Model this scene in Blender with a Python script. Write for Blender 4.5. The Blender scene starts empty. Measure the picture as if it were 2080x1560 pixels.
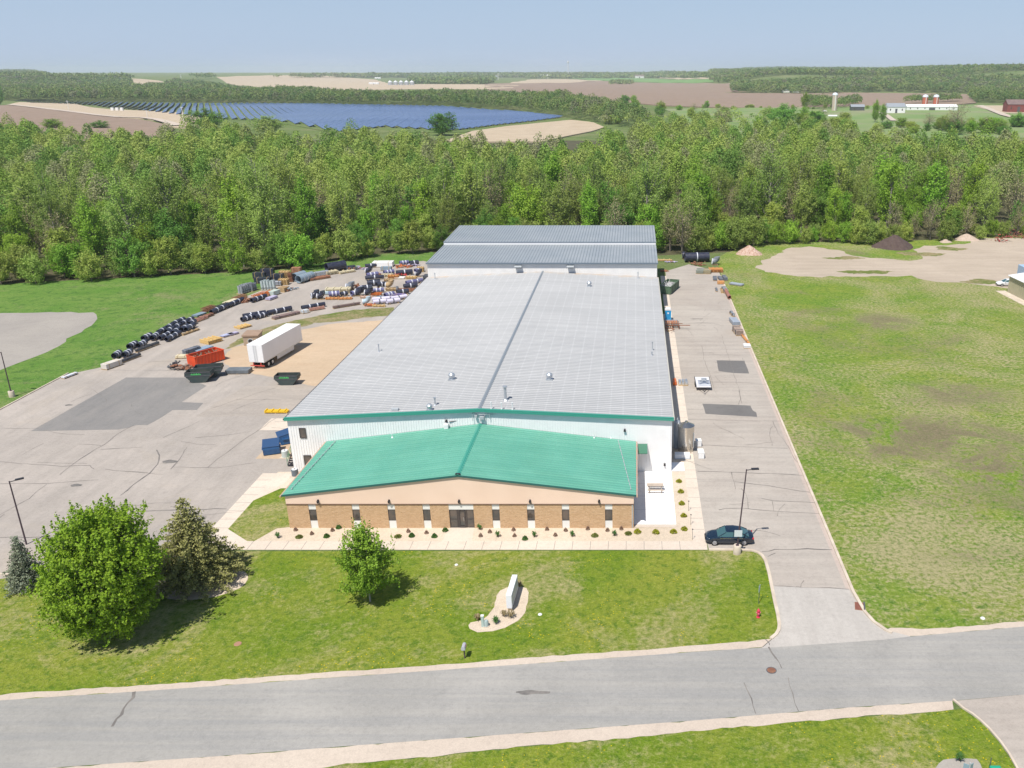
import bpy, bmesh, math, random
import numpy as np
from mathutils import Vector, Matrix
D = bpy.data
scene = bpy.context.scene
C = scene.collection
R = math.radians
rnd = random.Random(7)

# ------------------------------------------------------------------ camera, sky, sun, exposure
F, CX, CY, H = 1742.0, 1290.0, 780.0, 45.5          # focal length and centre of the lens in photo pixels, height in metres
PITCH = math.atan(634.0 / F)
SP, CP = math.sin(PITCH), math.cos(PITCH)
cd = D.cameras.new('camera'); cam = D.objects.new('camera', cd); C.objects.link(cam)
cam.location = (0, 0, H); cam.rotation_euler = (math.pi/2 - PITCH, 0, 0)
cd.sensor_width = 36; cd.lens = F/2080*36; cd.shift_x = 0.5 - CX/2080; cd.shift_y = 0
cd.clip_start = 1; cd.clip_end = 30000
scene.camera = cam
SUNV = Vector((-.23, -.49, 1)).normalized()
w = D.worlds.new('World'); scene.world = w; w.use_nodes = True
nt = w.node_tree; bg = nt.nodes['Background']
sky = nt.nodes.new('ShaderNodeTexSky'); sky.sky_type = 'NISHITA'; sky.sun_disc = False
sky.sun_elevation = math.asin(SUNV.z); sky.sun_rotation = math.atan2(SUNV.x, SUNV.y)
sky.air_density = 1.0; sky.dust_density = 0.6; sky.ozone_density = 2.5; sky.altitude = 300
smx = nt.nodes.new('ShaderNodeMix'); smx.data_type = 'RGBA'; smx.inputs[0].default_value = .72; smx.inputs[7].default_value = (5.2, 6.75, 9.4, 1)
stc = nt.nodes.new('ShaderNodeTexCoord'); ssx = nt.nodes.new('ShaderNodeSeparateXYZ'); nt.links.new(stc.outputs['Generated'], ssx.inputs[0])
smr = nt.nodes.new('ShaderNodeMapRange'); smr.inputs[1].default_value = .03; smr.inputs[2].default_value = .30; smr.inputs[3].default_value = .78; smr.inputs[4].default_value = .12   # haze whitens the sky towards the horizon
nt.links.new(ssx.outputs[2], smr.inputs[0]); nt.links.new(smr.outputs[0], smx.inputs[0]); nt.links.new(sky.outputs[0], smx.inputs[6]); nt.links.new(smx.outputs[2], bg.inputs[0]); bg.inputs[1].default_value = 0.076
sd = D.lights.new('sun', 'SUN'); sd.energy = 4.6; sd.angle = R(.53); sd.color = (1, .945, .865)
so = D.objects.new('sun', sd); C.objects.link(so); so.rotation_euler = SUNV.to_track_quat('Z', 'Y').to_euler(); so.location = (0, 0, 90)
scene.view_settings.view_transform = 'Standard'; scene.view_settings.look = 'None'
scene.view_settings.exposure = 0.22; scene.view_settings.gamma = 1
scene.cycles.max_bounces = 6; scene.cycles.diffuse_bounces = 3; scene.cycles.glossy_bounces = 2
scene.cycles.transmission_bounces = 2; scene.cycles.transparent_max_bounces = 4; scene.cycles.volume_bounces = 1
scene.cycles.use_denoising = True

# ------------------------------------------------------------------ ground geometry measured from the photo
def S(v, a, b):
    t = np.clip((v - a)/(b - a), 0, 1); return t*t*(3 - 2*t)
def terrain(x, y):
    z = S(y, 1950, 2700)*(33*S(x, 200, 520) + 16*S(x, 850, 1150) + 12*np.exp(-((x - 330)/150.)**2)) + 22*S(y, 2000, 3000)*S(-x, 1500, 1900) + 13*S(y, 3000, 9000)
    z = z + S(y, 600, 900)*1.4*(np.sin(x/61. + y/140.)*.6 + np.sin(y/75. - x/130. + 1)*.8)
    return z
def P(px, py, z=0.0):
    """world point at height z seen at photo pixel (px, py)"""
    d = H - z; v = (py - CY)/F
    den = SP + v*CP
    Y = d*(CP - v*SP)/den
    zc = Y*CP + d*SP
    return Vector(((px - CX)*zc/F, Y, z))
def PT(px, py, h=0.0):
    z = 0
    for _ in range(14):
        p = P(px, py, z + h); z = .5*z + .5*float(terrain(p.x, p.y))
    p = P(px, py, z + h); p.z = z
    return p
def scale_at(y, z=0, Y=None):
    p = P(CX, y, z); return F/(p.y*CP + (H - z)*SP)

# ------------------------------------------------------------------ materials
MATS = {}
def M(name, col=None, col2=None, scale=1.0, rough=.7, metal=0, bump=0, spec=.5, detail=5, stretch=None, col3=None, scale3=None, lo=.35, hi=.65, bdist=.05):
    if name in MATS: return MATS[name]
    m = D.materials.new(name); m.use_nodes = True; t = m.node_tree; b = t.nodes['Principled BSDF']
    b.inputs['Roughness'].default_value = rough; b.inputs['Metallic'].default_value = metal
    b.inputs['Specular IOR Level'].default_value = spec
    b.inputs['Base Color'].default_value = (*col, 1)
    MATS[name] = m
    if col2 is not None or bump:
        tc = t.nodes.new('ShaderNodeTexCoord'); src = tc.outputs['Object']
        if stretch:
            mp = t.nodes.new('ShaderNodeMapping'); mp.inputs['Scale'].default_value = stretch
            t.links.new(src, mp.inputs[0]); src = mp.outputs[0]
        n = t.nodes.new('ShaderNodeTexNoise'); n.inputs['Scale'].default_value = scale; n.inputs['Detail'].default_value = detail
        t.links.new(src, n.inputs['Vector'])
    if col2 is not None:
        r = t.nodes.new('ShaderNodeMapRange'); r.inputs[1].default_value = lo; r.inputs[2].default_value = hi
        t.links.new(n.outputs[0], r.inputs[0])
        mx = t.nodes.new('ShaderNodeMix'); mx.data_type = 'RGBA'
        mx.inputs[6].default_value = (*col, 1); mx.inputs[7].default_value = (*col2, 1)
        t.links.new(r.outputs[0], mx.inputs[0]); out = mx.outputs[2]
        if col3 is not None:
            n3 = t.nodes.new('ShaderNodeTexNoise'); n3.inputs['Scale'].default_value = scale3; n3.inputs['Detail'].default_value = 6
            t.links.new(src, n3.inputs['Vector'])
            r3 = t.nodes.new('ShaderNodeMapRange'); r3.inputs[1].default_value = .5; r3.inputs[2].default_value = .72
            t.links.new(n3.outputs[0], r3.inputs[0])
            m3 = t.nodes.new('ShaderNodeMix'); m3.data_type = 'RGBA'; m3.inputs[7].default_value = (*col3, 1)
            t.links.new(r3.outputs[0], m3.inputs[0]); t.links.new(out, m3.inputs[6]); out = m3.outputs[2]
        t.links.new(out, b.inputs['Base Color'])
    if bump:
        bp = t.nodes.new('ShaderNodeBump'); bp.inputs['Strength'].default_value = bump; bp.inputs['Distance'].default_value = bdist
        t.links.new(n.outputs[0], bp.inputs['Height']); t.links.new(bp.outputs[0], b.inputs['Normal'])
    return m

class N:
    """small node-building helper"""
    def __init__(s, name, rough=.9, spec=.2):
        s.m = D.materials.new(name); s.m.use_nodes = True; s.t = s.m.node_tree; s.b = s.t.nodes['Principled BSDF']
        s.b.inputs['Roughness'].default_value = rough; s.b.inputs['Specular IOR Level'].default_value = spec
        s.tc = s.t.nodes.new('ShaderNodeTexCoord'); s.co = s.tc.outputs['Object']; MATS[name] = s.m
    def mapping(s, scale=(1, 1, 1), rot=(0, 0, 0), loc=(0, 0, 0)):
        n = s.t.nodes.new('ShaderNodeMapping'); n.inputs['Scale'].default_value = scale; n.inputs['Rotation'].default_value = rot
        n.inputs['Location'].default_value = loc
        s.t.links.new(s.co, n.inputs[0]); return n.outputs[0]
    def noise(s, scale, detail=5, vec=None, rough=.6, dist=0):
        n = s.t.nodes.new('ShaderNodeTexNoise'); n.inputs['Scale'].default_value = scale; n.inputs['Detail'].default_value = detail
        n.inputs['Roughness'].default_value = rough; n.inputs['Distortion'].default_value = dist
        s.t.links.new(vec or s.co, n.inputs['Vector']); return n.outputs[0]
    def voro(s, scale, vec=None, feature='F1'):
        n = s.t.nodes.new('ShaderNodeTexVoronoi'); n.feature = feature; n.inputs['Scale'].default_value = scale
        s.t.links.new(vec or s.co, n.inputs['Vector']); return n
    def rng(s, v, a, b, c=0, d=1):
        n = s.t.nodes.new('ShaderNodeMapRange'); 
        for i, q in enumerate((a, b, c, d)): n.inputs[i+1].default_value = q
        s.t.links.new(v, n.inputs[0]); return n.outputs[0]
    def mix(s, f, a, b, mode='MIX'):
        n = s.t.nodes.new('ShaderNodeMix'); n.data_type = 'RGBA'; n.blend_type = mode
        if isinstance(f, (int, float)): n.inputs[0].default_value = f
        else: s.t.links.new(f, n.inputs[0])
        for i, q in ((6, a), (7, b)):
            if isinstance(q, tuple): n.inputs[i].default_value = (*q, 1)
            else: s.t.links.new(q, n.inputs[i])
        return n.outputs[2]
    def math(s, op, a, b=0.0):
        n = s.t.nodes.new('ShaderNodeMath'); n.operation = op
        for i, q in ((0, a), (1, b)):
            if isinstance(q, (int, float)): n.inputs[i].default_value = q
            else: s.t.links.new(q, n.inputs[i])
        return n.outputs[0]
    def xyz(s, vec=None):
        n = s.t.nodes.new('ShaderNodeSeparateXYZ'); s.t.links.new(vec or s.co, n.inputs[0]); return n.outputs
    def color(s, c): s.t.links.new(c, s.b.inputs['Base Color'])
    def bump(s, h, st=.3, dist=.05):
        n = s.t.nodes.new('ShaderNodeBump'); n.inputs['Strength'].default_value = st; n.inputs['Distance'].default_value = dist
        s.t.links.new(h, n.inputs['Height']); s.t.links.new(n.outputs[0], s.b.inputs['Normal'])

def grass_mat(name, g1, g2, g3, dry, dryamt=(.5, .7), dry_scale=.05, flowers=0.0, soil=None, soilr=(.62, .72), mott=.35, dark=.5, clump=1.1):
    n = N(name, .95, .08)
    a = n.noise(1.9, 5, rough=.8); b = n.noise(.11, 4, dist=.5); c = n.noise(dry_scale, 6, dist=.8, rough=.68); f = n.noise(4.2, 3, rough=.85)
    col = n.mix(n.rng(b, .36, .64), g1, g2)
    cl = n.noise(clump, 4, rough=.75, dist=.4)
    col = n.mix(n.rng(cl, .5, .62, 0, .8), col, g3)
    cc = n.math('ADD', c, n.math('MULTIPLY', n.math('SUBTRACT', a, .5), mott*1.6))
    col = n.mix(n.rng(cc, *dryamt), col, dry)
    if soil:
        s = n.noise(.045, 6, dist=1.0, vec=n.mapping(loc=(31, 17, 0)))
        col = n.mix(n.rng(n.math('ADD', s, n.math('MULTIPLY', n.math('SUBTRACT', a, .5), .5)), *soilr, 0, .8), col, soil)
    if name == 'field_grass':                              # the worn, bare areas of the big field
        nz = n.noise(.09, 6, dist=1.5, rough=.7); tot = None
        for (qx, qy, sx, sy, am) in ((1880, 890, 16, 11, 1.1), (2060, 960, 12, 9, 1.3), (1960, 800, 12, 8, .55), (1790, 655, 9, 9, .6), (1760, 860, 5, 5, .5), (1640, 1030, 3, 9, .5), (1990, 1130, 8, 3, .35)):
            c_ = P(qx, qy); d_ = n.xyz(n.mapping(scale=(1/sx, 1/sy, 0), loc=(-c_.x/sx, -c_.y/sy, 0)))
            e_ = n.math('MULTIPLY', n.math('MAXIMUM', n.math('SUBTRACT', 1.0, n.math('SQRT', n.math('ADD', n.math('MULTIPLY', d_[0], d_[0]), n.math('MULTIPLY', d_[1], d_[1])))), 0.0), am)
            tot = e_ if tot is None else n.math('MAXIMUM', tot, e_)
        w_ = n.math('MULTIPLY', tot, n.rng(n.math('ADD', nz, n.math('MULTIPLY', n.math('SUBTRACT', a, .5), .5)), .38, .62))
        col = n.mix(n.rng(w_, .01, .25, 0, .85), col, (.30, .27, .15)); col = n.mix(n.rng(w_, .12, .45, 0, .8), col, (.22, .17, .12))
    col = n.mix(n.rng(a, .32, .6, dark, 0), col, (g3[0]*.45, g3[1]*.5, g3[2]*.45))
    col = n.mix(n.rng(f, .5, .72, 0, .35), col, (dry[0]*1.15, dry[1]*1.2, dry[2]))
    if flowers:
        v = n.voro(3.0); dm = n.math('LESS_THAN', v.outputs['Distance'], .15)
        z = n.noise(.13, 4, vec=n.mapping(loc=(5, 9, 0)))
        col = n.mix(n.math('MULTIPLY', dm, n.rng(z, .50, .58, 0, flowers)), col, (.66, .50, .01))
    n.color(col); n.bump(n.math('ADD', f, a), .8, .2)
    return n.m
G_front = grass_mat('lawn_grass', (.16, .25, .018), (.26, .30, .04), (.095, .18, .018), (.41, .36, .18), (.49, .68), .075, 1.0)
G_right = grass_mat('field_grass', (.165, .285, .03), (.275, .33, .055), (.085, .185, .028), (.41, .365, .20), (.45, .66), .042, 0, (.27, .21, .145), (.55, .70), .8, .6, .9)
G_left = grass_mat('meadow_grass', (.115, .25, .04), (.18, .29, .065), (.07, .165, .035), (.30, .28, .15), (.54, .74), .07, 0, dark=.45, clump=.5)
G_far = grass_mat('far_grass', (.13, .19, .06), (.17, .22, .08), (.10, .16, .05), (.26, .25, .14), (.5, .7), .01, 0, clump=.05)

def asphalt(name, c1, c2, stain, agg=.12, bands=None, dust=None):
    stain = tuple(c*.98 for c in stain); c1 = tuple(c*1.1 for c in c1); c2 = tuple(c*1.12 for c in c2)
    n = N(name, .9, .25)
    a = n.noise(.07, 6, dist=.8); b = n.noise(.5, 6, rough=.7); f = n.noise(7, 3, rough=.8)
    col = n.mix(n.rng(a, .35, .65), c1, c2)
    col = n.mix(n.rng(b, .52, .75, 0, .45), col, stain)
    if bands:
        s = n.noise(1.0, 5, vec=n.mapping(scale=bands[0], rot=(0, 0, bands[1])), rough=.7)
        col = n.mix(n.rng(s, .42, .66, 0, .5), col, bands[2])
    if dust:
        s2 = n.noise(.035, 5, vec=n.mapping(loc=(3, 40, 0)), dist=1.2); col = n.mix(n.rng(s2, .52, .68, 0, .6), col, dust)
    g = n.noise(2.3, 4, rough=.8); col = n.mix(n.rng(g, .3, .5, .22, 0), col, (stain[0]*.6, stain[1]*.6, stain[2]*.6)); col = n.mix(n.rng(g, .55, .75, 0, .25), col, (min(1, c2[0]*1.25), min(1, c2[1]*1.25), min(1, c2[2]*1.25)))
    col = n.mix(n.rng(f, .25, .75, agg, 0), col, (.04, .04, .04))
    n.color(col); n.bump(f, .25, .03)
    return n.m
A_drive = asphalt('driveway_asphalt', (.39, .345, .305), (.44, .40, .355), (.33, .29, .25), .16, ((.05, .9, 1), 0, (.33, .30, .27)))
A_lot = asphalt('parking_asphalt', (.35, .315, .285), (.42, .375, .335), (.29, .255, .225), .16, ((.5, .08, 1), .5, (.32, .29, .26)), (.46, .39, .31))
A_yard = asphalt('yard_asphalt', (.36, .32, .285), (.41, .36, .31), (.29, .255, .22), .16, ((.08, .6, 1), .4, (.31, .28, .25)), (.45, .37, .28))
A_road = asphalt('road_asphalt', (.30, .29, .27), (.36, .345, .32), (.27, .262, .25), .15, ((.03, 1.0, 1), .05, (.26, .265, .27)))
A_dark = asphalt('dark_patch_asphalt', (.135, .13, .128), (.165, .16, .155), (.12, .115, .115), .1)
A_patch = asphalt('patch_asphalt', (.19, .185, .18), (.23, .22, .21), (.165, .16, .155), .12, ((.5, .1, 1), .5, (.30, .28, .26)))
A_gravel = asphalt('gravel_dust', (.49, .375, .26), (.54, .42, .30), (.43, .325, .22), .18, ((.12, .6, 1), .35, (.50, .36, .24)))
A_dirt = asphalt('dirt_yard', (.42, .35, .275), (.475, .40, .32), (.37, .31, .24), .18, ((.06, .5, 1), .2, (.38, .31, .25)))
A_pale = asphalt('loose_gravel', (.31, .285, .26), (.36, .33, .295), (.27, .245, .225), .2)
A_shoulder = asphalt('road_shoulder', (.50, .42, .35), (.56, .48, .40), (.42, .35, .29), .2)
A_rock = asphalt('landscape_rock', (.60, .50, .385), (.69, .585, .47), (.46, .37, .28), .35)
A_conc = asphalt('sidewalk_concrete', (.56, .48, .40), (.62, .54, .455), (.50, .42, .345), .1)
A_white = asphalt('patio_concrete', (.86, .84, .82), (.90, .88, .86), (.80, .78, .76), .04)
A_soil = asphalt('ploughed_soil', (.235, .17, .125), (.29, .21, .16), (.20, .145, .11), .12, ((.15, .6, 1), .3, (.29, .22, .17)))
A_tan = asphalt('stubble_field', (.44, .35, .25), (.50, .41, .30), (.38, .31, .21), .12, ((.1, .5, 1), .3, (.42, .35, .25)))
K_curb = M('curb_concrete', (.62, .54, .44), (.50, .42, .34), .8, .85)
K_crack = M('crack_sealant', (.13, .12, .115), (.23, .21, .19), .7, .8)
forest_floor = M('forest_floor', (.06, .065, .025), (.10, .085, .045), .2, .95)

# ------------------------------------------------------------------ mesh helpers
def tag(o, label=None, cat=None, group=None, kind=None):
    if label: o['label'] = label
    if cat: o['category'] = cat
    if group: o['group'] = group
    if kind: o['kind'] = kind
    return o
def thing(name, label, cat, loc=(0, 0, 0), rz=0, group=None):
    o = D.objects.new(name, None); o.empty_display_size = .3; C.objects.link(o)
    o.location = loc; o.rotation_euler = (0, 0, rz); return tag(o, label, cat, group)
class MB:
    def __init__(s): s.v = []; s.f = []; s.T = None
    def add(s, vs, fs):
        k = len(s.v)
        if s.T is not None: vs = [tuple(s.T @ Vector(p)) for p in vs]
        s.v += [tuple(p) for p in vs]; s.f += [tuple(i + k for i in f) for f in fs]; return s
    def box(s, x0, x1, y0, y1, z0, z1):
        return s.add([(x0, y0, z0), (x1, y0, z0), (x1, y1, z0), (x0, y1, z0), (x0, y0, z1), (x1, y0, z1), (x1, y1, z1), (x0, y1, z1)],
                     [(0, 3, 2, 1), (4, 5, 6, 7), (0, 1, 5, 4), (1, 2, 6, 5), (2, 3, 7, 6), (3, 0, 4, 7)])
    def cbox(s, x, y, z, sx, sy, sz): return s.box(x - sx/2, x + sx/2, y - sy/2, y + sy/2, z - sz/2, z + sz/2)
    def prism(s, pts, a, b, axis='y'):
        """extrude a 2-D outline (in xz for axis y, yz for axis x, xy for axis z) from a to b"""
        n = len(pts)
        def q(p, t): return (p[0], t, p[1]) if axis == 'y' else (t, p[0], p[1]) if axis == 'x' else (p[0], p[1], t)
        vs = [q(p, a) for p in pts] + [q(p, b) for p in pts]
        fs = [tuple(range(n)), tuple(range(2*n - 1, n - 1, -1))] + [(i, i + n, (i + 1) % n + n, (i + 1) % n) for i in range(n)]
        return s.add(vs, fs)
    def tube(s, a, b, r0, r1=None, n=10, cap=True):
        r1 = r0 if r1 is None else r1
        a, b = Vector(a), Vector(b); d = (b - a).normalized()
        u = d.orthogonal().normalized(); w_ = d.cross(u)
        vs = []
        for c, r in ((a, r0), (b, r1)):
            for i in range(n):
                t = 2*math.pi*i/n; vs.append(c + (u*math.cos(t) + w_*math.sin(t))*r)
        fs = [(i, (i + 1) % n, (i + 1) % n + n, i + n) for i in range(n)]
        if cap: fs += [tuple(range(n - 1, -1, -1)), tuple(range(n, 2*n))]
        return s.add(vs, fs)
    def pipe(s, a, b, r, th=.08, n=14):
        """hollow cylinder"""
        a, b = Vector(a), Vector(b); d = (b - a).normalized(); u = d.orthogonal().normalized(); w_ = d.cross(u)
        vs = []
        for c, rr in ((a, r), (b, r), (b, r - th), (a, r - th)):
            for i in range(n):
                t = 2*math.pi*i/n; vs.append(c + (u*math.cos(t) + w_*math.sin(t))*rr)
        fs = [(i + n*k, (i + 1) % n + n*k, (i + 1) % n + n*((k + 1) % 4), i + n*((k + 1) % 4)) for k in range(4) for i in range(n)]
        return s.add(vs, fs)
    def lathe(s, prof, n=20, loc=(0, 0, 0)):
        vs = []; 
        for r, z in prof:
            for i in range(n):
                t = 2*math.pi*i/n; vs.append((loc[0] + r*math.cos(t), loc[1] + r*math.sin(t), loc[2] + z))
        fs = [(i + k*n, (i + 1) % n + k*n, (i + 1) % n + (k + 1)*n, i + (k + 1)*n) for k in range(len(prof) - 1) for i in range(n)]
        fs += [tuple(range(n - 1, -1, -1)), tuple(range((len(prof) - 1)*n, len(prof)*n))]
        return s.add(vs, fs)
    def path(s, pts, r, n=6):
        for a, b in zip(pts[:-1], pts[1:]): s.tube(a, b, r, r, n)
        return s
    def build(s, name, mat, parent=None, loc=None, rz=0, smooth=False, bevel=0):
        me = D.meshes.new(name); me.from_pydata(s.v, [], s.f)
        bm = bmesh.new(); bm.from_mesh(me); bmesh.ops.recalc_face_normals(bm, faces=bm.faces); bm.to_mesh(me); bm.free()
        me.materials.append(mat)
        if smooth:
            me.polygons.foreach_set('use_smooth', [True]*len(me.polygons))
            try: me.set_sharp_from_angle(angle=R(40))
            except Exception: pass
        o = D.objects.new(name, me); C.objects.link(o)
        if parent is not None: o.parent = parent
        if loc is not None: o.location = loc
        if rz: o.rotation_euler = (0, 0, rz)
        if bevel:
            b = o.modifiers.new('bevel', 'BEVEL'); b.width = bevel; b.segments = 2; b.limit_method = 'ANGLE'
        return o
def copy_tree(o, parent=None):
    c = o.copy(); C.objects.link(c)
    if parent is not None: c.parent = parent
    for ch in list(o.children): copy_tree(ch, c)
    return c
def np_mesh(name, verts, quads, mat, parent=None, tint=None):
    me = D.meshes.new(name); nv, nf = len(verts), len(quads); k = quads.shape[1]
    me.vertices.add(nv); me.vertices.foreach_set('co', np.asarray(verts, np.float32).ravel())
    me.loops.add(nf*k); me.loops.foreach_set('vertex_index', np.asarray(quads, np.int32).ravel())
    me.polygons.add(nf); me.polygons.foreach_set('loop_start', np.arange(0, nf*k, k, dtype=np.int32))
    me.update(calc_edges=True); me.validate()
    if tint is not None:
        a = me.attributes.new('tint', 'FLOAT', 'FACE'); a.data.foreach_set('value', np.asarray(tint, np.float32))
    me.materials.append(mat)
    o = D.objects.new(name, me); C.objects.link(o)
    if parent is not None: o.parent = parent
    return o

def jitter(pts, amp, step, rng, closed=True):
    out = []; n = len(pts)
    for i in range(n if closed else n - 1):
        a, b = Vector(pts[i][:2]), Vector(pts[(i + 1) % n][:2]); L = (b - a).length; k = max(1, int(L/step))
        for j in range(k):
            p = a.lerp(b, j/k)
            if not (i == 0 and j == 0) or closed: p = p + Vector((rng.uniform(-amp, amp), rng.uniform(-amp, amp)))
            out.append((p.x, p.y))
    return out
def sheet(name, pts, z, mat, kind='structure', jit=0, step=1.0, label=None, cat=None):
    """flat sheet on the near ground, given by world (x, y) points"""
    rg = random.Random(name)
    if jit: pts = jitter(pts, jit, step, rg)
    from mathutils.geometry import tessellate_polygon
    me = D.meshes.new(name); tris = []
    for t in tessellate_polygon([[Vector((p[0], p[1], 0)) for p in pts]]):
        (x0, y0), (x1, y1), (x2, y2) = (pts[i][:2] for i in t); ar = (x1 - x0)*(y2 - y0) - (x2 - x0)*(y1 - y0)
        if abs(ar) > 1e-7: tris.append(tuple(t) if ar > 0 else tuple(reversed(t)))
    me.from_pydata([(p[0], p[1], z) for p in pts], [], tris); me.materials.append(mat)
    o = D.objects.new(name, me); C.objects.link(o); o['kind'] = kind
    return o
def px(pts): return [tuple(P(a, b))[:2] for a, b in pts]
def draped(name, poly, mat, off=.8, rows=26, cols=18):
    """sheet following the far terrain; poly in photo pixels of its outline on the ground"""
    w_ = [PT(a, b) for a, b in poly]; n = len(w_)
    y0, y1 = min(p.y for p in w_) + .5, max(p.y for p in w_) - .5
    vs, fs = [], []
    for j in range(rows + 1):
        y = y0*(y1/y0)**(j/rows); xs = []
        for i in range(n):
            a, b = w_[i], w_[(i + 1) % n]
            if (a.y - y)*(b.y - y) < 0: xs.append(a.x + (b.x - a.x)*(y - a.y)/(b.y - a.y))
        if not xs: xs = [vs[-1][0]]*2 if vs else [0, 0]
        x0, x1 = min(xs), max(xs)
        for i in range(cols + 1):
            x = x0 + (x1 - x0)*i/cols; vs.append((x, y, float(terrain(x, y)) + off))
    for j in range(rows):
        for i in range(cols):
            k = j*(cols + 1) + i; fs.append((k, k + 1, k + cols + 2, k + cols + 1))
    base = len(vs); C1 = cols + 1; ring = [j*C1 for j in range(rows + 1)], [j*C1 + cols for j in range(rows + 1)], list(range(C1)), [rows*C1 + i for i in range(C1)]
    for rr in ring:
        k = len(vs); vs += [(vs[i][0], vs[i][1], vs[i][2] - off - 1.5) for i in rr]
        fs += [(rr[i], rr[i + 1], k + i + 1, k + i) for i in range(len(rr) - 1)]
    m = MB(); m.v = vs; m.f = fs; o = m.build(name, mat); o['kind'] = 'structure'
    return o
def ribbon(name, pts, width, z, mat, kind='structure', draped_=False):
    vs, fs = [], []; n = len(pts); pts = [Vector(p[:2]) for p in pts]
    for i, p in enumerate(pts):
        d = (pts[min(i + 1, n - 1)] - pts[max(i - 1, 0)]).normalized(); q = Vector((-d.y, d.x))*width/2
        for s_ in (q, -q):
            v = p + s_; vs.append((v.x, v.y, z + (float(terrain(v.x, v.y)) if draped_ else 0)))
    for i in range(n - 1): fs.append((2*i, 2*i + 1, 2*i + 3, 2*i + 2))
    m = MB(); m.v = vs; m.f = fs; return m.build(name, mat)
def curb(name, pts, wd=.16, h=.13, mat=None):
    vs, fs = [], []; pts = [Vector(p[:2]) for p in pts]; n = len(pts)
    for i, p in enumerate(pts):
        d = (pts[min(i + 1, n - 1)] - pts[max(i - 1, 0)]).normalized(); q = Vector((-d.y, d.x))*wd/2
        a, b = p + q, p - q
        vs += [(a.x, a.y, 0), (a.x, a.y, h), (b.x, b.y, h), (b.x, b.y, 0)]
    for i in range(n - 1):
        k = 4*i
        for j in range(3): fs.append((k + j, k + j + 1, k + j + 5, k + j + 4))
    fs += [(0, 1, 2, 3), (4*n - 1, 4*n - 2, 4*n - 3, 4*n - 4)]
    m = MB(); m.v = vs; m.f = fs; return tag(m.build(name, mat or K_curb), kind='structure')
# ------------------------------------------------------------------ ground sheets
def polar_ground():
    ys = list(np.linspace(20, 560, 28)) + list(560*(14000/560)**(np.linspace(0, 1, 92)[1:]))
    cols = 90; vs, fs = [], []
    for y in ys:
        x0, x1 = -(.86*y + 160), (.62*y + 160)
        for i in range(cols + 1):
            x = x0 + (x1 - x0)*i/cols; vs.append((x, y, float(terrain(x, y))))
    for j in range(len(ys) - 1):
        for i in range(cols):
            k = j*(cols + 1) + i; fs.append((k, k + 1, k + cols + 2, k + cols + 1))
    m = MB(); m.v = vs; m.f = fs; o = m.build('ground', G_far, smooth=True); o['kind'] = 'structure'; return o
polar_ground()
rg = random.Random(3)
XC = 20.3                                                        # kerb line of the drive
road_n = px([(-260, 1438), (0, 1423), (283, 1404.6), (700, 1375), (1100, 1347), (1400, 1325), (1547, 1315.8), (1792, 1298), (1890, 1289.6), (2080, 1273), (2400, 1244)])
road_s = px([(-260, 1584), (0, 1567), (437, 1536.6), (700, 1516), (1400, 1464.5), (1727, 1437), (1936, 1423.6), (2080, 1411), (2400, 1383)])
sh_n = px([(-260, 1427), (0, 1411), (283, 1392), (560, 1374), (700, 1364), (900, 1350), (1100, 1334), (1250, 1324), (1400, 1313), (1520, 1303)])
sh_s = px([(-260, 1640), (0, 1622), (300, 1600), (540, 1576), (700, 1552), (900, 1535), (1100, 1513), (1250, 1501), (1400, 1485), (1600, 1469), (1760, 1455), (1880, 1449), (1936, 1440)])
# lawns
sheet('front_lawn', px([(-420, 1165), (60, 1168), (440, 1122), (482, 1120), (1440, 1118), (1528, 1119), (1545, 1125), (1555, 1140), (1562, 1165), (1568, 1195), (1577, 1240), (1583, 1270), (1580, 1285), (1565, 1298)]) + list(reversed(road_n[0:6])), .004, G_front)
y_e = P(1290, 1282).y
sheet('right_field', [(XC, 78), (XC, y_e)] + px([(1800, 1275), (1890, 1280), (2080, 1262), (2400, 1235)]) + [(170, 70), (170, 235)] + px([(2080, 474), (1850, 488), (1560, 492), (1480, 510), (1455, 526)]) + [(XC, 190)], .004, G_right)
sheet('left_meadow', px([(-500, 1080), (-500, 560), (0, 572), (290, 560), (560, 548), (760, 515), (880, 512), (880, 560), (560, 640), (240, 765), (0, 850)]), .004, G_left)
sheet('wood_floor', px([(-900, 590), (0, 577), (290, 562), (560, 549), (760, 516), (880, 512), (1340, 519), (1480, 512), (1560, 493), (1850, 489), (2080, 476), (2700, 460), (2500, 290), (1000, 285), (-900, 285)]), .009, forest_floor)
sheet('roadside_lawn', list(sh_s) + px([(1957, 1440), (1990, 1463), (2030, 1505), (2065, 1560), (2110, 1700), (-300, 1780)]), .008, G_front, jit=.12, step=.7)
# shoulders, road
n_in = px([(1565, 1298), (1790, 1284), (1810, 1276), (1890, 1278), (2080, 1262), (2400, 1235)])
sheet('road_shoulder', sh_n + n_in + list(reversed(road_n)), .012, A_shoulder, jit=.09, step=.8)
sheet('road_shoulder', list(reversed(sh_s)) + road_s[:7], .012, A_shoulder, jit=.1, step=.8)
sheet('road', road_n + list(reversed(road_s)), .016, A_road)
sheet('side_road', px([(1936, 1424), (1957, 1440), (1990, 1463), (2030, 1505), (2065, 1560), (2110, 1700), (2500, 1700), (2400, 1383), (2080, 1411)]), .012, A_drive)
curb('kerb', px([(1936, 1422), (1957, 1440), (1975, 1451), (1990, 1463), (2010, 1482), (2030, 1505), (2050, 1533), (2065, 1560), (2085, 1610)]))
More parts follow.
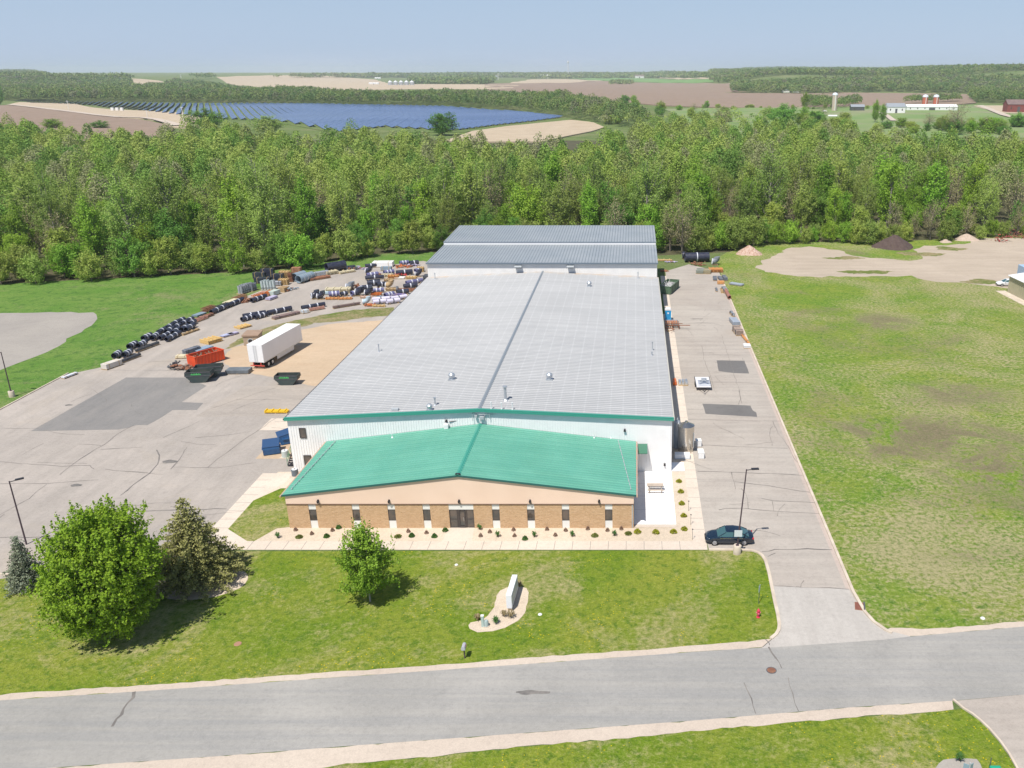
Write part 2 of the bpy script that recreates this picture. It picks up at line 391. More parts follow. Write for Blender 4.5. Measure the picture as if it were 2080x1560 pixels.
# drive on the right of the buildings
drv = [(7.35, 78), (7.35, 205), (13.5, 213), (XC, 205), (XC, y_e + 6.5)] + px([(1757, 1242), (1775, 1262), (1800, 1280), (1812, 1296), (1547, 1315.5), (1565, 1300), (1580, 1285), (1583, 1270), (1577, 1240), (1568, 1195), (1562, 1165), (1555, 1140), (1545, 1125), (1528, 1119), (1440, 1117)])
sheet('driveway', drv, .012, A_drive)
ap_y = P(1290, 1190).y
sheet('driveway_apron', px([(1571, 1191), (1724, 1197), (1742, 1228), (1757, 1242), (1775, 1262), (1800, 1280), (1850, 1293), (1792, 1300), (1547, 1317), (1567, 1300), (1580, 1286), (1584, 1270), (1578, 1240)]), .020, asphalt('apron_concrete', (.42, .395, .365), (.47, .44, .405), (.37, .34, .31), .12, ((1, .12, 1), .1, (.40, .37, .34))))
curb('kerb', px([(1440, 1117), (1500, 1117.5), (1528, 1119), (1540, 1123), (1548, 1129), (1555, 1140), (1562, 1165), (1568, 1195), (1574, 1224), (1580, 1250), (1583, 1270), (1582, 1280), (1577, 1289), (1566, 1298)]), .3)
curb('kerb', [(XC, 200), (XC, 160), (XC, 120), (XC, y_e + 6)] + px([(1757, 1244), (1775, 1264), (1800, 1281), (1812, 1286)]), .28)
A_gut = asphalt('gutter_concrete', (.43, .36, .315), (.48, .40, .35), (.38, .32, .28), .12)
sheet('gutter', [(XC - .55, 195), (XC - .15, 195), (XC - .15, y_e + 6.3), (XC - .55, y_e + 6.3)], .016, A_gut)
sheet('asphalt_patch', px([(1456, 732), (1512, 733), (1522, 759), (1490, 758), (1460, 754)]), .016, A_dark, jit=.05, step=.9)
sheet('asphalt_patch', px([(1427, 820), (1524, 824), (1529, 834), (1536, 838), (1538, 847), (1434, 841)]), .016, A_dark, jit=.05, step=.9)
# left parking lot and yard
lot = [(-44.9, P(0, 1118).y), (-44.9, 93.2), (-41.4, 93.2), (-41.2, 205)] + px([(860, 530), (770, 541), (700, 546), (640, 554), (570, 575), (500, 602), (395, 652), (290, 692), (225, 742), (150, 758)]) + [(-91, P(0, 768).y), (-91, 60)] + px([(60, 1167), (440, 1122)])
sheet('parking_lot', lot, .012, A_lot)
sheet('gravel_yard', px([(790, 650), (680, 657), (600, 672), (545, 690), (470, 706), (452, 735), (470, 752), (530, 762), (640, 786), (660, 790)]) + [(-41.25, P(0, 782).y), (-41.25, P(0, 655).y)], .016, A_gravel, jit=.35, step=1.2)
sheet('weed_strip', px([(458, 708), (482, 690), (520, 672), (580, 655), (650, 640), (720, 629), (800, 624), (800, 641), (740, 645), (690, 653), (640, 656), (600, 668), (560, 678), (520, 690), (492, 697), (468, 708)]), .020, grass_mat('weedy_grass', (.11, .19, .03), (.18, .22, .06), (.15, .17, .06), (.36, .29, .17), (.42, .6), .12), jit=.3, step=1)
sheet('asphalt_patch', px([(62.8, 876), (256, 767), (379, 767), (420, 784), (369, 817), (413, 818.7), (400, 833), (351, 833), (325, 850), (300, 863.6), (277, 863.6), (260, 869), (241, 872.6), (160, 874)]), .020, A_patch)
sheet('yard_asphalt', [(-41.25, P(0, 784).y), (-60, P(0, 784).y), (-62, P(0, 846).y), (-41.25, P(0, 846).y)], .014, A_yard, jit=.2, step=1.5)
sheet('yard_concrete', [(-41.25, P(0, 850).y), (-50.8, P(0, 850).y), (-50.8, P(0, 874).y), (-41.25, P(0, 874).y)], .018, A_conc)
sheet('yard_concrete', [(-41.25, P(0, 890).y), (-47.5, P(0, 890).y), (-47.5, P(0, 932).y), (-41.25, P(0, 932).y)], .018, A_gravel)
curb('kerb', [(-91, 130), (-91, 105), (-91, 80), (-91, 60)], .2)
curb('kerb', px([(-300, 1164), (0, 1167), (60, 1168)]), .2)
# the gravel patch beyond, dirt yard on the right
sheet('gravel_patch', px([(-300, 640), (0, 637), (100, 633), (185, 635), (203, 642), (180, 662), (140, 688), (90, 718), (20, 746), (-60, 770), (-300, 790)]), .008, A_pale, jit=.5, step=2)
sheet('dirt_yard', px([(1535, 545), (1545, 532), (1560, 524), (1600, 506), (1640, 500), (1700, 508), (1735, 518), (1790, 526), (1850, 530), (1880, 522), (1850, 508), (1880, 500), (1960, 496), (1985, 484), (2080, 484), (2350, 480), (2350, 600), (2080, 590), (2020, 581), (1960, 575), (1880, 570), (1850, 560), (1720, 561), (1620, 563), (1560, 553)]), .008, A_dirt, jit=.9, step=2)
for k, (a, b, w1, w2) in enumerate(((1760, 553, 6, 1.5), (1868, 516, 6, 1.8), (1930, 505, 4, 1.5), (2000, 572, 5, 1.2), (1720, 524, 5, 1.0))):
    c = P(a, b); sheet('weed_patch', [(c.x + w1*(1 + .25*math.sin(3*t + k))*math.cos(t), c.y + w2*1.6*(1 + .3*math.cos(2*t + k))*math.sin(t)) for t in np.linspace(0, 6.28, 26)[:-1]], .0122 + k*.0002, MATS['weedy_grass'], jit=.5, step=.6)
# walks, beds, patio
wy0, wy1 = P(0, 1117).y, P(0, 1099.5).y
sheet('sidewalk', [(-44.9, wy0), (7.35, wy0), (7.35, 200), (6.0, 200), (6.0, wy1), (-40, wy1), (-43.1, wy1 + 2.5), (-43.1, 86.5), (-41.2, 91), (-41.2, 93.5), (-44.9, 93.5)], .020, A_conc)
sheet('sidewalk', [(4.38, 96.5), (6.0, 96.5), (6.0, 166), (4.38, 166)], .0205, asphalt('stained_concrete', (.56, .46, .36), (.60, .50, .40), (.50, .37, .25), .1))
sheet('rock_bed', [(-39.3, wy1), (6.0, wy1), (6.0, 94), (4.4, 94), (4.4, 80.7), (-36.6, 80.7), (-38, 80.2)], .016, A_rock)
sheet('patio', [(-.2, 81.0), (4.4, 81.0), (4.4, 93.98), (-.2, 93.98)], .05, A_white)
sheet('patio', [(-.2, 80.45), (4.4, 80.45), (4.4, 80.97), (-.2, 80.97)], .042, A_conc)
sheet('concrete_pad', [(4.4, 94.0), (6.0, 94.0), (6.0, 96.5), (4.42, 96.5)], .05, A_white)
sheet('rock_bed', [(-43.2, 85.5), (-41.0, 89.2), (-36.7, 89.7), (-36.7, 93.9), (-43.2, 93.9)], .0185, A_rock)
sheet('lawn_strip', [(-43.1, wy1 + 2.5), (-43.1, 86.5), (-41.2, 89.5), (-36.65, 90), (-36.65, 80.5), (-38, 80.2), (-39.3, wy1), (-40, wy1)], .024, G_front)
dx = lambda p: (p - CX)/scale_at(1071)
sheet('sidewalk', [(dx(910), wy1), (dx(968), wy1), (dx(964), 80.3), (dx(914), 80.3)], .024, A_conc)
joints = MB()
for i in range(0, 27): x = -43 + i*1.83; joints.box(x - .02, x + .02, wy0 + .03, wy1 - .02, .0245, .026)
for i in range(0, 34): y = 80 + i*2.4; joints.box(6.03, 7.32, y - .02, y + .02, .0245, .026)
for i in range(0, 9): y = 76.5 + i*1.9; joints.box(-44.87, -43.13, y - .02, y + .02, .0245, .026)
joints.box(2.19, 2.21, 81.05, 93.9, .052, .054)
for y in (84.3, 87.5, 90.7): joints.box(-.1, 2.185, y - .01, y + .01, .052, .054); joints.box(2.215, 4.35, y - .01, y + .01, .052, .054)
tag(joints.build('sidewalk_joints', K_crack), kind='structure')
def bed_px(name, pts, mat, z=.012): return sheet(name, px(pts), z, mat, jit=.04, step=.4)
bed_px('rock_bed', [(1059, 1191.5), (1069, 1195), (1073.5, 1203), (1071, 1225), (1066, 1246), (1052, 1261), (1027, 1275), (999, 1282.5), (970.5, 1285), (953.6, 1277), (951, 1270), (956, 1264), (976, 1260), (992, 1250), (1004, 1232), (1009, 1210), (1017, 1199), (1030, 1193)], A_rock)
el = [(P(412, 1178).x + 4.3*math.cos(t), P(412, 1183).y + 2.9*math.sin(t)) for t in np.linspace(0, 2*math.pi, 40)[:-1]]
sheet('rock_bed', el, .012, A_rock, jit=.06, step=.5)
bed_px('rock_bed', [(1900, 1560), (1915, 1543), (1950, 1540), (1985, 1542), (1995, 1560), (1990, 1600), (1895, 1620)], A_pale, .014)

# cracks: long sealed ones, hand placed, plus fine ones
def crack(pts, w_=.07, z=.022, sub=5, amp=.12):
    p = [Vector(q) for q in px(pts)]; out = []
    for a, b in zip(p[:-1], p[1:]):
        L = (b - a).length; k = max(2, int(L/1.2))
        for j in range(k): q = a.lerp(b, j/k); out.append((q.x + rg.uniform(-amp, amp), q.y + rg.uniform(-amp, amp)))
    out.append(tuple(p[-1]))
    vs, fs = [], []; n = len(out); out = [Vector(q) for q in out]
    for i, q in enumerate(out):
        d = (out[min(i + 1, n - 1)] - out[max(i - 1, 0)]).normalized(); ww = w_*rg.uniform(.4, 1.3)/2; e = Vector((-d.y, d.x))*ww
        vs += [(q.x + e.x, q.y + e.y, z), (q.x - e.x, q.y - e.y, z)]
    fs = [(2*i, 2*i + 1, 2*i + 3, 2*i + 2) for i in range(n - 1)]
    return vs, fs
cr = MB()
for pts, wd in [([(0, 938), (45, 942), (65, 943), (125, 947), (182, 946), (191, 953)], .08), ([(213, 954), (300, 960)], .07), ([(0, 983), (95, 983), (200, 975)], .09), ([(245, 1007), (270, 985), (302, 962), (322, 942), (325, 925), (318, 914)], .13), ([(120, 965), (145, 945), (180, 922), (212, 903), (245, 878), (270, 865)], .1), ([(160, 902), (205, 905)], .06), ([(205, 913), (290, 908)], .05), ([(0, 1092), (110, 1091)], .1), ([(275, 1039), (345, 1036), (460, 1034)], .12), ([(347, 953), (365, 935), (376, 915), (379, 909)], .08), ([(348, 949), (440, 951), (520, 940)], .05), ([(0, 1047), (60, 1012), (95, 984)], .07), ([(255, 958), (300, 961), (330, 964)], .06),
    ([(1405, 907), (1440, 905), (1600, 911)], .07), ([(1416, 958), (1500, 959), (1630, 966)], .10), ([(1493, 979), (1540, 984), (1645, 1000)], .09), ([(1460, 1036), (1485, 1032), (1560, 1037), (1665, 1044)], .09), ([(1547, 1012), (1570, 1017), (1660, 1022)], .08), ([(1486, 959), (1494, 994)], .07), ([(1507, 993), (1520, 1015), (1520, 1034)], .06), ([(1548, 1121), (1575, 1116), (1640, 1116), (1690, 1117)], .13), ([(1557, 1131), (1575, 1124)], .08), ([(1567, 1018), (1572, 1040)], .05),
    ([(1397, 832), (1428, 833)], .06), ([(1398, 852), (1440, 853), (1590, 856)], .07), ([(1380, 719), (1420, 720), (1480, 721), (1500, 722)], .06), ([(1385, 760), (1480, 757)], .05), ([(1440, 776), (1520, 778), (1560, 782)], .05), ([(1370, 693), (1500, 694)], .04), ([(1365, 660), (1500, 650)], .04), ([(1360, 633), (1480, 629)], .04), ([(1465, 680), (1478, 720), (1490, 755), (1500, 790), (1507, 820)], .05), ([(1425, 700), (1430, 730), (1440, 755), (1455, 800)], .04), ([(1600, 905), (1580, 880), (1570, 856)], .05), ([(1618, 940), (1600, 905)], .05), ([(1502, 790), (1505, 810), (1500, 822)], .05), ([(1360, 588), (1470, 587)], .04), ([(1355, 560), (1440, 559)], .03),
    ([(1533, 720), (1545, 757)], .04), ([(1556, 1300), (1563, 1311)], .1), ([(1563, 1316), (1577, 1335), (1588, 1358)], .11), ([(1598, 1375), (1612, 1410), (1622, 1445)], .05), ([(1632, 1180), (1625, 1192), (1617, 1192)], .06), ([(275, 1405), (262, 1428), (246, 1450), (228, 1476)], .16), ([(1512, 1385), (1525, 1420), (1535, 1450)], .07),
    ([(1571, 1191.5), (1650, 1193.5), (1724, 1197.5)], .06), ([(420, 950), (500, 890), (560, 850)], .06), ([(430, 830), (520, 800), (560, 788)], .05), ([(300, 735), (400, 732)], .05), ([(200, 752), (380, 753)], .05)]:
    z = .0262 if pts[0][1] < 1250 else .0242
    v, f = crack(pts, wd*1.2, z + (.003 if pts[0][1] > 870 and pts[0][1] < 880 else 0)); cr.add(v, f)
for _ in range(55):
    x, y = (rg.uniform(8, XC - 1), rg.uniform(78, 175)) if rg.random() < .5 else (rg.uniform(-88, -47), rg.uniform(75, 125))
    a = rg.choice([0, 0, 1.57, rg.uniform(0, 3)]) + rg.uniform(-.15, .15); q = [Vector((x, y))]
    for _k in range(rg.randint(3, 9)): a += rg.uniform(-.25, .25); q.append(q[-1] + Vector((math.cos(a), math.sin(a)))*rg.uniform(.5, 1.1))
    if any(p.x > XC - .7 for p in q if x > 0): continue
    vs = []; 
    for i, p in enumerate(q):
        d = (q[min(i + 1, len(q) - 1)] - q[max(i - 1, 0)]).normalized(); e = Vector((-d.y, d.x))*rg.uniform(.012, .035)
        vs += [(p.x + e.x, p.y + e.y, .0295), (p.x - e.x, p.y - e.y, .0295)]
    cr.add(vs, [(2*i, 2*i + 1, 2*i + 3, 2*i + 2) for i in range(len(q) - 1)])
tag(cr.build('pavement_cracks', K_crack), kind='structure')
# stains
st = M('tyre_stain', (.12, .115, .11), (.24, .22, .20), 1.2, .8)
for k, (cx_, cy_, a, b, z) in enumerate([(1083, 1407, 1.3, .22, .024), (345, 938, .9, .5, .03), (140, 823, .5, .3, .03), (155, 986, .6, .35, .03), (1415, 648, 1.2, .2, .03)]):
    c = P(cx_, cy_); sheet('ground_stain', [(c.x + a*math.cos(t), c.y + b*math.sin(t)) for t in np.linspace(0, 6.28, 20)[:-1]], z, st, jit=.08, step=.3)

# ------------------------------------------------------------------ far fields
draped('stubble_field', [(14, 214), (40, 208.5), (150, 211), (230, 224), (300, 226), (400, 232), (408, 245), (395, 262), (340, 262), (330, 248), (290, 242), (240, 242), (100, 226)], A_tan, .9)
draped('ploughed_field', [(-60, 216), (16, 215), (95, 222), (190, 234), (300, 246), (356, 262), (330, 290), (-60, 290)], A_soil, 1.1)
for nm, pts, w_ in (('dirt_road', [(20, 214), (60, 218.5), (130, 227), (200, 236), (240, 240), (290, 241), (320, 245), (345, 252), (360, 258)], 9), ('dirt_road', [(1990, 216), (2015, 226), (2040, 236), (2080, 246), (2140, 256)], 9), ('dirt_road', [(1785, 230), (1800, 236), (1815, 248)], 6)):
    ribbon(nm, [PT(a, b) for a, b in pts], w_, 1.6, A_shoulder, draped_=True)['kind'] = 'structure'
draped('solar_meadow', [(30, 206.5), (260, 208), (520, 210.5), (900, 216.5), (1040, 226), (1175, 240), (1130, 250), (1060, 256), (1000, 262), (940, 270), (860, 272), (780, 266), (690, 272), (560, 250), (400, 236), (300, 226), (190, 213), (60, 208)], G_far, .5)
draped('stubble_field', [(900, 290), (960, 268), (1030, 258), (1100, 251), (1160, 245), (1205, 250), (1228, 260), (1200, 269), (1150, 279), (1100, 290)], A_tan, .9)
draped('stubble_field', [(436, 158.5), (600, 159), (760, 161), (810, 175), (1030, 173.5), (1060, 172), (1040, 181), (700, 184), (560, 180), (470, 172)], A_tan, 1.2)
draped('stubble_field', [(268, 163), (340, 163.5), (320, 169), (275, 167)], A_tan, 1.5)
draped('ploughed_field', [(985, 169.5), (1060, 169), (1200, 164.5), (1240, 166), (1400, 168), (1490, 170), (1500, 187), (1620, 192), (1800, 187), (1965, 191), (1985, 212), (1800, 216), (1600, 221), (1400, 218), (1300, 213), (1180, 203), (1050, 187), (985, 183)], A_soil, 1.2)
draped('green_field', [(1150, 159), (1300, 158.5), (1450, 161), (1450, 168), (1300, 167.5), (1200, 164)], M('spring_crop', (.12, .25, .06), (.16, .28, .08), .01, .95), 2.0)
draped('stubble_field', [(1035, 170), (1080, 161.5), (1150, 161), (1225, 165), (1180, 167.5), (1100, 169.5)], A_tan, 2.0)
draped('stubble_field', [(1340, 157.6), (1448, 157.8), (1448, 160.5), (1340, 160)], A_tan, 2.6)
draped('pasture', [(1340, 221), (1600, 222), (1960, 214), (2180, 216), (2180, 282), (1500, 282), (1420, 262)], M('pasture_grass', (.15, .24, .07), (.21, .27, .10), .02, .95, col3=(.27, .25, .16), scale3=.012), .8)
draped('dirt_yard', [(1975, 216), (2040, 216), (2120, 216), (2120, 232), (2030, 231), (1995, 222)], A_tan, 1.2)

# ------------------------------------------------------------------ buildings
XLR = -41.4
def steel_siding(name, col, dark):
    n = N(name, .45, .4); x = n.xyz(); 
    col_ = n.mix(n.rng(n.noise(.6, 4), .4, .7), col, dark); n.color(col_); return n.m
W_white = steel_siding('white_siding', (.86, .86, .86), (.80, .80, .80))
W_grey = steel_siding('pale_siding', (.82, .81, .79), (.76, .75, .73))
trim_g = M('teal_trim', (.05, .30, .225), rough=.4)
n = N('galvalume_roof', .5, .35)
n.b.inputs['Metallic'].default_value = .0
xx = n.xyz(); 
stripe = n.math('PINGPONG', n.math('ADD', xx[0], 100.0), .77)
col = n.mix(n.rng(n.noise(.12, 6, dist=.6), .35, .7), (.40, .405, .41), (.45, .455, .46))
st2 = n.noise(1.0, 5, vec=n.mapping(scale=(.12, 1.6, 1))); col = n.mix(n.rng(st2, .4, .7, 0, .35), col, (.36, .365, .375))
col = n.mix(n.rng(stripe, .03, .11, .30, 0), col, (.60, .61, .62))
pan = n.math('FRACT', n.math('MULTIPLY', n.math('ADD', xx[1], 3.0), 1/.9))
rst = n.noise(.5, 4)
col = n.mix(n.rng(n.math('MULTIPLY', rst, n.rng(xx[1], 162, 167.8)), .38, .62, 0, .55), col, (.50, .33, .17))
wn = n.t.nodes.new('ShaderNodeTexWhiteNoise'); wn.noise_dimensions = '1D'; n.t.links.new(n.math('FLOOR', n.math('MULTIPLY', n.math('SUBTRACT', xx[1], 93.35), 1/.61)), wn.inputs['W']); col = n.mix(n.rng(wn.outputs[0], 0, 1, 0, .35), col, (.30, .31, .32))
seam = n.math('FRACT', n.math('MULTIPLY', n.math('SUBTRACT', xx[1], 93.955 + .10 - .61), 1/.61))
col = n.mix(n.rng(seam, .1, .45, .75, 0), col, (.22, .23, .24))  # dark fade behind each rib, painted in place of its faint shadow
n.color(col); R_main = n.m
n = N('teal_roof', .42, .4); c0 = n.mix(n.rng(n.noise(.25, 5), .35, .65), (.13, .37, .275), (.155, .42, .32))
xx = n.xyz(); c0 = n.mix(n.rng(n.noise(1, 4, vec=n.mapping(scale=(.5, .1, 1))), .5, .7, 0, .2), c0, (.10, .38, .30)); wn = n.t.nodes.new('ShaderNodeTexWhiteNoise'); wn.noise_dimensions = '1D'; n.t.links.new(n.math('FLOOR', n.math('MULTIPLY', n.math('SUBTRACT', xx[1], 80.13), 1/.56)), wn.inputs['W']); c0 = n.mix(n.rng(wn.outputs[0], 0, 1, 0, .3), c0, (.08, .31, .24))
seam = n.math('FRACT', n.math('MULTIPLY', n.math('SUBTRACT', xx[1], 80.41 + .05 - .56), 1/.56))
c0 = n.mix(n.rng(seam, .12, .36, .95, 0), c0, (.025, .15, .115)); n.color(c0); R_teal = n.m  # rib shade put into the teal colour, fading out behind each seam
n = N('blue_grey_roof', .45, .4); xx = n.xyz(); c0 = n.mix(n.rng(n.noise(.2, 5), .35, .65), (.28, .315, .345), (.33, .36, .385))
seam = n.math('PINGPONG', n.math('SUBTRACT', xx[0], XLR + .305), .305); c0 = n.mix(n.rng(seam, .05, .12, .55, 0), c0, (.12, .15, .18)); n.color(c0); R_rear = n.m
n = N('split_face_block', .92, .2)
b_ = n.t.nodes.new('ShaderNodeTexBrick'); mp = n.mapping(rot=(math.pi/2, 0, 0)); n.t.links.new(mp, b_.inputs[0])
b_.inputs['Scale'].default_value = 1; b_.inputs['Brick Width'].default_value = .42; b_.inputs['Row Height'].default_value = .205; b_.inputs['Mortar Size'].default_value = .008
b_.inputs['Color1'].default_value = (.62, .41, .235, 1); b_.inputs['Color2'].default_value = (.53, .33, .175, 1); b_.inputs['Mortar'].default_value = (.38, .26, .16, 1)
f = n.noise(4, 6, rough=.8, vec=n.mapping(scale=(1, 1, 2.2))); col = n.mix(n.rng(f, .35, .7, 0, .75), b_.outputs[0], (.74, .54, .35)); n.color(col); n.bump(f, 1, .12); W_block = n.m
W_stucco = M('peach_stucco', (.84, .64, .51), (.80, .60, .47), .3, .9, bump=.1)
glass = M('dark_glass', (.045, .05, .05), (.11, .085, .07), 1.2, .06, spec=.9)
bronze = M('bronze_frame', (.06, .05, .05), rough=.4)
W_panel = M('white_panel', (.78, .78, .75), rough=.5)
black = M('black_metal', (.025, .024, .03), rough=.45)
white_p = M('white_paint', (.82, .82, .82), rough=.4)
galv = M('galvanised_steel', (.50, .53, .56), (.62, .65, .68), 2.5, .38, metal=.6)
grey_p = M('grey_paint', (.42, .45, .47), rough=.5)

XL, XR, RX = -41.25, 4.38, -18.35
def ribs_front(m, x0, x1, y, zt, zb=0.0, step=.305, proud=.035):
    """vertical ribs of a metal wall facing the camera; zt(x) gives the eave height"""
    x = x0 + step
    while x < x1 - .1:
        m.box(x - .03, x + .03, y - proud, y - .001, zb, zt(x)); x += step
wh = thing('warehouse', 'long white steel warehouse with a wide low-pitched grey metal roof', 'warehouse', (0, 0, 0))
zm = lambda x: 8.15 - (abs(x - RX)/22.8)*1.12
Y0, Y1 = 94.0, 168.0
m = MB(); m.prism([(XL, 0), (XR, 0), (XR, zm(XR) - .12), (RX, 8.03), (XL, zm(XL) - .12)], Y0, Y1 - .02)
ribs_front(m, XL, XR, Y0, lambda x: zm(x) - .14)
y = Y0 + .5
while y < Y1: m.box(XR + .001, XR + .035, y - .03, y + .03, .02, 6.8); m.box(XL - .035, XL - .001, y - .03, y + .03, .02, 6.8); y += .61
m.build('wall', W_white, wh)
def roof(nm, parent, mat, x0, x1, rx, ze, zr, y0, y1, rib_step, thick=.12, rib=.05, rw=.07):
    m = MB(); m.prism([(x0, ze - thick), (rx, zr - thick), (x1, ze - thick), (x1, ze), (rx, zr), (x0, ze)], y0, y1)
    y = y0 + rib_step/2
    while y < y1 - .1:
        for xa in (x0, x1):
            s_ = 1 if xa < rx else -1
            a = (xa + .02*s_, ze + .002); b = (rx - .06*s_, zr + .002)
            vs = [(a[0], y - rw, a[1]), (a[0], y + rw, a[1]), (b[0], y + rw, b[1]), (b[0], y - rw, b[1]),
                  (a[0], y - rw*.45, a[1] + rib), (a[0], y + rw*.45, a[1] + rib), (b[0], y + rw*.45, b[1] + rib), (b[0], y - rw*.45, b[1] + rib)]
            m.add(vs, [(4, 5, 6, 7), (0, 4, 7, 3), (1, 2, 6, 5), (0, 1, 5, 4), (3, 7, 6, 2)])
        y += rib_step
    return m.build(nm, mat, parent)
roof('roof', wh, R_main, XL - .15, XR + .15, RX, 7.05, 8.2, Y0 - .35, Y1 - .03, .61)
m = MB(); m.prism([(RX - .22, 8.23), (RX, 8.34), (RX + .22, 8.23), (RX, 8.30)], Y0 - .3, Y1 - .05); m.build('ridge_cap', M('ridge_grey', (.22, .25, .28), rough=.5), wh)
m = MB()
for s_, xe in ((-1, XL - .2), (1, XR + .2)):
    m.add([(RX, Y0 - .42, 7.93), (RX, Y0 - .42, 8.27), (xe, Y0 - .42, 7.10), (xe, Y0 - .42, 6.78), (RX, Y0 - .355, 7.93), (RX, Y0 - .355, 8.27), (xe, Y0 - .355, 7.10), (xe, Y0 - .355, 6.78)],
          [(0, 1, 2, 3), (4, 7, 6, 5), (1, 5, 6, 2), (0, 3, 7, 4), (3, 2, 6, 7)])
    m.add([(RX, Y0 - .42, 8.275), (RX, Y0 - .12, 8.275), (xe, Y0 - .12, 7.135), (xe, Y0 - .42, 7.135), (RX, Y0 - .42, 8.30), (RX, Y0 - .12, 8.30), (xe, Y0 - .12, 7.155), (xe, Y0 - .42, 7.155)],
          [(0, 3, 2, 1), (4, 5, 6, 7), (0, 1, 5, 4), (1, 2, 6, 5), (2, 3, 7, 6), (3, 0, 4, 7)])
m.build('rake_trim', trim_g, wh)
m = MB(); m.box(XR + .16, XR + .30, Y0 - .4, Y1 - .05, 6.86, 7.02); m.build('gutter', M('tan_gutter', (.52, .50, .44), rough=.6), wh)
m = MB(); m.box(XL - .30, XL - .16, Y0 - .4, Y1 - .05, 6.86, 7.02); m.build('gutter', black, wh)
y = Y0 + 6
while y < Y1 - 3: MB().box(XR + .04, XR + .14, y - .06, y + .06, .1, 6.84).build('downspout', W_grey, wh); y += 12
zc1 = scale_at(870, 6, None)
def wall_x(pxx, Y, z): return (pxx - CX)*(Y*CP + (H - z)*SP)/F
def win(parent, x, z0, z1, w_, Y, fr=bronze, gl=glass, mull=False, name='window'):
    m = MB(); t = .06
    for q in ((x - w_/2, x - w_/2 + t, z0, z1), (x + w_/2 - t, x + w_/2, z0, z1), (x - w_/2 + t, x + w_/2 - t, z1 - t, z1), (x - w_/2 + t, x + w_/2 - t, z0, z0 + t)):
        m.box(q[0], q[1], Y - .07, Y - .002, q[2], q[3])
    f = m.build(name, fr, parent)
    g = MB().box(x - w_/2 + t, x + w_/2 - t, Y - .035, Y - .002, z0 + t, z1 - t); g.build('pane', gl, f); return f
win(wh, wall_x(615.5, Y0, 5.1), 4.45, 5.75, .78, Y0 - .04)
win(wh, wall_x(625, Y0, 1.8), .1, 2.2, .9, Y0 - .04, name='door')
def turbine(x, y, z, s_=1.0, mat=galv):
    m = MB(); m.lathe([(.28*s_, -.2), (.28*s_, .35*s_), (.42*s_, .42*s_), (.46*s_, .75*s_), (.30*s_, .95*s_), (.05, 1.0*s_)], 14, (x, y, z)); m.cbox(x, y, z + .05, .9*s_, .9*s_, .14)
    return m.build('roof_vent', mat, wh, smooth=True)
def roof_pt(a, b, zf, base=7.6):
    z = base
    for _ in range(6): p = P(a, b, z); z = zf(p.x)
    return p
zr = lambda x: 8.2 - abs(x - RX)/22.88*1.15
for a, b, k in ((918, 771, .95), (1116, 771, .95), (1197, 582, 1.0), (873, 833, .8)):
    p = roof_pt(a, b, zr); turbine(p.x, p.y, p.z, k)
for a, b, h_, r_ in ((1027, 813, 1.7, .17), (884, 823, .9, .1), (770, 714, 1.0, .07), (1325, 712, 1.2, .07), (1324, 722, .4, .08), (998, 831, .8, .05), (1019, 832, .8, .05), (1041, 832, .8, .05), (884, 568, 1.2, .08), (1296, 566, 1.2, .08)):
    p = roof_pt(a, b, zr); m = MB(); m.tube(p, p + Vector((0, 0, h_)), r_); m.tube(p + Vector((0, 0, h_)), p + Vector((0, 0, h_ + .12)), r_*1.7); m.lathe([(r_*2.2, .0), (r_*1.1, .18)], 10, (p.x, p.y, p.z - .02))
    m.build('vent_pipe', galv if h_ != .8 else white_p, wh)
p = roof_pt(803, 834, zr); m = MB(); m.cbox(p.x, p.y, p.z + .12, .8, .5, .35); m.build('curb_box', grey_p, wh, bevel=.03)
# gas piping and meters near the apex of the front gable
m = MB(); ax = wall_x(976, Y0, 7.3)
for k, (u, z0, z1) in enumerate(((-.9, 6.75, 7.9), (.0, 6.6, 7.4), (.55, 6.5, 7.7), (1.1, 7.0, 7.6))): m.tube((ax + u, Y0 - .25, z0), (ax + u, Y0 - .25, z1), .035)
m.path([(ax - 1.1, Y0 - .25, 7.9), (ax - .1, Y0 - .25, 7.55), (ax + 1.6, Y0 - .25, 7.6)], .035); m.cbox(ax + .2, Y0 - .3, 7.15, .5, .3, .35); m.cbox(ax - .5, Y0 - .3, 7.35, .3, .25, .3)
m.build('conduit', grey_p, wh)
for a, b in ((907, 857), (1269, 885), (1350, 940)):
    z_ = {907: 6.7, 1269: 5.5, 1350: 1.0}[a]; x = wall_x(a, Y0, z_); m = MB(); m.cbox(x, Y0 - .12, z_, .2, .2, .28); m.cbox(x, Y0 - .2, z_ - .1, .28, .16, .1); m.build('wall_light', black, wh)

# rear hall: two low roofs, second a step higher
rh = thing('rear_hall', 'taller rear hall with two stepped blue-grey metal roofs and pale ribbed walls', 'warehouse')
m = MB(); m.box(XL, XR, 168.0, 184.98, 0, 9.86); ribs_front(m, XL, XR, 168.0, lambda x: 9.85, step=.45)
m.box(XL, XR, 185.0, 202.5, 0, 10.8); m.build('wall', W_grey, rh)
def shed_roof(x0, x1, y0, z0, y1, z1, step=.61):
    m = MB(); m.prism([(y0, z0 - .12), (y0, z0), (y1, z1), (y1, z1 - .12)], x0, x1, 'x')
    x = x0 + step/2
    while x < x1:
        m.prism([(y0 + .02, z0 + .002), (y0 + .02, z0 + .06), (y1 - .02, z1 + .06), (y1 - .02, z1 + .002)], x - .035, x + .035, 'x'); x += step
    return m.build('roof', R_rear, rh)
shed_roof(XL - .15, XR + .15, 167.7, 10.0, 184.97, 10.32); shed_roof(XL - .15, XR + .15, 184.7, 10.98, 202.8, 11.5)
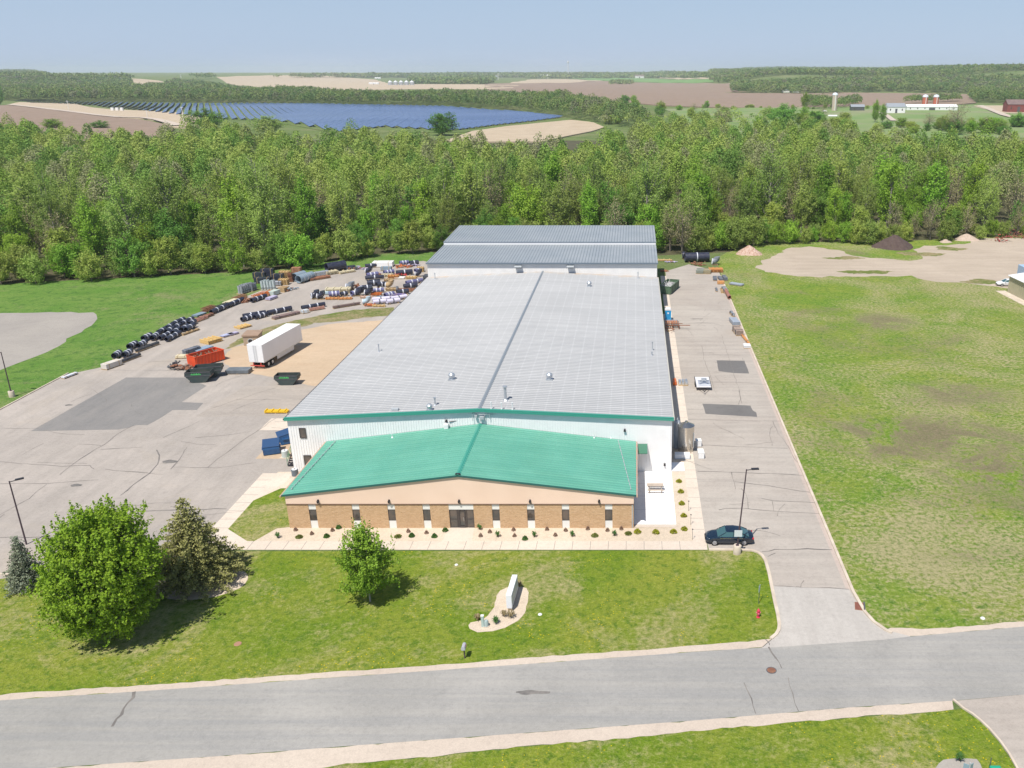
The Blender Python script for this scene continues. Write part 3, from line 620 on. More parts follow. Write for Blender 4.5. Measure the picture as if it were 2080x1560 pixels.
m = MB(); m.box(XL - .2, XR + .2, 167.55, 167.69, 9.72, 10.03); m.box(XL - .2, XR + .2, 184.55, 184.69, 10.82, 11.0); m.build('eave_trim', M('slate_trim', (.16, .20, .24), rough=.4), rh)
m = MB(); m.box(XL - .1, XR + .1, 184.6, 184.68, 10.36, 10.81); m.build('step_flashing', white_p, rh)
for a in (1053, 1159):
    x = wall_x(a, 168, 9.2); m = MB(); m.prism([(168 - .02, 9.45), (167.0, 9.25), (167.0, 9.15), (168 - .02, 8.75)], x - .5, x + .5, 'x'); m.prism([(168 - .02, 9.5), (166.85, 9.3), (166.85, 9.26), (168 - .02, 9.46)], x - .7, x + .7, 'x'); m.build('exhaust_hood', grey_p, rh)
m = MB(); m.prism([(204.5, 2.0), (203, 11)], 0, 1, 'x') if False else None
mm = MB(); p = P(866, 548, 0)
mm.box(XL - 3.6, XL - .02, 178, 180, 4.5, 5.0); mm.box(XL - 3.6, XL - 3.3, 178, 180, 0, 4.5); mm.box(XL - 3.3, XL - .02, 179.6, 180, 0.2, 4.5)
mm.build('side_canopy', M('dark_shed', (.06, .065, .08), rough=.7), rh)

# front office
of = thing('office', 'front office with green ribbed metal roof, peach gable and tan block walls', 'building')
OX0, OX1, OY0 = -36.62, -.14, 80.3
zo = lambda x: 6.3 - abs(x - RX)/18.4*2.25
m = MB(); m.prism([(OX0, 2.92), (OX1, 2.92), (OX1, zo(OX1) - .16), (RX, 6.12), (OX0, zo(OX0) - .16)], OY0 - .06, Y0 - .05); m.build('gable_wall', W_stucco, of)
xw = [wall_x(a, OY0, 1.6) for a in (636, 724, 796, 867, 1007.5, 1078.5, 1149, 1236.5)]; dxa, dxb = wall_x(913, OY0, 1.2), wall_x(963, OY0, 1.2)
edges = [OX0] + sum([[x - .39, x + .39] for x in xw[:4]], []) + [dxa, dxb] + sum([[x - .39, x + .39] for x in xw[4:]], []) + [OX1]
m = MB()
for i in range(0, len(edges), 2): MB().box(edges[i], edges[i + 1], OY0, OY0 + .3, 0, 2.86).build('block_wall', W_block, of)
MB().box(OX0, OX0 + .3, OY0 + .301, Y0 - .05, 0, 2.86).build('side_wall', W_block, of); MB().box(OX1 - .3, OX1, OY0 + .301, Y0 - .05, 0, 2.86).build('side_wall', W_block, of)
m = MB(); m.box(OX0 - .04, OX1 + .04, OY0 - .10, OY0 + .3, 2.862, 2.918); m.build('band', M('brown_band', (.16, .09, .07), rough=.6), of)
for x in xw:
    MB().box(x - .388, x + .388, OY0 + .05, OY0 + .2, 0, .9).build('spandrel_panel', W_panel, of); MB().box(x - .388, x + .388, OY0 + .05, OY0 + .2, 2.2, 2.86).build('spandrel_panel', W_panel, of)
    win(of, x, .9, 2.2, .776, OY0 + .1)
m = MB(); m.box(dxa + .002, dxb - .002, OY0 + .02, OY0 + .2, 2.2, 2.86); m.build('spandrel_panel', W_panel, of)
en = MB(); wd = dxb - dxa; t = .07
for u in (0, .31, .36, .66, .71, 1): xq = dxa + .01 + u*(wd - .02 - t); en.box(xq, xq + t, OY0 + .06, OY0 + .16, .03, 2.19)
for q in ((0, .3), (.72, 1)):
    xa, xb = dxa + q[0]*(wd) + t, dxa + q[1]*wd - t*.4; en.box(xa, xb, OY0 + .07, OY0 + .15, 1.0, 1.06); en.box(xa, xb, OY0 + .07, OY0 + .15, .03, .09); en.box(xa, xb, OY0 + .07, OY0 + .15, 2.12, 2.18)
en_o = en.build('entrance_frame', bronze, of)
m = MB(); m.box(dxa + .02, dxb - .02, OY0 + .105, OY0 + .12, .05, 2.15); m.build('glazing', glass, en_o)
dr = MB(); xa, xb = dxa + .385*wd, dxa + .645*wd
dr.box(xa, xa + .1, OY0 + .03, OY0 + .06, .05, 2.1); dr.box(xb - .1, xb, OY0 + .03, OY0 + .06, .05, 2.1); dr.box(xa + .1, xb - .1, OY0 + .03, OY0 + .06, .05, .25); dr.box(xa + .1, xb - .1, OY0 + .03, OY0 + .06, 2.0, 2.1)
dro = dr.build('door', bronze, of); m = MB(); m.tube((xb - .16, OY0 - .03, .9), (xb - .16, OY0 - .03, 1.3), .02); m.build('handle', galv, dro)
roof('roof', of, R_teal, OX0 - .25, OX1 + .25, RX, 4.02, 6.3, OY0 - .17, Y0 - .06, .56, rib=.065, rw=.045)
m = MB()
for xe in (OX0 - .3, OX1 + .3):
    m.add([(RX, OY0 - .24, 6.12), (RX, OY0 - .24, 6.33), (xe, OY0 - .24, 4.03), (xe, OY0 - .24, 3.82), (RX, OY0 - .175, 6.12), (RX, OY0 - .175, 6.33), (xe, OY0 - .175, 4.03), (xe, OY0 - .175, 3.82)],
          [(0, 1, 2, 3), (4, 7, 6, 5), (1, 5, 6, 2), (0, 3, 7, 4), (3, 2, 6, 7)])
m.build('rake_trim', M('dark_teal_trim', (.03, .13, .12), rough=.4), of)
m = MB(); m.prism([(RX - .24, 6.30), (RX, 6.42), (RX + .24, 6.30), (RX, 6.38)], OY0 - .3, Y0 - .1); m.build('ridge_cap', trim_g, of)
m = MB(); m.cbox(RX, OY0 - .1, 6.38, .5, .24, .2); m.build('ridge_end', black, of, bevel=.03)
m = MB()
for xe, s_ in ((OX0 - .42, 1), (OX1 + .27, 1)): MB().box(xe, xe + .14, OY0 - .45, Y0 - .1, 3.86, 3.99).build('gutter', M('rust_gutter', (.42, .36, .32), (.55, .30, .18), 3, .7), of)
m = MB(); p0, p1 = wall_x(1263, 93, 4.4), wall_x(1287, 80.5, 4.1)
for a_, b_2 in (((-2.0, 93.3, zo(-2.0) + .14), (-.45, 81.2, zo(-.45) + .14)), ((-35.6, 93.3, zo(-35.6) + .14), (-36.2, 81.2, zo(-36.2) + .14))):
    m = MB(); m.tube(a_, b_2, .03); a_, b_2 = Vector(a_), Vector(b_2)
    for k in range(14): q = a_.lerp(b_2, k/13); m.cbox(q.x, q.y, q.z - .08, .12, .12, .12)
    m.build('snow_guard_rail', grey_p, of)
for a in (1207, 1241, 797):
    p = roof_pt(a, 890 if a > 800 else 889, lambda x: 6.3 - abs(x - RX)/18.45*2.28, 5); m = MB(); m.tube(p, p + Vector((0, 0, .55)), .05); m.lathe([(.14, 0), (.07, .12)], 10, p); m.build('vent_pipe', white_p, of)
p = roof_pt(907, 871, lambda x: 6.3 - abs(x - RX)/18.45*2.28, 6); m = MB(); m.cbox(p.x, p.y, p.z + .3, .5, .5, .6); m.build('exhaust_box', white_p, of, bevel=.02)
m = MB(); m.path([(p.x + .3, p.y + .35, p.z + .75), (p.x + 1.9, p.y + .6, p.z + .9)], .06); m.build('conduit', black, of)
for a in (647, 791, 933, 1077, 1217):
    x = wall_x(a, OY0, 3.2); m = MB(); m.cbox(x, OY0 - .12, 3.28, .16, .12, .3); m.prism([(x - .12, 3.3), (x + .12, 3.3), (x + .07, 3.08), (x - .07, 3.08)], OY0 - .3, OY0 - .12); m.build('wall_light', black, of)
m = MB(); m.cbox(OX1 - .15, OY0 - .03, 1.4, .1, .06, 2.8); m.build('downspout', grey_p, of)
# side-door awning on the warehouse front, green
m = MB(); x0, x1 = wall_x(1293, Y0, 3.2), wall_x(1309, Y0, 3.0)
m.prism([(Y0 - .05, 3.7), (Y0 - 1.5, 3.1), (Y0 - 1.5, 3.02), (Y0 - .05, 3.62)], OX1 + .5, OX1 + 1.6, 'x'); m.build('awning', M('awning_green', (.05, .17, .11), rough=.5), wh)
# block annex, stairs and railing at the left front corner
m = MB(); m.box(XL - 2.2, XL - .04, 101.3, 106, 0, 2.6); m.build('annex_wall', W_block, wh)
m = MB(); m.box(XL - 2.35, XL - .04, 101.1, 106.2, 2.6, 2.75); m.build('annex_roof', trim_g, wh)
stairs = thing('steel_stairs', 'dark steel stairs with green railings against the white warehouse side wall', 'stairs', (XL - .8, 95.5, 0))
m = MB()
for k in range(11): m.cbox(0, k*.3, .15 + k*.17, 1.1, .3, .05)
m.build('treads', black, stairs)
m = MB()
for sx in (-.58, .58):
    m.tube((sx, 0, .1), (sx, 3.2, 1.95), .05)
m.build('stringer', black, stairs)
m = MB()
for sx in (-.6, .6):
    for hh in (.5, .95): m.tube((sx, 0, .1 + hh), (sx, 3.2, 1.95 + hh), .03)
    for k in range(5): m.tube((sx, k*.8, .1 + k*.46), (sx, k*.8, 1.05 + k*.46), .025)
m.build('railing', M('rail_green', (.07, .25, .13), rough=.5), stairs)
# ------------------------------------------------------------------ objects round the buildings
wood = M('raw_wood', (.50, .36, .20), (.40, .28, .15), 3, .85)
pale_wood = M('new_pallet_wood', (.66, .47, .22), (.56, .38, .17), 3, .85)
duct_m = M('duct_black', (.022, .023, .045), (.045, .05, .075), 1.5, .35)
band_w = M('wrap_band', (.62, .64, .70), rough=.5)
rust = M('rusty_steel', (.24, .10, .06), (.33, .16, .09), 2, .8)
orange_p = M('orange_paint', (.62, .17, .03), (.50, .13, .03), 2, .6)
dark_st = M('dark_steel', (.07, .075, .085), (.11, .11, .12), 2, .5)
purple_w = M('wrapped_white', (.66, .63, .76), (.55, .53, .68), 3, .5)
tyre = M('tyre_rubber', (.02, .02, .02), rough=.9)
red_p = M('red_paint', (.55, .03, .04), rough=.45)
ply = M('plywood', (.42, .33, .24), (.34, .27, .20), 2, .85)

def lamp_post(loc, h, lean, arm, label, pier=True):
    t = thing('street_lamp', label, 'street lamp', loc)
    if pier:
        MB().lathe([(.40, 0), (.40, .9), (.38, .93), (.1, .94)], 18).build('pier', K_curb, t, smooth=True)
    top = Vector((lean[0], lean[1], h)); m = MB(); m.tube((0, 0, .9 if pier else 0), top, .085, .06, 10); m.cbox(0, 0, .96, .3, .3, .05) if pier else None
    m.build('pole', M('lamp_bronze', (.07, .045, .06), rough=.4), t, smooth=True)
    a = Vector(arm).normalized(); m = MB(); m.tube(top - Vector((0, 0, .1)), top + a*.5 - Vector((0, 0, .05)), .045)
    o = m.build('arm', black, t)
    m = MB(); m.T = Matrix.Translation(top + a*.85) @ Matrix.Rotation(math.atan2(a.y, a.x), 4, 'Z'); m.cbox(0, 0, 0, .75, .34, .12); m.T = None
    m.build('lamp_head', black, t, bevel=.03); return t
p = P(1497, 1124); rl = lamp_post(p, 9.1, (.62, .5), (1, .1, 0), 'tall dark lamp post rising from a round concrete pier beside the parked sedan')
m = MB(); m.cbox(.02, -.14, 2.35, .78, .03, .72); m.build('sign', M('sign_face', (.62, .66, .70), rough=.35), rl)
p = P(54, 1106); lamp_post(p, 7.1, (-.15, .2), (.8, .6, 0), 'dark lamp post standing behind the small blue-green spruce', pier=False)
p = P(25, 806); lamp_post(p, 7.0, (0, .1), (-1, .1, 0), 'dark lamp post on a concrete pier in the grass beyond the parking kerb')

# dark sedan
def sedan(name, loc, rz, label, paint):
    t = thing(name, label, 'car', loc, rz)
    st = [(-2.48, .62, .42, .62, .55), (-2.44, .80, .32, .80, .72), (-2.2, .90, .28, .92, .84), (-1.5, .93, .22, .97, .90), (-.6, .93, .20, .98, .93), (.5, .93, .20, .98, .93), (1.1, .93, .22, .95, .91), (1.7, .91, .25, .88, .84), (2.2, .84, .30, .76, .70), (2.42, .70, .36, .64, .58), (2.5, .52, .42, .54, .5)]
    m = MB(); vs = []; 
    for x, hw, zb, zt, zs in st:
        vs += [(x, -hw*.88, zb), (x, -hw, zb + .16), (x, -hw, zs - .05), (x, -hw*.90, zs + .02), (x, -hw*.5, zt), (x, 0, zt + .015), (x, hw*.5, zt), (x, hw*.90, zs + .02), (x, hw, zs - .05), (x, hw, zb + .16), (x, hw*.88, zb)]
    k = 11; fs = [(i*k + j, i*k + (j + 1) % k, (i + 1)*k + (j + 1) % k, (i + 1)*k + j) for i in range(len(st) - 1) for j in range(k)] + [tuple(range(k)), tuple(range(len(st)*k - 1, (len(st) - 1)*k - 1, -1))]
    m.add(vs, fs); body = m.build('body', paint, t, smooth=True)
    # front of the car is +x; glasshouse
    cs = [(-1.95, .62, .93, .02), (-1.15, .66, .93, .41), (-.4, .70, .94, .50), (.35, .69, .94, .49), (1.25, .66, .93, .01)]
    m = MB(); vs = []
    for x, hw, z, hh in cs: vs += [(x, -.84, z - .02), (x, -hw, z + hh), (x, 0, z + hh + .03), (x, hw, z + hh), (x, .84, z - .02)]
    fs = [(i*5 + j, i*5 + j + 1, (i + 1)*5 + j + 1, (i + 1)*5 + j) for i in range(4) for j in range(4)] + [(0, 1, 2, 3, 4), (24, 23, 22, 21, 20)]
    m.add(vs, fs); m.build('windows', M('car_glass', (.05, .12, .13), rough=.05, spec=.9), t, smooth=True)
    m = MB(); vs = []
    for x, hw, z, hh in ((-1.22, .66, .93, .395), (-1.0, .69, .93, .45), (-.4, .715, .94, .515), (.25, .70, .94, .505), (.42, .675, .93, .475)): vs += [(x, -hw, z + hh), (x, -hw*.5, z + hh + .03), (x, 0, z + hh + .04), (x, hw*.5, z + hh + .03), (x, hw, z + hh)]
    m.add(vs, [(i*5 + j, i*5 + j + 1, (i + 1)*5 + j + 1, (i + 1)*5 + j) for i in range(4) for j in range(4)])
    for s_ in (-1, 1):
        for xa, xb, za, zb in ((1.22, .40, .94, 1.42), (-.32, -.36, .95, 1.43), (-1.9, -1.18, .95, 1.33)):
            a = Vector((xa, s_*.83, za)); b = Vector((xb, s_*.70, zb)); m.tube(a, b, .035, n=5)
    m.build('roof', paint, t, smooth=True)
    for sx, x in (('front', 1.55), ('rear', -1.45)):
        for s_ in (-1, 1):
            m = MB(); m.tube((x, s_*.74, .33), (x, s_*.945, .33), .33, n=22); w0 = m.build('wheel', tyre, t, smooth=True)
            m = MB(); m.tube((x, s_*.946, .33), (x, s_*.96, .33), .23, .20, n=16); 
            for a in range(5): m.tube((x, s_*.962, .33), (x + .2*math.cos(a*1.257), s_*.962, .33 + .2*math.sin(a*1.257)), .035, n=4)
            m.build('rim', M('alloy', (.55, .55, .58), rough=.25, metal=.7), w0)
    for s_ in (-1, 1):
        m = MB(); m.add([(2.30, s_*.52, .70), (2.08, s_*.82, .77), (2.14, s_*.83, .62), (2.36, s_*.55, .57), (2.26, s_*.50, .62), (2.04, s_*.74, .69), (2.1, s_*.74, .58), (2.3, s_*.5, .52)], [(0, 1, 2, 3), (7, 6, 5, 4), (0, 4, 5, 1), (1, 5, 6, 2), (2, 6, 7, 3), (3, 7, 4, 0)]); m.build('headlight', M('lamp_lens', (.6, .62, .64), rough=.1), t)
        m = MB(); m.cbox(-2.36, s_*.72, .72, .20, .26, .16); m.build('tail_light', M('tail_red', (.5, .02, .03), rough=.2), t, bevel=.03)
        m = MB(); m.cbox(.85, s_*.98, .98, .18, .16, .11); m.build('mirror', paint, t, bevel=.03)
    m = MB(); m.cbox(2.47, 0, .45, .06, .9, .14); m.build('grille', black, t)
    for s_ in (-1, 1):
        m = MB(); m.box(-1.3, 1.0, s_*.925, s_*.94, .84, .865) if s_ > 0 else m.box(-1.3, 1.0, -.94, -.925, .84, .865); m.build('trim_strip', M('chrome', (.7, .7, .72), rough=.15, metal=.9), t)
    return t
p = P(1482, 1107); sedan('sedan', (p.x, p.y + .75, .026), math.pi, 'dark navy four-door sedan parked facing left beside the lamp post', M('sedan_paint', (.008, .02, .04), rough=.12, spec=.9))
p = P(2049, 582); sedan('sedan', (p.x, p.y + .9, .02), math.pi, 'white car parked beside the tan shed at the right edge', M('white_car_paint', (.82, .84, .88), rough=.2))

# tan shed and blue building at the right edge
p = P(2046, 593); q = P(2110, 636)
ts = thing('tan_shed', 'tan ribbed metal shed with a white roof at the right edge of the photo', 'shed', (p.x, p.y, 0))
h_ = 3.6; m = MB(); m.T = Matrix.Rotation(-1.50, 4, 'Z'); m.box(0, 24, 0, 14, 0, h_)
x = .4
while x < 24: m.box(x - .04, x + .04, -.04, -.001, 0, h_ - .02); x += .8
m.build('wall', M('tan_siding', (.50, .46, .32), (.44, .41, .28), .5, .6), ts)
m = MB(); m.T = Matrix.Rotation(-1.50, 4, 'Z'); m.prism([(-.3, h_ + .02), (7, h_ + 1.0), (14.3, h_ + .02), (14.3, h_ + .12), (7, h_ + 1.12), (-.3, h_ + .12)], -.3, 24.3, 'x'); m.build('roof', white_p, ts)
m = MB(); m.T = Matrix.Rotation(-1.50, 4, 'Z'); m.box(-1.0, 25, -2.2, -.05, 0, .06); m.build('apron_slab', K_curb, ts)
p = P(2075, 572); m = MB(); m.T = Matrix.Translation((p.x, p.y, 0)); b = m
bb = thing('blue_container', 'pale blue box container behind the tan shed', 'container', (p.x + 1.2, p.y, 0)); MB().box(-1.2, 1.2, -3, 3, .1, 3.4).build('body', M('pale_blue', (.36, .50, .66), rough=.5), bb, bevel=.04)
m = MB(); [m.box(-1.2 + .3*k - .03, -1.2 + .3*k + .03, -3.05, -3.001, .2, 3.3) for k in range(9)]; m.build('rib', grey_p, bb)

# monument sign, utility boxes, mailbox, hydrant, sign posts
p = P(1035, 1243)
ms = thing('monument_sign', 'narrow white slab sign standing edge-on in the curved rock bed', 'sign', (p.x, p.y, 0), R(-2))
MB().box(-.16, .16, .15, 3.2, 0, .35).build('base', K_curb, ms); MB().box(-.25, .25, 0, 3.35, .35, 1.75).build('panel', M('sign_white', (.80, .82, .86), rough=.3), ms, bevel=.03)
MB().box(.252, .27, .25, 3.1, .55, 1.55).build('face', grey_p, ms)
p = P(981, 1273); ped = thing('utility_pedestal', 'slim pale green utility pedestal at the tip of the curved rock bed', 'utility box', (p.x, p.y, 0))
MB().cbox(0, 0, .55, .24, .2, 1.1).build('post', M('utility_green', (.42, .52, .50), rough=.6), ped, bevel=.02); MB().cbox(0, 0, 1.14, .28, .24, .1).build('cap', white_p, ped, bevel=.02)
p = P(988, 1272); up2 = thing('utility_box', 'squat grey utility box beside the slim pedestal', 'utility box', (p.x, p.y, 0)); MB().lathe([(.2, 0), (.2, .5), (.14, .62), (.02, .65)], 12).build('body', M('utility_grey', (.36, .44, .44), rough=.6), up2, smooth=True); MB().cbox(0, 0, .03, .5, .5, .06).build('pad', K_curb, up2)
p = P(944, 1337); mb = thing('mailbox', 'grey mailbox on a dark post at the roadside lawn edge', 'mailbox', (p.x, p.y, 0))
MB().cbox(0, 0, .5, .1, .1, 1.0).build('post', M('dark_wood', (.10, .08, .07), rough=.8), mb)
m = MB(); m.prism([(-.16, 1.0), (.16, 1.0), (.16, 1.2), (.11, 1.31), (0, 1.35), (-.11, 1.31), (-.16, 1.2)], -.32, .3); m.build('box', M('mailbox_grey', (.42, .42, .47), rough=.4), mb)
MB().cbox(0, -.33, 1.15, .26, .012, .26).build('door', grey_p, mb); MB().cbox(.18, 0, 1.25, .02, .04, .22).build('flag', red_p, mb)
p = P(1540, 1254); hy = thing('fire_hydrant', 'red fire hydrant in the lawn near the drive kerb', 'hydrant', (p.x, p.y, 0))
MB().lathe([(.17, 0), (.17, .06), (.11, .08), (.11, .62), (.15, .64), (.15, .68), (.12, .78), (.04, .86), (.04, .92)], 16).build('body', M('hydrant_red', (.62, .04, .09), rough=.5), hy, smooth=True)
m = MB(); m.tube((-.2, 0, .5), (.2, 0, .5), .06); m.tube((0, -.2, .45), (0, 0, .45), .08); m.build('outlet', M('hydrant_pink', (.66, .12, .2), rough=.5), hy)
p = P(1541, 1226); sp = thing('sign_post', 'thin post carrying a small sign seen edge-on beyond the red hydrant', 'sign', (p.x, p.y, 0))
MB().tube((0, 0, 0), (0, 0, 1.9), .03).build('post', dark_st, sp); m = MB(); m.T = Matrix.Rotation(R(70), 4, 'Z'); m.cbox(0, 0, 1.6, .45, .03, .6); m.build('plate', M('sign_back', (.36, .46, .55), rough=.4), sp)
p = P(1964, 1592); s2 = thing('sign_post', 'blue-grey winged roadside sign at the bottom right corner', 'sign', (p.x, p.y, 0))
m = MB(); m.tube((0, 0, 0), (0, 0, 1.8), .05); m.build('post', grey_p, s2); m = MB(); m.T = Matrix.Rotation(R(35), 4, 'Z'); m.cbox(.2, 0, 1.2, .4, .03, .8); m.T = Matrix.Rotation(R(150), 4, 'Z'); m.cbox(.2, 0, 1.2, .4, .03, .8); m.build('plate', M('sign_back'.replace('back', 'blue'), (.26, .36, .42), rough=.4), s2)
p = P(2021, 1574); s3 = thing('utility_box', 'green utility box with a thin marker rod at the bottom right corner', 'utility box', (p.x, p.y, 0))
MB().cbox(0, 0, .3, .75, .5, .6).build('body', M('box_green', (.02, .34, .20), rough=.5), s3, bevel=.04); MB().cbox(-.1, -.1, .605, .4, .12, .01).build('plate', white_p, s3); MB().tube((-.3, .3, 0), (-.3, .3, 1.2), .03).build('marker_rod', dark_st, s3)
p = P(1745, 1232); dn = thing('storm_drain', 'rusty iron storm drain grate set in the drive kerb', 'drain', (p.x, p.y, .02), R(-12))
m = MB(); m.box(-.38, .38, -.6, .6, 0, .03); dn_f = m.build('frame', rust, dn); m = MB(); [m.box(-.34, .34, y - .03, y + .03, .031, .05) for y in np.linspace(-.5, .5, 9)]; m.build('grate', M('dark_rust', (.20, .07, .06), rough=.8), dn); MB().box(.38, .52, -.6, .6, 0, .17).build('hood', dark_st, dn)
p = P(1567, 1362); mh = thing('manhole_cover', 'round dark manhole cover in the road', 'manhole', (p.x, p.y, .018))
MB().lathe([(.42, 0), (.42, .008)], 28).build('frame', dark_st, mh); m = MB(); m.lathe([(.34, .008), (.34, .014)], 24); m.build('lid', rust, mh); m = MB(); [m.cbox(0, k*.13, .0165, .5, .03, .005) for k in range(-2, 3)]; m.build('ridges', black, mh)
for a, b, lb, s_ in ((1097, 1249, 'white stone lying on the lawn right of the curved rock bed', .18), (1996, 1257, 'white stone at the grass edge by the road shoulder', .2), (927, 1148, 'pale stone on the lawn below the front walk', .16)):
    p = P(a, b); m = MB(); m.lathe([(s_, 0), (s_*1.1, s_*.4), (s_*.6, s_*.8), (s_*.1, s_*.9)], 7); tag(m.build('stone', W_panel, None, (p.x, p.y, 0), smooth=True), lb, 'stone')
p = P(483, 1308); tag(MB().lathe([(.32, 0), (.3, .03)], 16).build('valve_cover', M('terracotta', (.36, .20, .13), rough=.8), None, (p.x, p.y, .01)), 'flat reddish round cover in the lawn right of the large maple', 'cover')

# picnic table on the patio
p = P(1331, 1000); pt = thing('picnic_table', 'wooden picnic table on the white patio', 'table', (p.x, p.y + .35, .055))
grw = M('weathered_wood', (.50, .42, .35), (.40, .34, .28), 2, .8)
m = MB(); [m.box(-.95, .95, y, y + .17, .72, .765) for y in (-.37, -.18, .01, .2)]; m.build('table_top', grw, pt)
for s_ in (-1, 1):
    m = MB(); m.box(-.95, .95, s_*.75 - .13, s_*.75 + .13, .42, .46); m.build('bench', grw, pt)
    m = MB(); m.tube((s_*.7, -.8, 0), (s_*.7, -.15, .72), .045, n=4); m.tube((s_*.7, .8, 0), (s_*.7, .15, .72), .045, n=4); m.cbox(s_*.7, 0, .38, .06, 1.75, .08); m.build('leg_frame', grw, pt)
# stake markers with small lamps beside the walk
for k, (a, b, lb) in enumerate(((1398.6, 1038, 'farthest of three thin dark path stakes in the rock bed by the walk'), (1403, 1066, 'middle one of three thin dark path stakes in the rock bed by the walk'), (1406.5, 1096, 'nearest of three thin dark path stakes in the rock bed by the walk'))):
    p = P(a, b); t = thing('path_light', lb, 'path light', (p.x, p.y, 0), 0, 'path lights by the side walk'); MB().tube((0, 0, 0), (0, 0, 1.25), .018).build('stake', black, t); m = MB(); m.lathe([(.09, 1.2), (.02, 1.3)], 10); m.build('cap', black, t)
# AC units
def ac(a, b, s_, lb, col):
    p = P(a, b); t = thing('air_conditioner', lb, 'air conditioner', (p.x, p.y, 0)); MB().lathe([(.42*s_, .05), (.42*s_, .85*s_), (.40*s_, .88*s_)], 20).build('casing', col, t)
    m = MB(); m.lathe([(.34*s_, .885*s_), (.34*s_, .93*s_)], 18); f = m.build('fan_grille', white_p, t); MB().lathe([(.14*s_, .932*s_), (.12*s_, .95*s_)], 10).build('hub', black, f); MB().cbox(0, 0, .025, 1.1*s_, 1.1*s_, .05).build('pad', K_curb, t)
ac(600, 966, .95, 'dark round air conditioner at the left corner of the office', M('ac_dark', (.12, .15, .18), rough=.5)); ac(580, 928, 1.0, 'pale grey round air conditioner behind the stair railing', M('ac_grey', (.50, .55, .52), rough=.5))
# blue dumpsters
blue_p = M('dumpster_blue', (.02, .10, .27), (.03, .13, .33), 1.5, .45)
def blue_dumpster(a, b, rz, lb):
    p = P(a, b); t = thing('dumpster', lb, 'dumpster', (p.x, p.y, 0), rz, 'blue dumpsters at the warehouse corner')
    m = MB(); m.prism([(-.8, .12), (.75, .12), (.95, .9), (.95, 1.2), (-.95, 1.55), (-.95, .5)], -.98, .98, 'x'); m.T = None; m.build('bin', blue_p, t)
    m = MB(); m.prism([(-1.0, 1.57), (1.0, 1.22), (1.0, 1.27), (-1.0, 1.62)], -1.0, 1.0, 'x'); m.build('lid', M('lid_blue', (.025, .07, .17), rough=.6), t)
    for s_ in (-1, 1): MB().cbox(s_*1.05, .1, .85, .12, .8, .16).build('lift_pocket', blue_p, t)
blue_dumpster(553, 920, R(200), 'nearer blue dumpster standing askew by the left warehouse corner'); blue_dumpster(581, 898, R(120), 'farther blue dumpster close against the warehouse side wall')

# steel tank, white tank behind, pads, boxes
p = P(1393, 921); tk = thing('steel_tank', 'shiny vertical stainless steel tank beside the warehouse', 'tank', (p.x + .05, p.y + 1.0, .05))
MB().lathe([(1.03, 0), (1.03, 3.3), (1.06, 3.32), (1.06, 3.42), (.2, 3.85), (.18, 4.0), (.05, 4.02)], 36).build('shell', M('stainless', (.62, .58, .52), rough=.22, metal=.95), tk, smooth=True)
MB().tube((.95, -.55, .6), (.95, -.55, 2.6), .06).build('pipe', galv, tk)
m = MB(); m.cbox(1.2, -.3, .9, .3, .5, .7); m.build('control_box', dark_st, tk)
p = P(1372, 919); t2 = thing('steel_tank', 'slim grey tank between the steel tank and the warehouse wall', 'tank', (p.x + .25, p.y + 1.4, .05)); MB().lathe([(.42, 0), (.42, 3.6), (.25, 3.8)], 20).build('shell', M('tank_grey', (.40, .43, .47), rough=.4, metal=.5), t2, smooth=True); MB().lathe([(.12, 3.8), (.12, 4.1)], 10).build('neck', galv, t2)
p = P(1386, 931); t = thing('equipment_skid', 'low white equipment box on the slab before the steel tank', 'equipment', (p.x, p.y + .2, .05)); MB().cbox(0, 0, .3, 1.9, .9, .5).build('housing', white_p, t, bevel=.04); MB().cbox(0, 0, .03, 2.1, 1.1, .06).build('base', galv, t)
for a, b, l, lb in ((1419, 909, .9, 'farther white crate on the drive beside the steel tank'), (1424, 932, 1.4, 'nearer white crate on the drive beside the steel tank')):
    p = P(a, b); t = thing('white_crate', lb, 'crate', (p.x, p.y + .6, .02), R(3), 'white crates beside the steel tank'); MB().cbox(0, 0, .4, .72, l, .75).build('body', white_p, t, bevel=.02); MB().cbox(0, 0, .79, .76, l + .04, .03).build('lid', W_panel, t)
# flatbed trailer
p = P(1430, 797); ft = thing('utility_trailer', 'white flatbed trailer loaded with a metal frame on the drive', 'trailer', (p.x, p.y, .02))
fl = M('trailer_deck', (.74, .74, .77), rough=.35); mm_ = MB(); mm_.box(-1.1, 1.1, .6, 5.0, .55, .68); mm_.build('deck', fl, ft)
m = MB(); m.box(-1.16, -1.1, .6, 5.0, .45, .85); m.box(1.1, 1.16, .6, 5.0, .45, .85); m.build('side_rail', dark_st, ft)
for s_ in (-1, 1):
    for y in (2.4, 3.2): m = MB(); m.tube((s_*.98, y, .3), (s_*1.22, y, .3), .3, n=16); m.build('wheel', tyre, ft)
m = MB(); m.tube((-.7, .6, .5), (0, -.9, .45), .05); m.tube((.7, .6, .5), (0, -.9, .45), .05); m.cbox(0, -1.0, .5, .14, .3, .12); m.build('drawbar', black, ft)
fr = thing('galvanised_rack', 'galvanised metal rack lying on the flatbed trailer', 'frame', (p.x + .15, p.y + 1.0, .72)); m = MB(); m.tube((-.9, 0, .1), (0, 1.4, .5), .07); m.tube((.9, 0, .1), (0, 1.4, .5), .07); m.tube((-.9, 0, .1), (.9, 0, .1), .07); m.tube((-.7, 2.0, .1), (0, 1.0, .4), .07); m.tube((.7, 2.0, .1), (0, 1.0, .4), .07); m.cbox(0, 1.6, .5, .8, .4, .2); m.build('struts', galv, fr); MB().box(-.9, .9, -.1, 2.4, .0, .06).build('base_plate', M('plate_shine', (.6, .63, .7), rough=.3, metal=.5), fr)
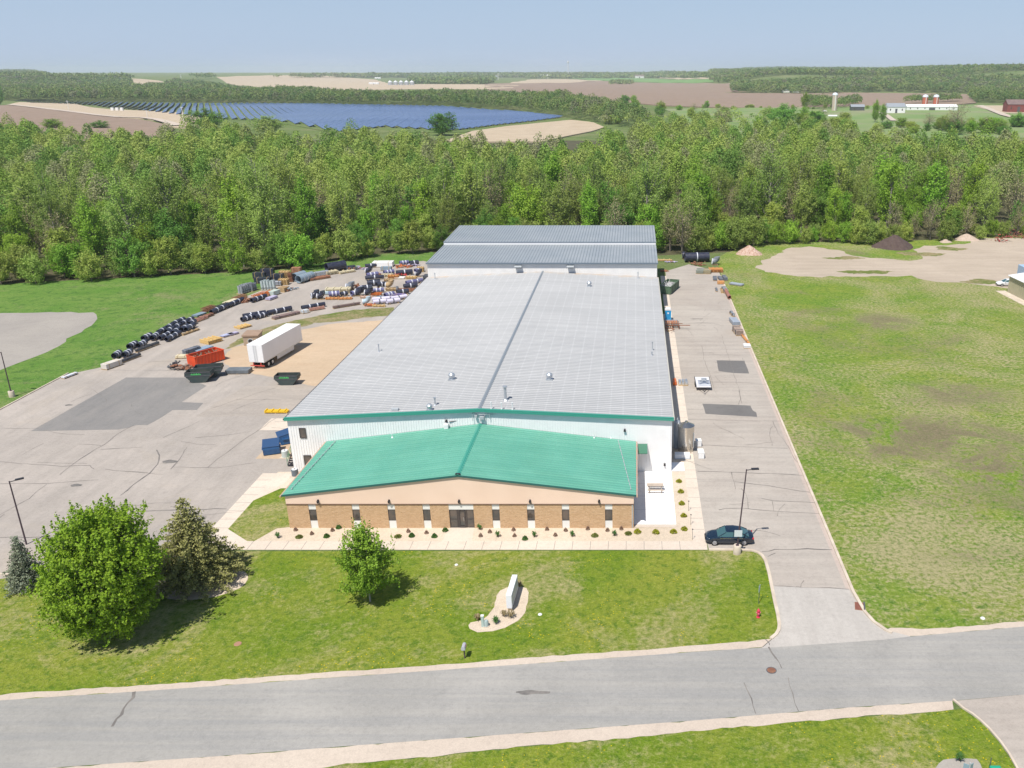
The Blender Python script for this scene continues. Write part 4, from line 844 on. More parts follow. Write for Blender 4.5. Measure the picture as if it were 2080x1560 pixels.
p = P(1371, 785); t = thing('orange_tank', 'small orange tank lying against the warehouse side wall', 'tank', (p.x, p.y + .3, .3)); m = MB(); m.tube((0, 0, 0.05), (0, 1.8, 0.05), .3, n=16); m.build('shell', M('bright_orange', (.75, .16, .03), rough=.4), t, smooth=True); MB().cbox(0, .9, -.25, .5, 1.6, .06).build('cradle', dark_st, t)
p = P(1388, 784); t = thing('parts_pallet', 'pallet of grey metal fittings beside the orange tank', 'pallet', (p.x, p.y + .9, .02)); MB().box(-.75, .75, -.9, 1.0, 0, .14).build('deck', wood, t)
m = MB(); [m.cbox(-.5 + .5*i, -.6 + .45*j, .3, .38, .36, .3 + .06*((i + j) % 3)) for i in range(3) for j in range(4)]; m.build('fittings', galv, t)

# portable toilet
p = P(1357, 652); pl = thing('portable_toilet', 'blue portable toilet with a white roof by the warehouse side', 'portable toilet', (p.x, p.y, .02))
cy = M('toilet_blue', (.03, .36, .68), rough=.5); m = MB(); m.box(-.58, .58, 0, 1.2, .1, 2.1); m.build('cabin', cy, pl, bevel=.03); m = MB(); m.prism([(-.62, 2.1), (.62, 2.1), (.45, 2.35), (0, 2.45), (-.45, 2.35)], -.04, 1.24); m.build('roof', white_p, pl)
m = MB(); m.box(-.42, .42, -.03, -.001, .2, 1.95); dr_ = m.build('door', M('toilet_door', (.02, .27, .55), rough=.5), pl); MB().box(-.15, .15, -.045, -.031, 1.4, 1.7).build('sign', white_p, dr_)
for k, (a, b, l) in enumerate(((1366, 668, 3.4), (1360, 676, 2.6))):
    p = P(a, b); t = thing('steel_rack', ('rusty steel rack with long arms below the blue toilet', 'bent dark steel tube frame on the slab below the rusty rack')[k], 'rack', (p.x, p.y, .02)); m = MB()
    if k == 0:
        m.box(-1.4, 1.9, .2, .3, .9, 1.0); m.box(-1.4, 1.3, 1.4, 1.5, .9, 1.0); m.box(-1.4, 3.3, -.5, -.38, .75, .87); [m.box(x - .05, x + .05, -.4, 1.5, 0, .9) for x in (-1.3, 0, 1.2)]; m.build('frame', rust, t); m = MB(); [m.tube((-1.3 + .35*i, .2, 1.1), (-1.3 + .35*i, 1.6, 1.1), .12) for i in range(7)]; m.build('pipes', M('mixed_orange', (.5, .22, .12), rough=.6), t); m = MB(); [m.cbox(-1.1 + .5*i, 2.1, .6, .4, .5, 1.0) for i in range(5)]; m.build('boxes', galv, t)
    else:
        m.path([(-.6, 0, .4), (-.6, 1.6, .4), (.5, 1.5, .4), (.9, .8, .4), (.2, 0, .4)], .09); m.build('tube', rust, t); MB().cbox(-.2, .8, .15, .4, .4, .3).build('block', wood, t)
# open-top roll-off containers
def rolloff(a0, a1, W, Hh, paint, lb, fill, nr=9):
    A, B = P(*a0), P(*a1); L = (B - A).length; rz = math.atan2(B.y - A.y, B.x - A.x)
    t = thing('roll_off_container', lb, 'container', (A.x, A.y, .02), rz)
    m = MB(); m.box(0, L, 0, .06, .15, Hh); m.box(0, L, W - .06, W, .15, Hh); m.box(0, .06, .06, W - .06, .15, Hh); m.box(L - .06, L, .06, W - .06, .15, Hh); m.box(.06, L - .06, .06, W - .06, .15, .22)
    m.build('shell', paint, t)
    m = MB()
    for i in range(nr): x = .25 + i*(L - .5)/(nr - 1); m.box(x - .06, x + .06, -.09, -.001, .2, Hh - .08)
    m.build('side_ribs', paint, t); m = MB()
    for i in range(nr): x = .25 + i*(L - .5)/(nr - 1); m.box(x - .06, x + .06, W + .001, W + .09, .2, Hh - .08)
    m.build('side_ribs', paint, t); m = MB(); m.box(-.05, L + .05, -.1, .07, Hh, Hh + .1); m.box(-.05, L + .05, W - .07, W + .1, Hh, Hh + .1); m.box(-.05, .1, .07, W - .07, Hh, Hh + .1); m.box(L - .1, L + .05, .07, W - .07, Hh, Hh + .1); m.build('top_rail', paint, t)
    rr = random.Random(lb); 
    m = MB(); m.box(.07, L - .07, .07, W - .07, .23, Hh*.6)
    for _ in range(34):
        x, y = rr.uniform(.5, L - .5), rr.uniform(.3, W - .3); a = rr.uniform(0, 6.3); l = rr.uniform(.3, 1.0); m.tube((x, y, Hh*rr.uniform(.5, .75)), (min(max(x + l*math.cos(a), .2), L - .2), min(max(y + l*math.sin(a), .2), W - .2), Hh*rr.uniform(.6, 1.08)), rr.uniform(.03, .1), n=5)
    m.build('scrap_fill', fill, t); return t
rolloff((399, 748), (458, 731), 2.4, 1.75, M('container_red', (.78, .09, .02), (.68, .07, .02), 1, .45), 'bright red roll-off container full of scrap beside the dark skips', M('scrap_mix', (.12, .13, .09), (.35, .25, .18), 3, .8))
rolloff((1362, 599), (1379, 584), 2.6, 1.7, M('container_green', (.10, .17, .10), (.08, .13, .08), 1, .5), 'dark green open container on the drive near the rear hall', M('scrap_pale', (.6, .6, .62), (.3, .3, .3), 2, .8), 6)
m = MB()
def skip(a, b, L, W, Hh, rz, lb, inner):
    p = P(a, b); t = thing('skip', lb, 'skip', (p.x, p.y, .02), rz, 'dark lugger skips in the yard'); k = L*.5; bt = L*.24
    ex = lambda y: None
    m = MB(); th = .06
    prof = [(-bt, 0), (bt, 0), (k, Hh*.68), (k*.96, Hh), (-k*.96, Hh), (-k, Hh*.68)]
    m.prism(prof, 0, th); m.prism(prof, W - th, W)
    for q in ((0, 1), (1, 2), (2, 3), (4, 5), (5, 0)):
        u, v = prof[q[0]], prof[q[1]]; d = Vector((v[0] - u[0], v[1] - u[1])).normalized(); nn = Vector((-d.y, d.x))*th
        m.prism([u, v, (v[0] + nn.x, v[1] + nn.y), (u[0] + nn.x, u[1] + nn.y)], th + .001, W - th - .001)
    m.build('shell', M('skip_dark', (.035, .055, .055), (.06, .075, .07), 1.2, .55), t)
    m = MB(); m.box(-k*.96, k*.96, -.06, 0, Hh - .1, Hh + .02); m.box(-k, k, -.05, -.001, Hh*.62, Hh*.68); m.build('rim', dark_st, t)
    m = MB(); m.box(-k*.9, k*.9, th + .01, W - th - .01, Hh*.45, Hh*.62); m.build('lining', inner, t)
    m = MB(); rr = random.Random(lb)
    x = -.95
    for i in range(9):
        w_ = rr.uniform(.08, .17); m.box(x, x + w_, -.064, -.052, Hh*.74, Hh*(.84 + .07*(i % 2))); x += w_ + .05
    m.build('lettering', M('green_lettering', (.10, .55, .15), rough=.5), t)
brown_in = M('skip_rust', (.22, .15, .11), (.28, .19, .13), 1, .8)
skip(404, 778, 3.9, 1.9, 1.75, R(8), 'nearest dark skip with green lettering in front of the red container', brown_in)
skip(424, 768, 4.2, 1.9, 1.8, R(14), 'dark green skip between the red container and the nearest skip', dark_st)
skip(582, 783, 3.6, 1.7, 1.55, R(2), 'dark rusty skip standing alone by the warehouse eave', M('skip_red', (.17, .07, .06), rough=.8))

# white box trailer
A = P(524, 750); far = P(596, 658, 4.1); dirv = Vector((far.x - A.x, far.y - A.y)); L = dirv.length
tr = thing('semi_trailer', 'long white box semi-trailer parked on the gravel yard', 'trailer', (A.x, A.y, .02), math.atan2(dirv.y, dirv.x))
box_w = M('trailer_white', (.78, .79, .82), (.72, .73, .76), .3, .4); m = MB(); m.box(0, L, -1.3, 1.3, 1.15, 4.1)
m.build('body', box_w, tr); m = MB(); m.box(-.02, L + .02, -1.32, 1.32, 4.1, 4.14); m.build('roof', M('trailer_roof', (.80, .80, .80), (.72, .72, .70), .5, .6), tr)
m = MB(); m.box(-.04, -.001, -1.27, -.01, 1.2, 4.05); m.box(-.04, -.001, .01, 1.27, 1.2, 4.05); dd = m.build('rear_door', white_p, tr)
m = MB(); [m.tube((-.06, y, 1.25), (-.06, y, 4.0), .02) for y in (-.25, .25, -.12, .12)]; m.build('lock_rod', galv, dd)
m = MB(); m.box(.05, L - .05, -1.315, -1.301, 1.15, 1.3); m.box(.05, L - .05, 1.301, 1.315, 1.15, 1.3); m.build('side_rail', galv, tr)
m = MB(); m.box(0, .15, -1.2, 1.2, .5, .62); m.box(0, .12, -.7, -.6, .62, 1.15); m.box(0, .12, .6, .7, .62, 1.15); m.build('bumper', M('reflector_red', (.6, .1, .08), rough=.4), tr)
for x in (1.3, 2.5):
    for s_ in (-1, 1):
        m = MB(); m.tube((x, s_*.75, .52), (x, s_*1.22, .52), .52, n=20); wv = m.build('wheel', tyre, tr, smooth=True); m = MB(); m.tube((x, s_*1.225, .52), (x, s_*1.25, .52), .28, n=14); m.build('rim', galv, wv)
m = MB(); m.box(4.0, 9.5, -1.25, -1.2, .45, 1.14); m.box(4.0, 9.5, 1.2, 1.25, .45, 1.14); m.build('side_skirt', M('skirt', (.62, .62, .62), rough=.6), tr)
m = MB(); m.box(L - 3.2, L - 3.0, -.8, -.6, 0, 1.15); m.box(L - 3.2, L - 3.0, .6, .8, 0, 1.15); m.build('landing_gear', dark_st, tr)

# plywood shed with a round opening
A, B = P(496, 703), P(514, 703); sh = thing('plywood_shed', 'small plywood shed with a round opening behind the semi-trailer', 'shed', (A.x, A.y, 0), R(8))
m = MB(); m.box(0, 2.4, 0, 3.2, 0, 1.75); m.build('wall', ply, sh); m = MB(); m.prism([(-.15, 1.76), (2.6, 1.76), (2.6, 1.9), (-.15, 2.0)], -.15, 3.35); m.build('roof', M('shed_roof_brown', (.36, .25, .18), (.30, .21, .15), 1, .8), sh)
m = MB(); m.pipe((1.2, -.08, .85), (1.2, -.005, .85), .5, .12, 20); m.build('ring', grey_p, sh); m = MB(); m.tube((1.2, -.03, .85), (1.2, -.003, .85), .38, n=20); m.build('opening', black, sh)

# generic yard stock --------------------------------------------------------
def duct(a, b, r, lb, grp, col=duct_m, nb=2, z=.15, n=14, name='duct_section', cat='duct', bcol=band_w):
    r = r*.88 if r < .8 else r; A, B = P(*a), P(*b); A.z = B.z = 0; A += Vector((0, r*.3, 0)); B += Vector((0, r*.3, 0)); d = B - A; L = d.length
    t = thing(name, lb, cat, (A.x, A.y, z + r + .02), math.atan2(d.y, d.x), grp)
    m = MB(); m.pipe((0, 0, 0), (L, 0, 0), r, min(.08, r*.3), n); m.build('shell', col, t, smooth=True)
    for k in range(nb):
        x = L*(k + 1)/(nb + 1); m = MB(); m.pipe((x - .12, 0, 0), (x + .12, 0, 0), r + .025, .04, n); m.build('band', bcol, t, smooth=True)
    MB().box(L*.15, L*.15 + .12, -r, r, -r - z, -r*.86).build('skid', wood, t); MB().box(L*.8, L*.8 + .12, -r, r, -r - z, -r*.86).build('skid', wood, t); return t
G1 = 'black ducts along the meadow edge'
ends = [((232, 731), (244, 723)), ((252, 729), (266, 720)), ((262, 712), (277, 704)), ((281, 710), (296, 701)), ((291, 695), (307, 687)), ((309, 694), (322, 685))]
nm = ['first pair', 'second pair', 'third pair']
for k, (a, b) in enumerate(ends):
    duct(a, b, .55, f'{"left" if k % 2 == 0 else "right"} duct of the {["nearest", "middle", "farthest"][k//2]} black duct pair along the meadow edge', G1)
cl = [((322, 682), (336, 674)), ((338, 673), (350, 666)), ((351, 665), (362, 659)), ((363, 659), (374, 654)), ((338, 680), (352, 673)), ((354, 672), (366, 666)), ((368, 664), (380, 659)), ((380, 658), (392, 653)), ((325, 693), (350, 680)), ((352, 683), (364, 674)), ((338, 696), (366, 681)), ((369, 676), (382, 668)), ((378, 676), (395, 665)), ((384, 664), (396, 658))]
pos_w = ['near-left tip', 'left end of the back row', 'middle of the back row', 'back row beside the far corner', 'left of the centre row', 'centre row midway', 'centre row right part', 'far end of the centre row', 'left end of the front row', 'middle of the front row', 'longest, in the front row', 'right part of the front row', 'right end of the front row', 'far right corner']
for k, (a, b) in enumerate(cl): duct(a, b, .5 if k not in (8, 10) else .46, f'black banded duct in the large duct cluster, {pos_w[k]}', G1, nb=2 if k in (8, 10) else 1)
G2 = 'long ducts by the weed strip'
for k, (a, b, lb) in enumerate([((491, 655), (517, 647), 'front black duct of the bundle at the left end of the weed strip'), ((494, 648), (540, 640), 'back black duct of the bundle at the left end of the weed strip'), ((518, 650), (543, 643), 'short black duct beside the bundle at the left end of the weed strip'), ((544, 641), (592, 631), 'long black duct with two white bands behind the steel beam'), ((613, 631), (660, 623), 'long black duct with two white bands right of the grey box')]): duct(a, b, .48, lb, G2, nb=2)
for k, (a, b, lb) in enumerate([((429, 640), (462, 626), 'dark green duct with pale bands near the start of the stock row'), ((463, 626), (494, 613), 'black duct beyond the dark green duct in the stock row'), ((511, 616), (540, 606), 'black banded duct below the orange steel frames'), ]): duct(a, b, .5, lb, 'stock ducts in the left row', nb=2)
grey_tank = M('tank_bluegrey', (.20, .27, .33), (.26, .33, .39), 1, .5)
duct((606, 577), (634, 568), .9, 'nearer big blue-grey drum lying in the stock row', 'big drums', grey_tank, 3, .1, 18, 'steel_drum', 'drum', galv)
duct((598, 573), (618, 567), .95, 'farther big blue-grey drum lying in the stock row', 'big drums', grey_tank, 2, .1, 18, 'steel_drum', 'drum', galv)
duct((663, 555), (701, 549), 1.05, 'big black roll lying at the edge of the wood', 'big black rolls', duct_m, 0, .3, 18)
duct((1391, 533), (1440, 532), 1.15, 'huge black duct lying across the far end of the drive', 'big black rolls', duct_m, 1, .1, 20)
duct((1386, 527), (1391, 527), .95, 'short dark drum with a pink end left of the huge black duct', 'big black rolls', duct_m, 0, .1, 16)
for k, (a, b, c, lb) in enumerate([((758, 620), (784, 617), .5, 'left front white wrapped pipe by the weed strip'), ((786, 619), (812, 615), .5, 'middle white wrapped pipe by the weed strip'), ((756, 614), (792, 611), .45, 'left back white wrapped pipe by the weed strip'), ((794, 612), (826, 607), .45, 'right back white wrapped pipe by the weed strip')]): duct(a, b, c, lb, 'white wrapped pipes', purple_w, 1, .2, bcol=dark_st)
G3 = 'banded pipes in the yard island'
pw = M('pipe_bluewhite', (.10, .10, .22), (.16, .16, .30), 2, .4)
isl = [((742, 570), (780, 567)), ((745, 565), (768, 562)), ((746, 582), (773, 580)), ((825, 580), (858, 574)), ((820, 588), (848, 585)), ((668, 605), (690, 603)), ((692, 603), (706, 601)), ((714, 603), (727, 600)), ((736, 592), (756, 590)), ((757, 596), (780, 594)), ((806, 600), (830, 597)), ((782, 608), (800, 604)), ((742, 545), (765, 543)), ((780, 560), (800, 557)), ((805, 561), (838, 558)), ((843, 555), (860, 551)), ((766, 585), (783, 582)), ((728, 596), (736, 592)), ((688, 550), (722, 547)), ((812, 540), (830, 538)), ((832, 541), (850, 539))]
isn = ['long one at the far left', 'short one behind the far left', 'one across the middle lane', 'one beside the warehouse eave, far', 'thin one beside the eave', 'purple one in the near cluster', 'one right of the near cluster', 'small one mid cluster', 'one in the centre', 'fat one in the centre', 'near eave one', 'one above the white pipes', 'one by the wood edge', 'far row left', 'far row middle', 'far row right', 'one behind the centre', 'end-on one in the centre', 'one on the far stock row', 'left of the two beside the canopy', 'right of the two beside the canopy']
for k, (a, b) in enumerate(isl): duct(a, b, .48 + .08*(k % 3), f'dark blue banded pipe in the yard island, {isn[k]}', G3, pw if k % 2 else duct_m, 1 + k % 2, .2, 12, 'banded_pipe', 'pipe')

def pallet_load(a, b, rz, w_, l, h, kind, lb, grp='pallets and loads in the yard', col=None):
    p = P(a, b); name, cat = {'bundle': ('pipe_bundle', 'pipe bundle'), 'slats': ('wooden_pallet_stack', 'pallets'), 'box': ('crate', 'crate'), 'frames': ('steel_frame_stack', 'frames'), 'rings': ('duct_elbow', 'duct elbow'), 'upright': ('upright_duct_group', 'ducts'), 'sheet': ('metal_sheet_stack', 'metal sheets'), 'heap': ('scrap_heap', 'scrap')}[kind]
    t = thing(name, lb, cat, (p.x, p.y, .02), rz, grp); rr = random.Random(lb)
    m = MB()
    if kind != 'heap':
        [m.box(-l/2, l/2, -w_/2 + i*w_/5 + .01, -w_/2 + (i + .72)*w_/5, .1, .13) for i in range(5)]; [m.box(x - .06, x + .06, -w_/2, w_/2, 0, .099) for x in (-l/2 + .08, 0, l/2 - .08)]
        m.build('pallet', wood if kind != 'slats' else pale_wood, t)
    m = MB(); c = col
    if kind == 'bundle':
        r = .11; nz = max(1, int(h/(2*r))); ny = max(2, int(w_/(2*r)))
        for i in range(nz):
            for j in range(ny): m.tube((-l/2, -w_/2 + r + j*2*r, .14 + r + i*2*r), (l/2 + rr.uniform(-.1, .1), -w_/2 + r + j*2*r, .14 + r + i*2*r), r*.96, n=6)
        m.build('pipes', c or galv, t)
        m = MB(); [m.box(x - .03, x + .03, -w_/2 - .02, w_/2 + .02, .131, .16 + nz*2*r) for x in (-l*.3, l*.3)]; m.build('strap', dark_st, t)
    elif kind == 'slats':
        k = max(2, int(h/.16))
        for i in range(k):
            [m.box(-l/2 + .02*(i % 2), l/2 - .02*(i % 2), -w_/2 + j*w_/7, -w_/2 + (j + .62)*w_/7, .14 + i*.16, .165 + i*.16) for j in range(7)]
            [m.box(-l/2 + q*l/7, -l/2 + (q + .3)*l/7, -w_/2, w_/2, .166 + i*.16, .285 + i*.16) for q in (0, 2, 4, 6)]
        m.build('slats', c or pale_wood, t)
    elif kind == 'box':
        m.box(-l/2 + .03, l/2 - .03, -w_/2 + .03, w_/2 - .03, .131, h); m.build('body', c or ply, t, bevel=.02); m = MB(); [m.box(x - .05, x + .05, -w_/2 + .005, w_/2 - .005, .132, h + .02) for x in (-l*.3, l*.3)]; m.build('strap', wood, t)
    elif kind == 'frames':
        for i in range(max(2, int(h/.28))):
            z = .2 + i*.28; dx_, dy = rr.uniform(-.15, .15), rr.uniform(-.1, .1)
            for y in (-w_/2, -w_/6, w_/6, w_/2 - .09): m.box(-l/2 + dx_, l/2 + dx_, y + dy, y + dy + .08, z, z + .09)
            for x in (-l/2, -l/6, l/6, l/2 - .09): m.box(x + dx_, x + dx_ + .08, -w_/2 + dy, w_/2 + dy - .01, z + .091, z + .17)
        m.build('frames', c or rust, t)
    elif kind == 'rings':
        r = h*.45
        for i in range(9):
            a_, b_2 = i*.2, (i + 1)*.2; m.tube((-l/2 + 1.2*math.sin(a_), 0, r + .15 + .9*(1 - math.cos(a_))), (-l/2 + 1.2*math.sin(b_2), 0, r + .15 + .9*(1 - math.cos(b_2))), r, n=12, cap=i in (0, 8))
        m.build('elbow', c or duct_m, t, smooth=True); m = MB(); m.pipe((-l/2 - .06, 0, r + .15), (-l/2 + .1, 0, r + .15), r + .06, .08, 12); m.build('flange', band_w, t)
    elif kind == 'upright':
        for i in range(int(l/.62)):
            for j in range(int(w_/.62)): m.pipe((-l/2 + .31 + i*.62, -w_/2 + .31 + j*.62, .14), (-l/2 + .31 + i*.62, -w_/2 + .31 + j*.62, .14 + h*rr.uniform(.9, 1.05)), .28, .05, 10)
        m.build('tubes', c or galv, t); m = MB(); m.box(-l/2 - .01, l/2 + .01, -w_/2 - .02, -w_/2 - .001, .5, .6); m.build('strap', dark_st, t)
    elif kind == 'sheet':
        k = max(1, int(h/.09)); [m.box(-l/2 + rr.uniform(-.04, .04), l/2 + rr.uniform(-.04, .04), -w_/2, w_/2, .135 + i*.09, .205 + i*.09) for i in range(k)]; m.build('sheets', c or grey_tank, t)
    else:
        for _ in range(26):
            x, y = rr.uniform(-l/2, l/2), rr.uniform(-w_/2, w_/2); a_ = rr.uniform(0, 6.3); q = rr.uniform(.3, .9); z = rr.uniform(.05, h*(1 - abs(x)/l))
            m.tube((x, y, z), (x + q*math.cos(a_), y + q*math.sin(a_), z*rr.uniform(.4, 1.2)), rr.uniform(.04, .16), n=5)
        m.build('pieces', c or dark_st, t)
        m = MB(); [m.cbox(rr.uniform(-l/2, l/2), rr.uniform(-w_/2, w_/2), rr.uniform(.1, h*.6), rr.uniform(.3, .7), rr.uniform(.2, .5), rr.uniform(.1, .3)) for _ in range(7)]; m.build('blocks', rust, t)
    return t
crm = M('cream_sheet', (.62, .55, .38), rough=.7); orp = M('orange_timber', (.62, .30, .10), (.55, .24, .08), 2, .7); gb = M('gunmetal', (.16, .18, .22), (.24, .26, .30), 2, .5); lil = M('lilac_wrap', (.50, .46, .62), (.4, .36, .5), 2, .5)
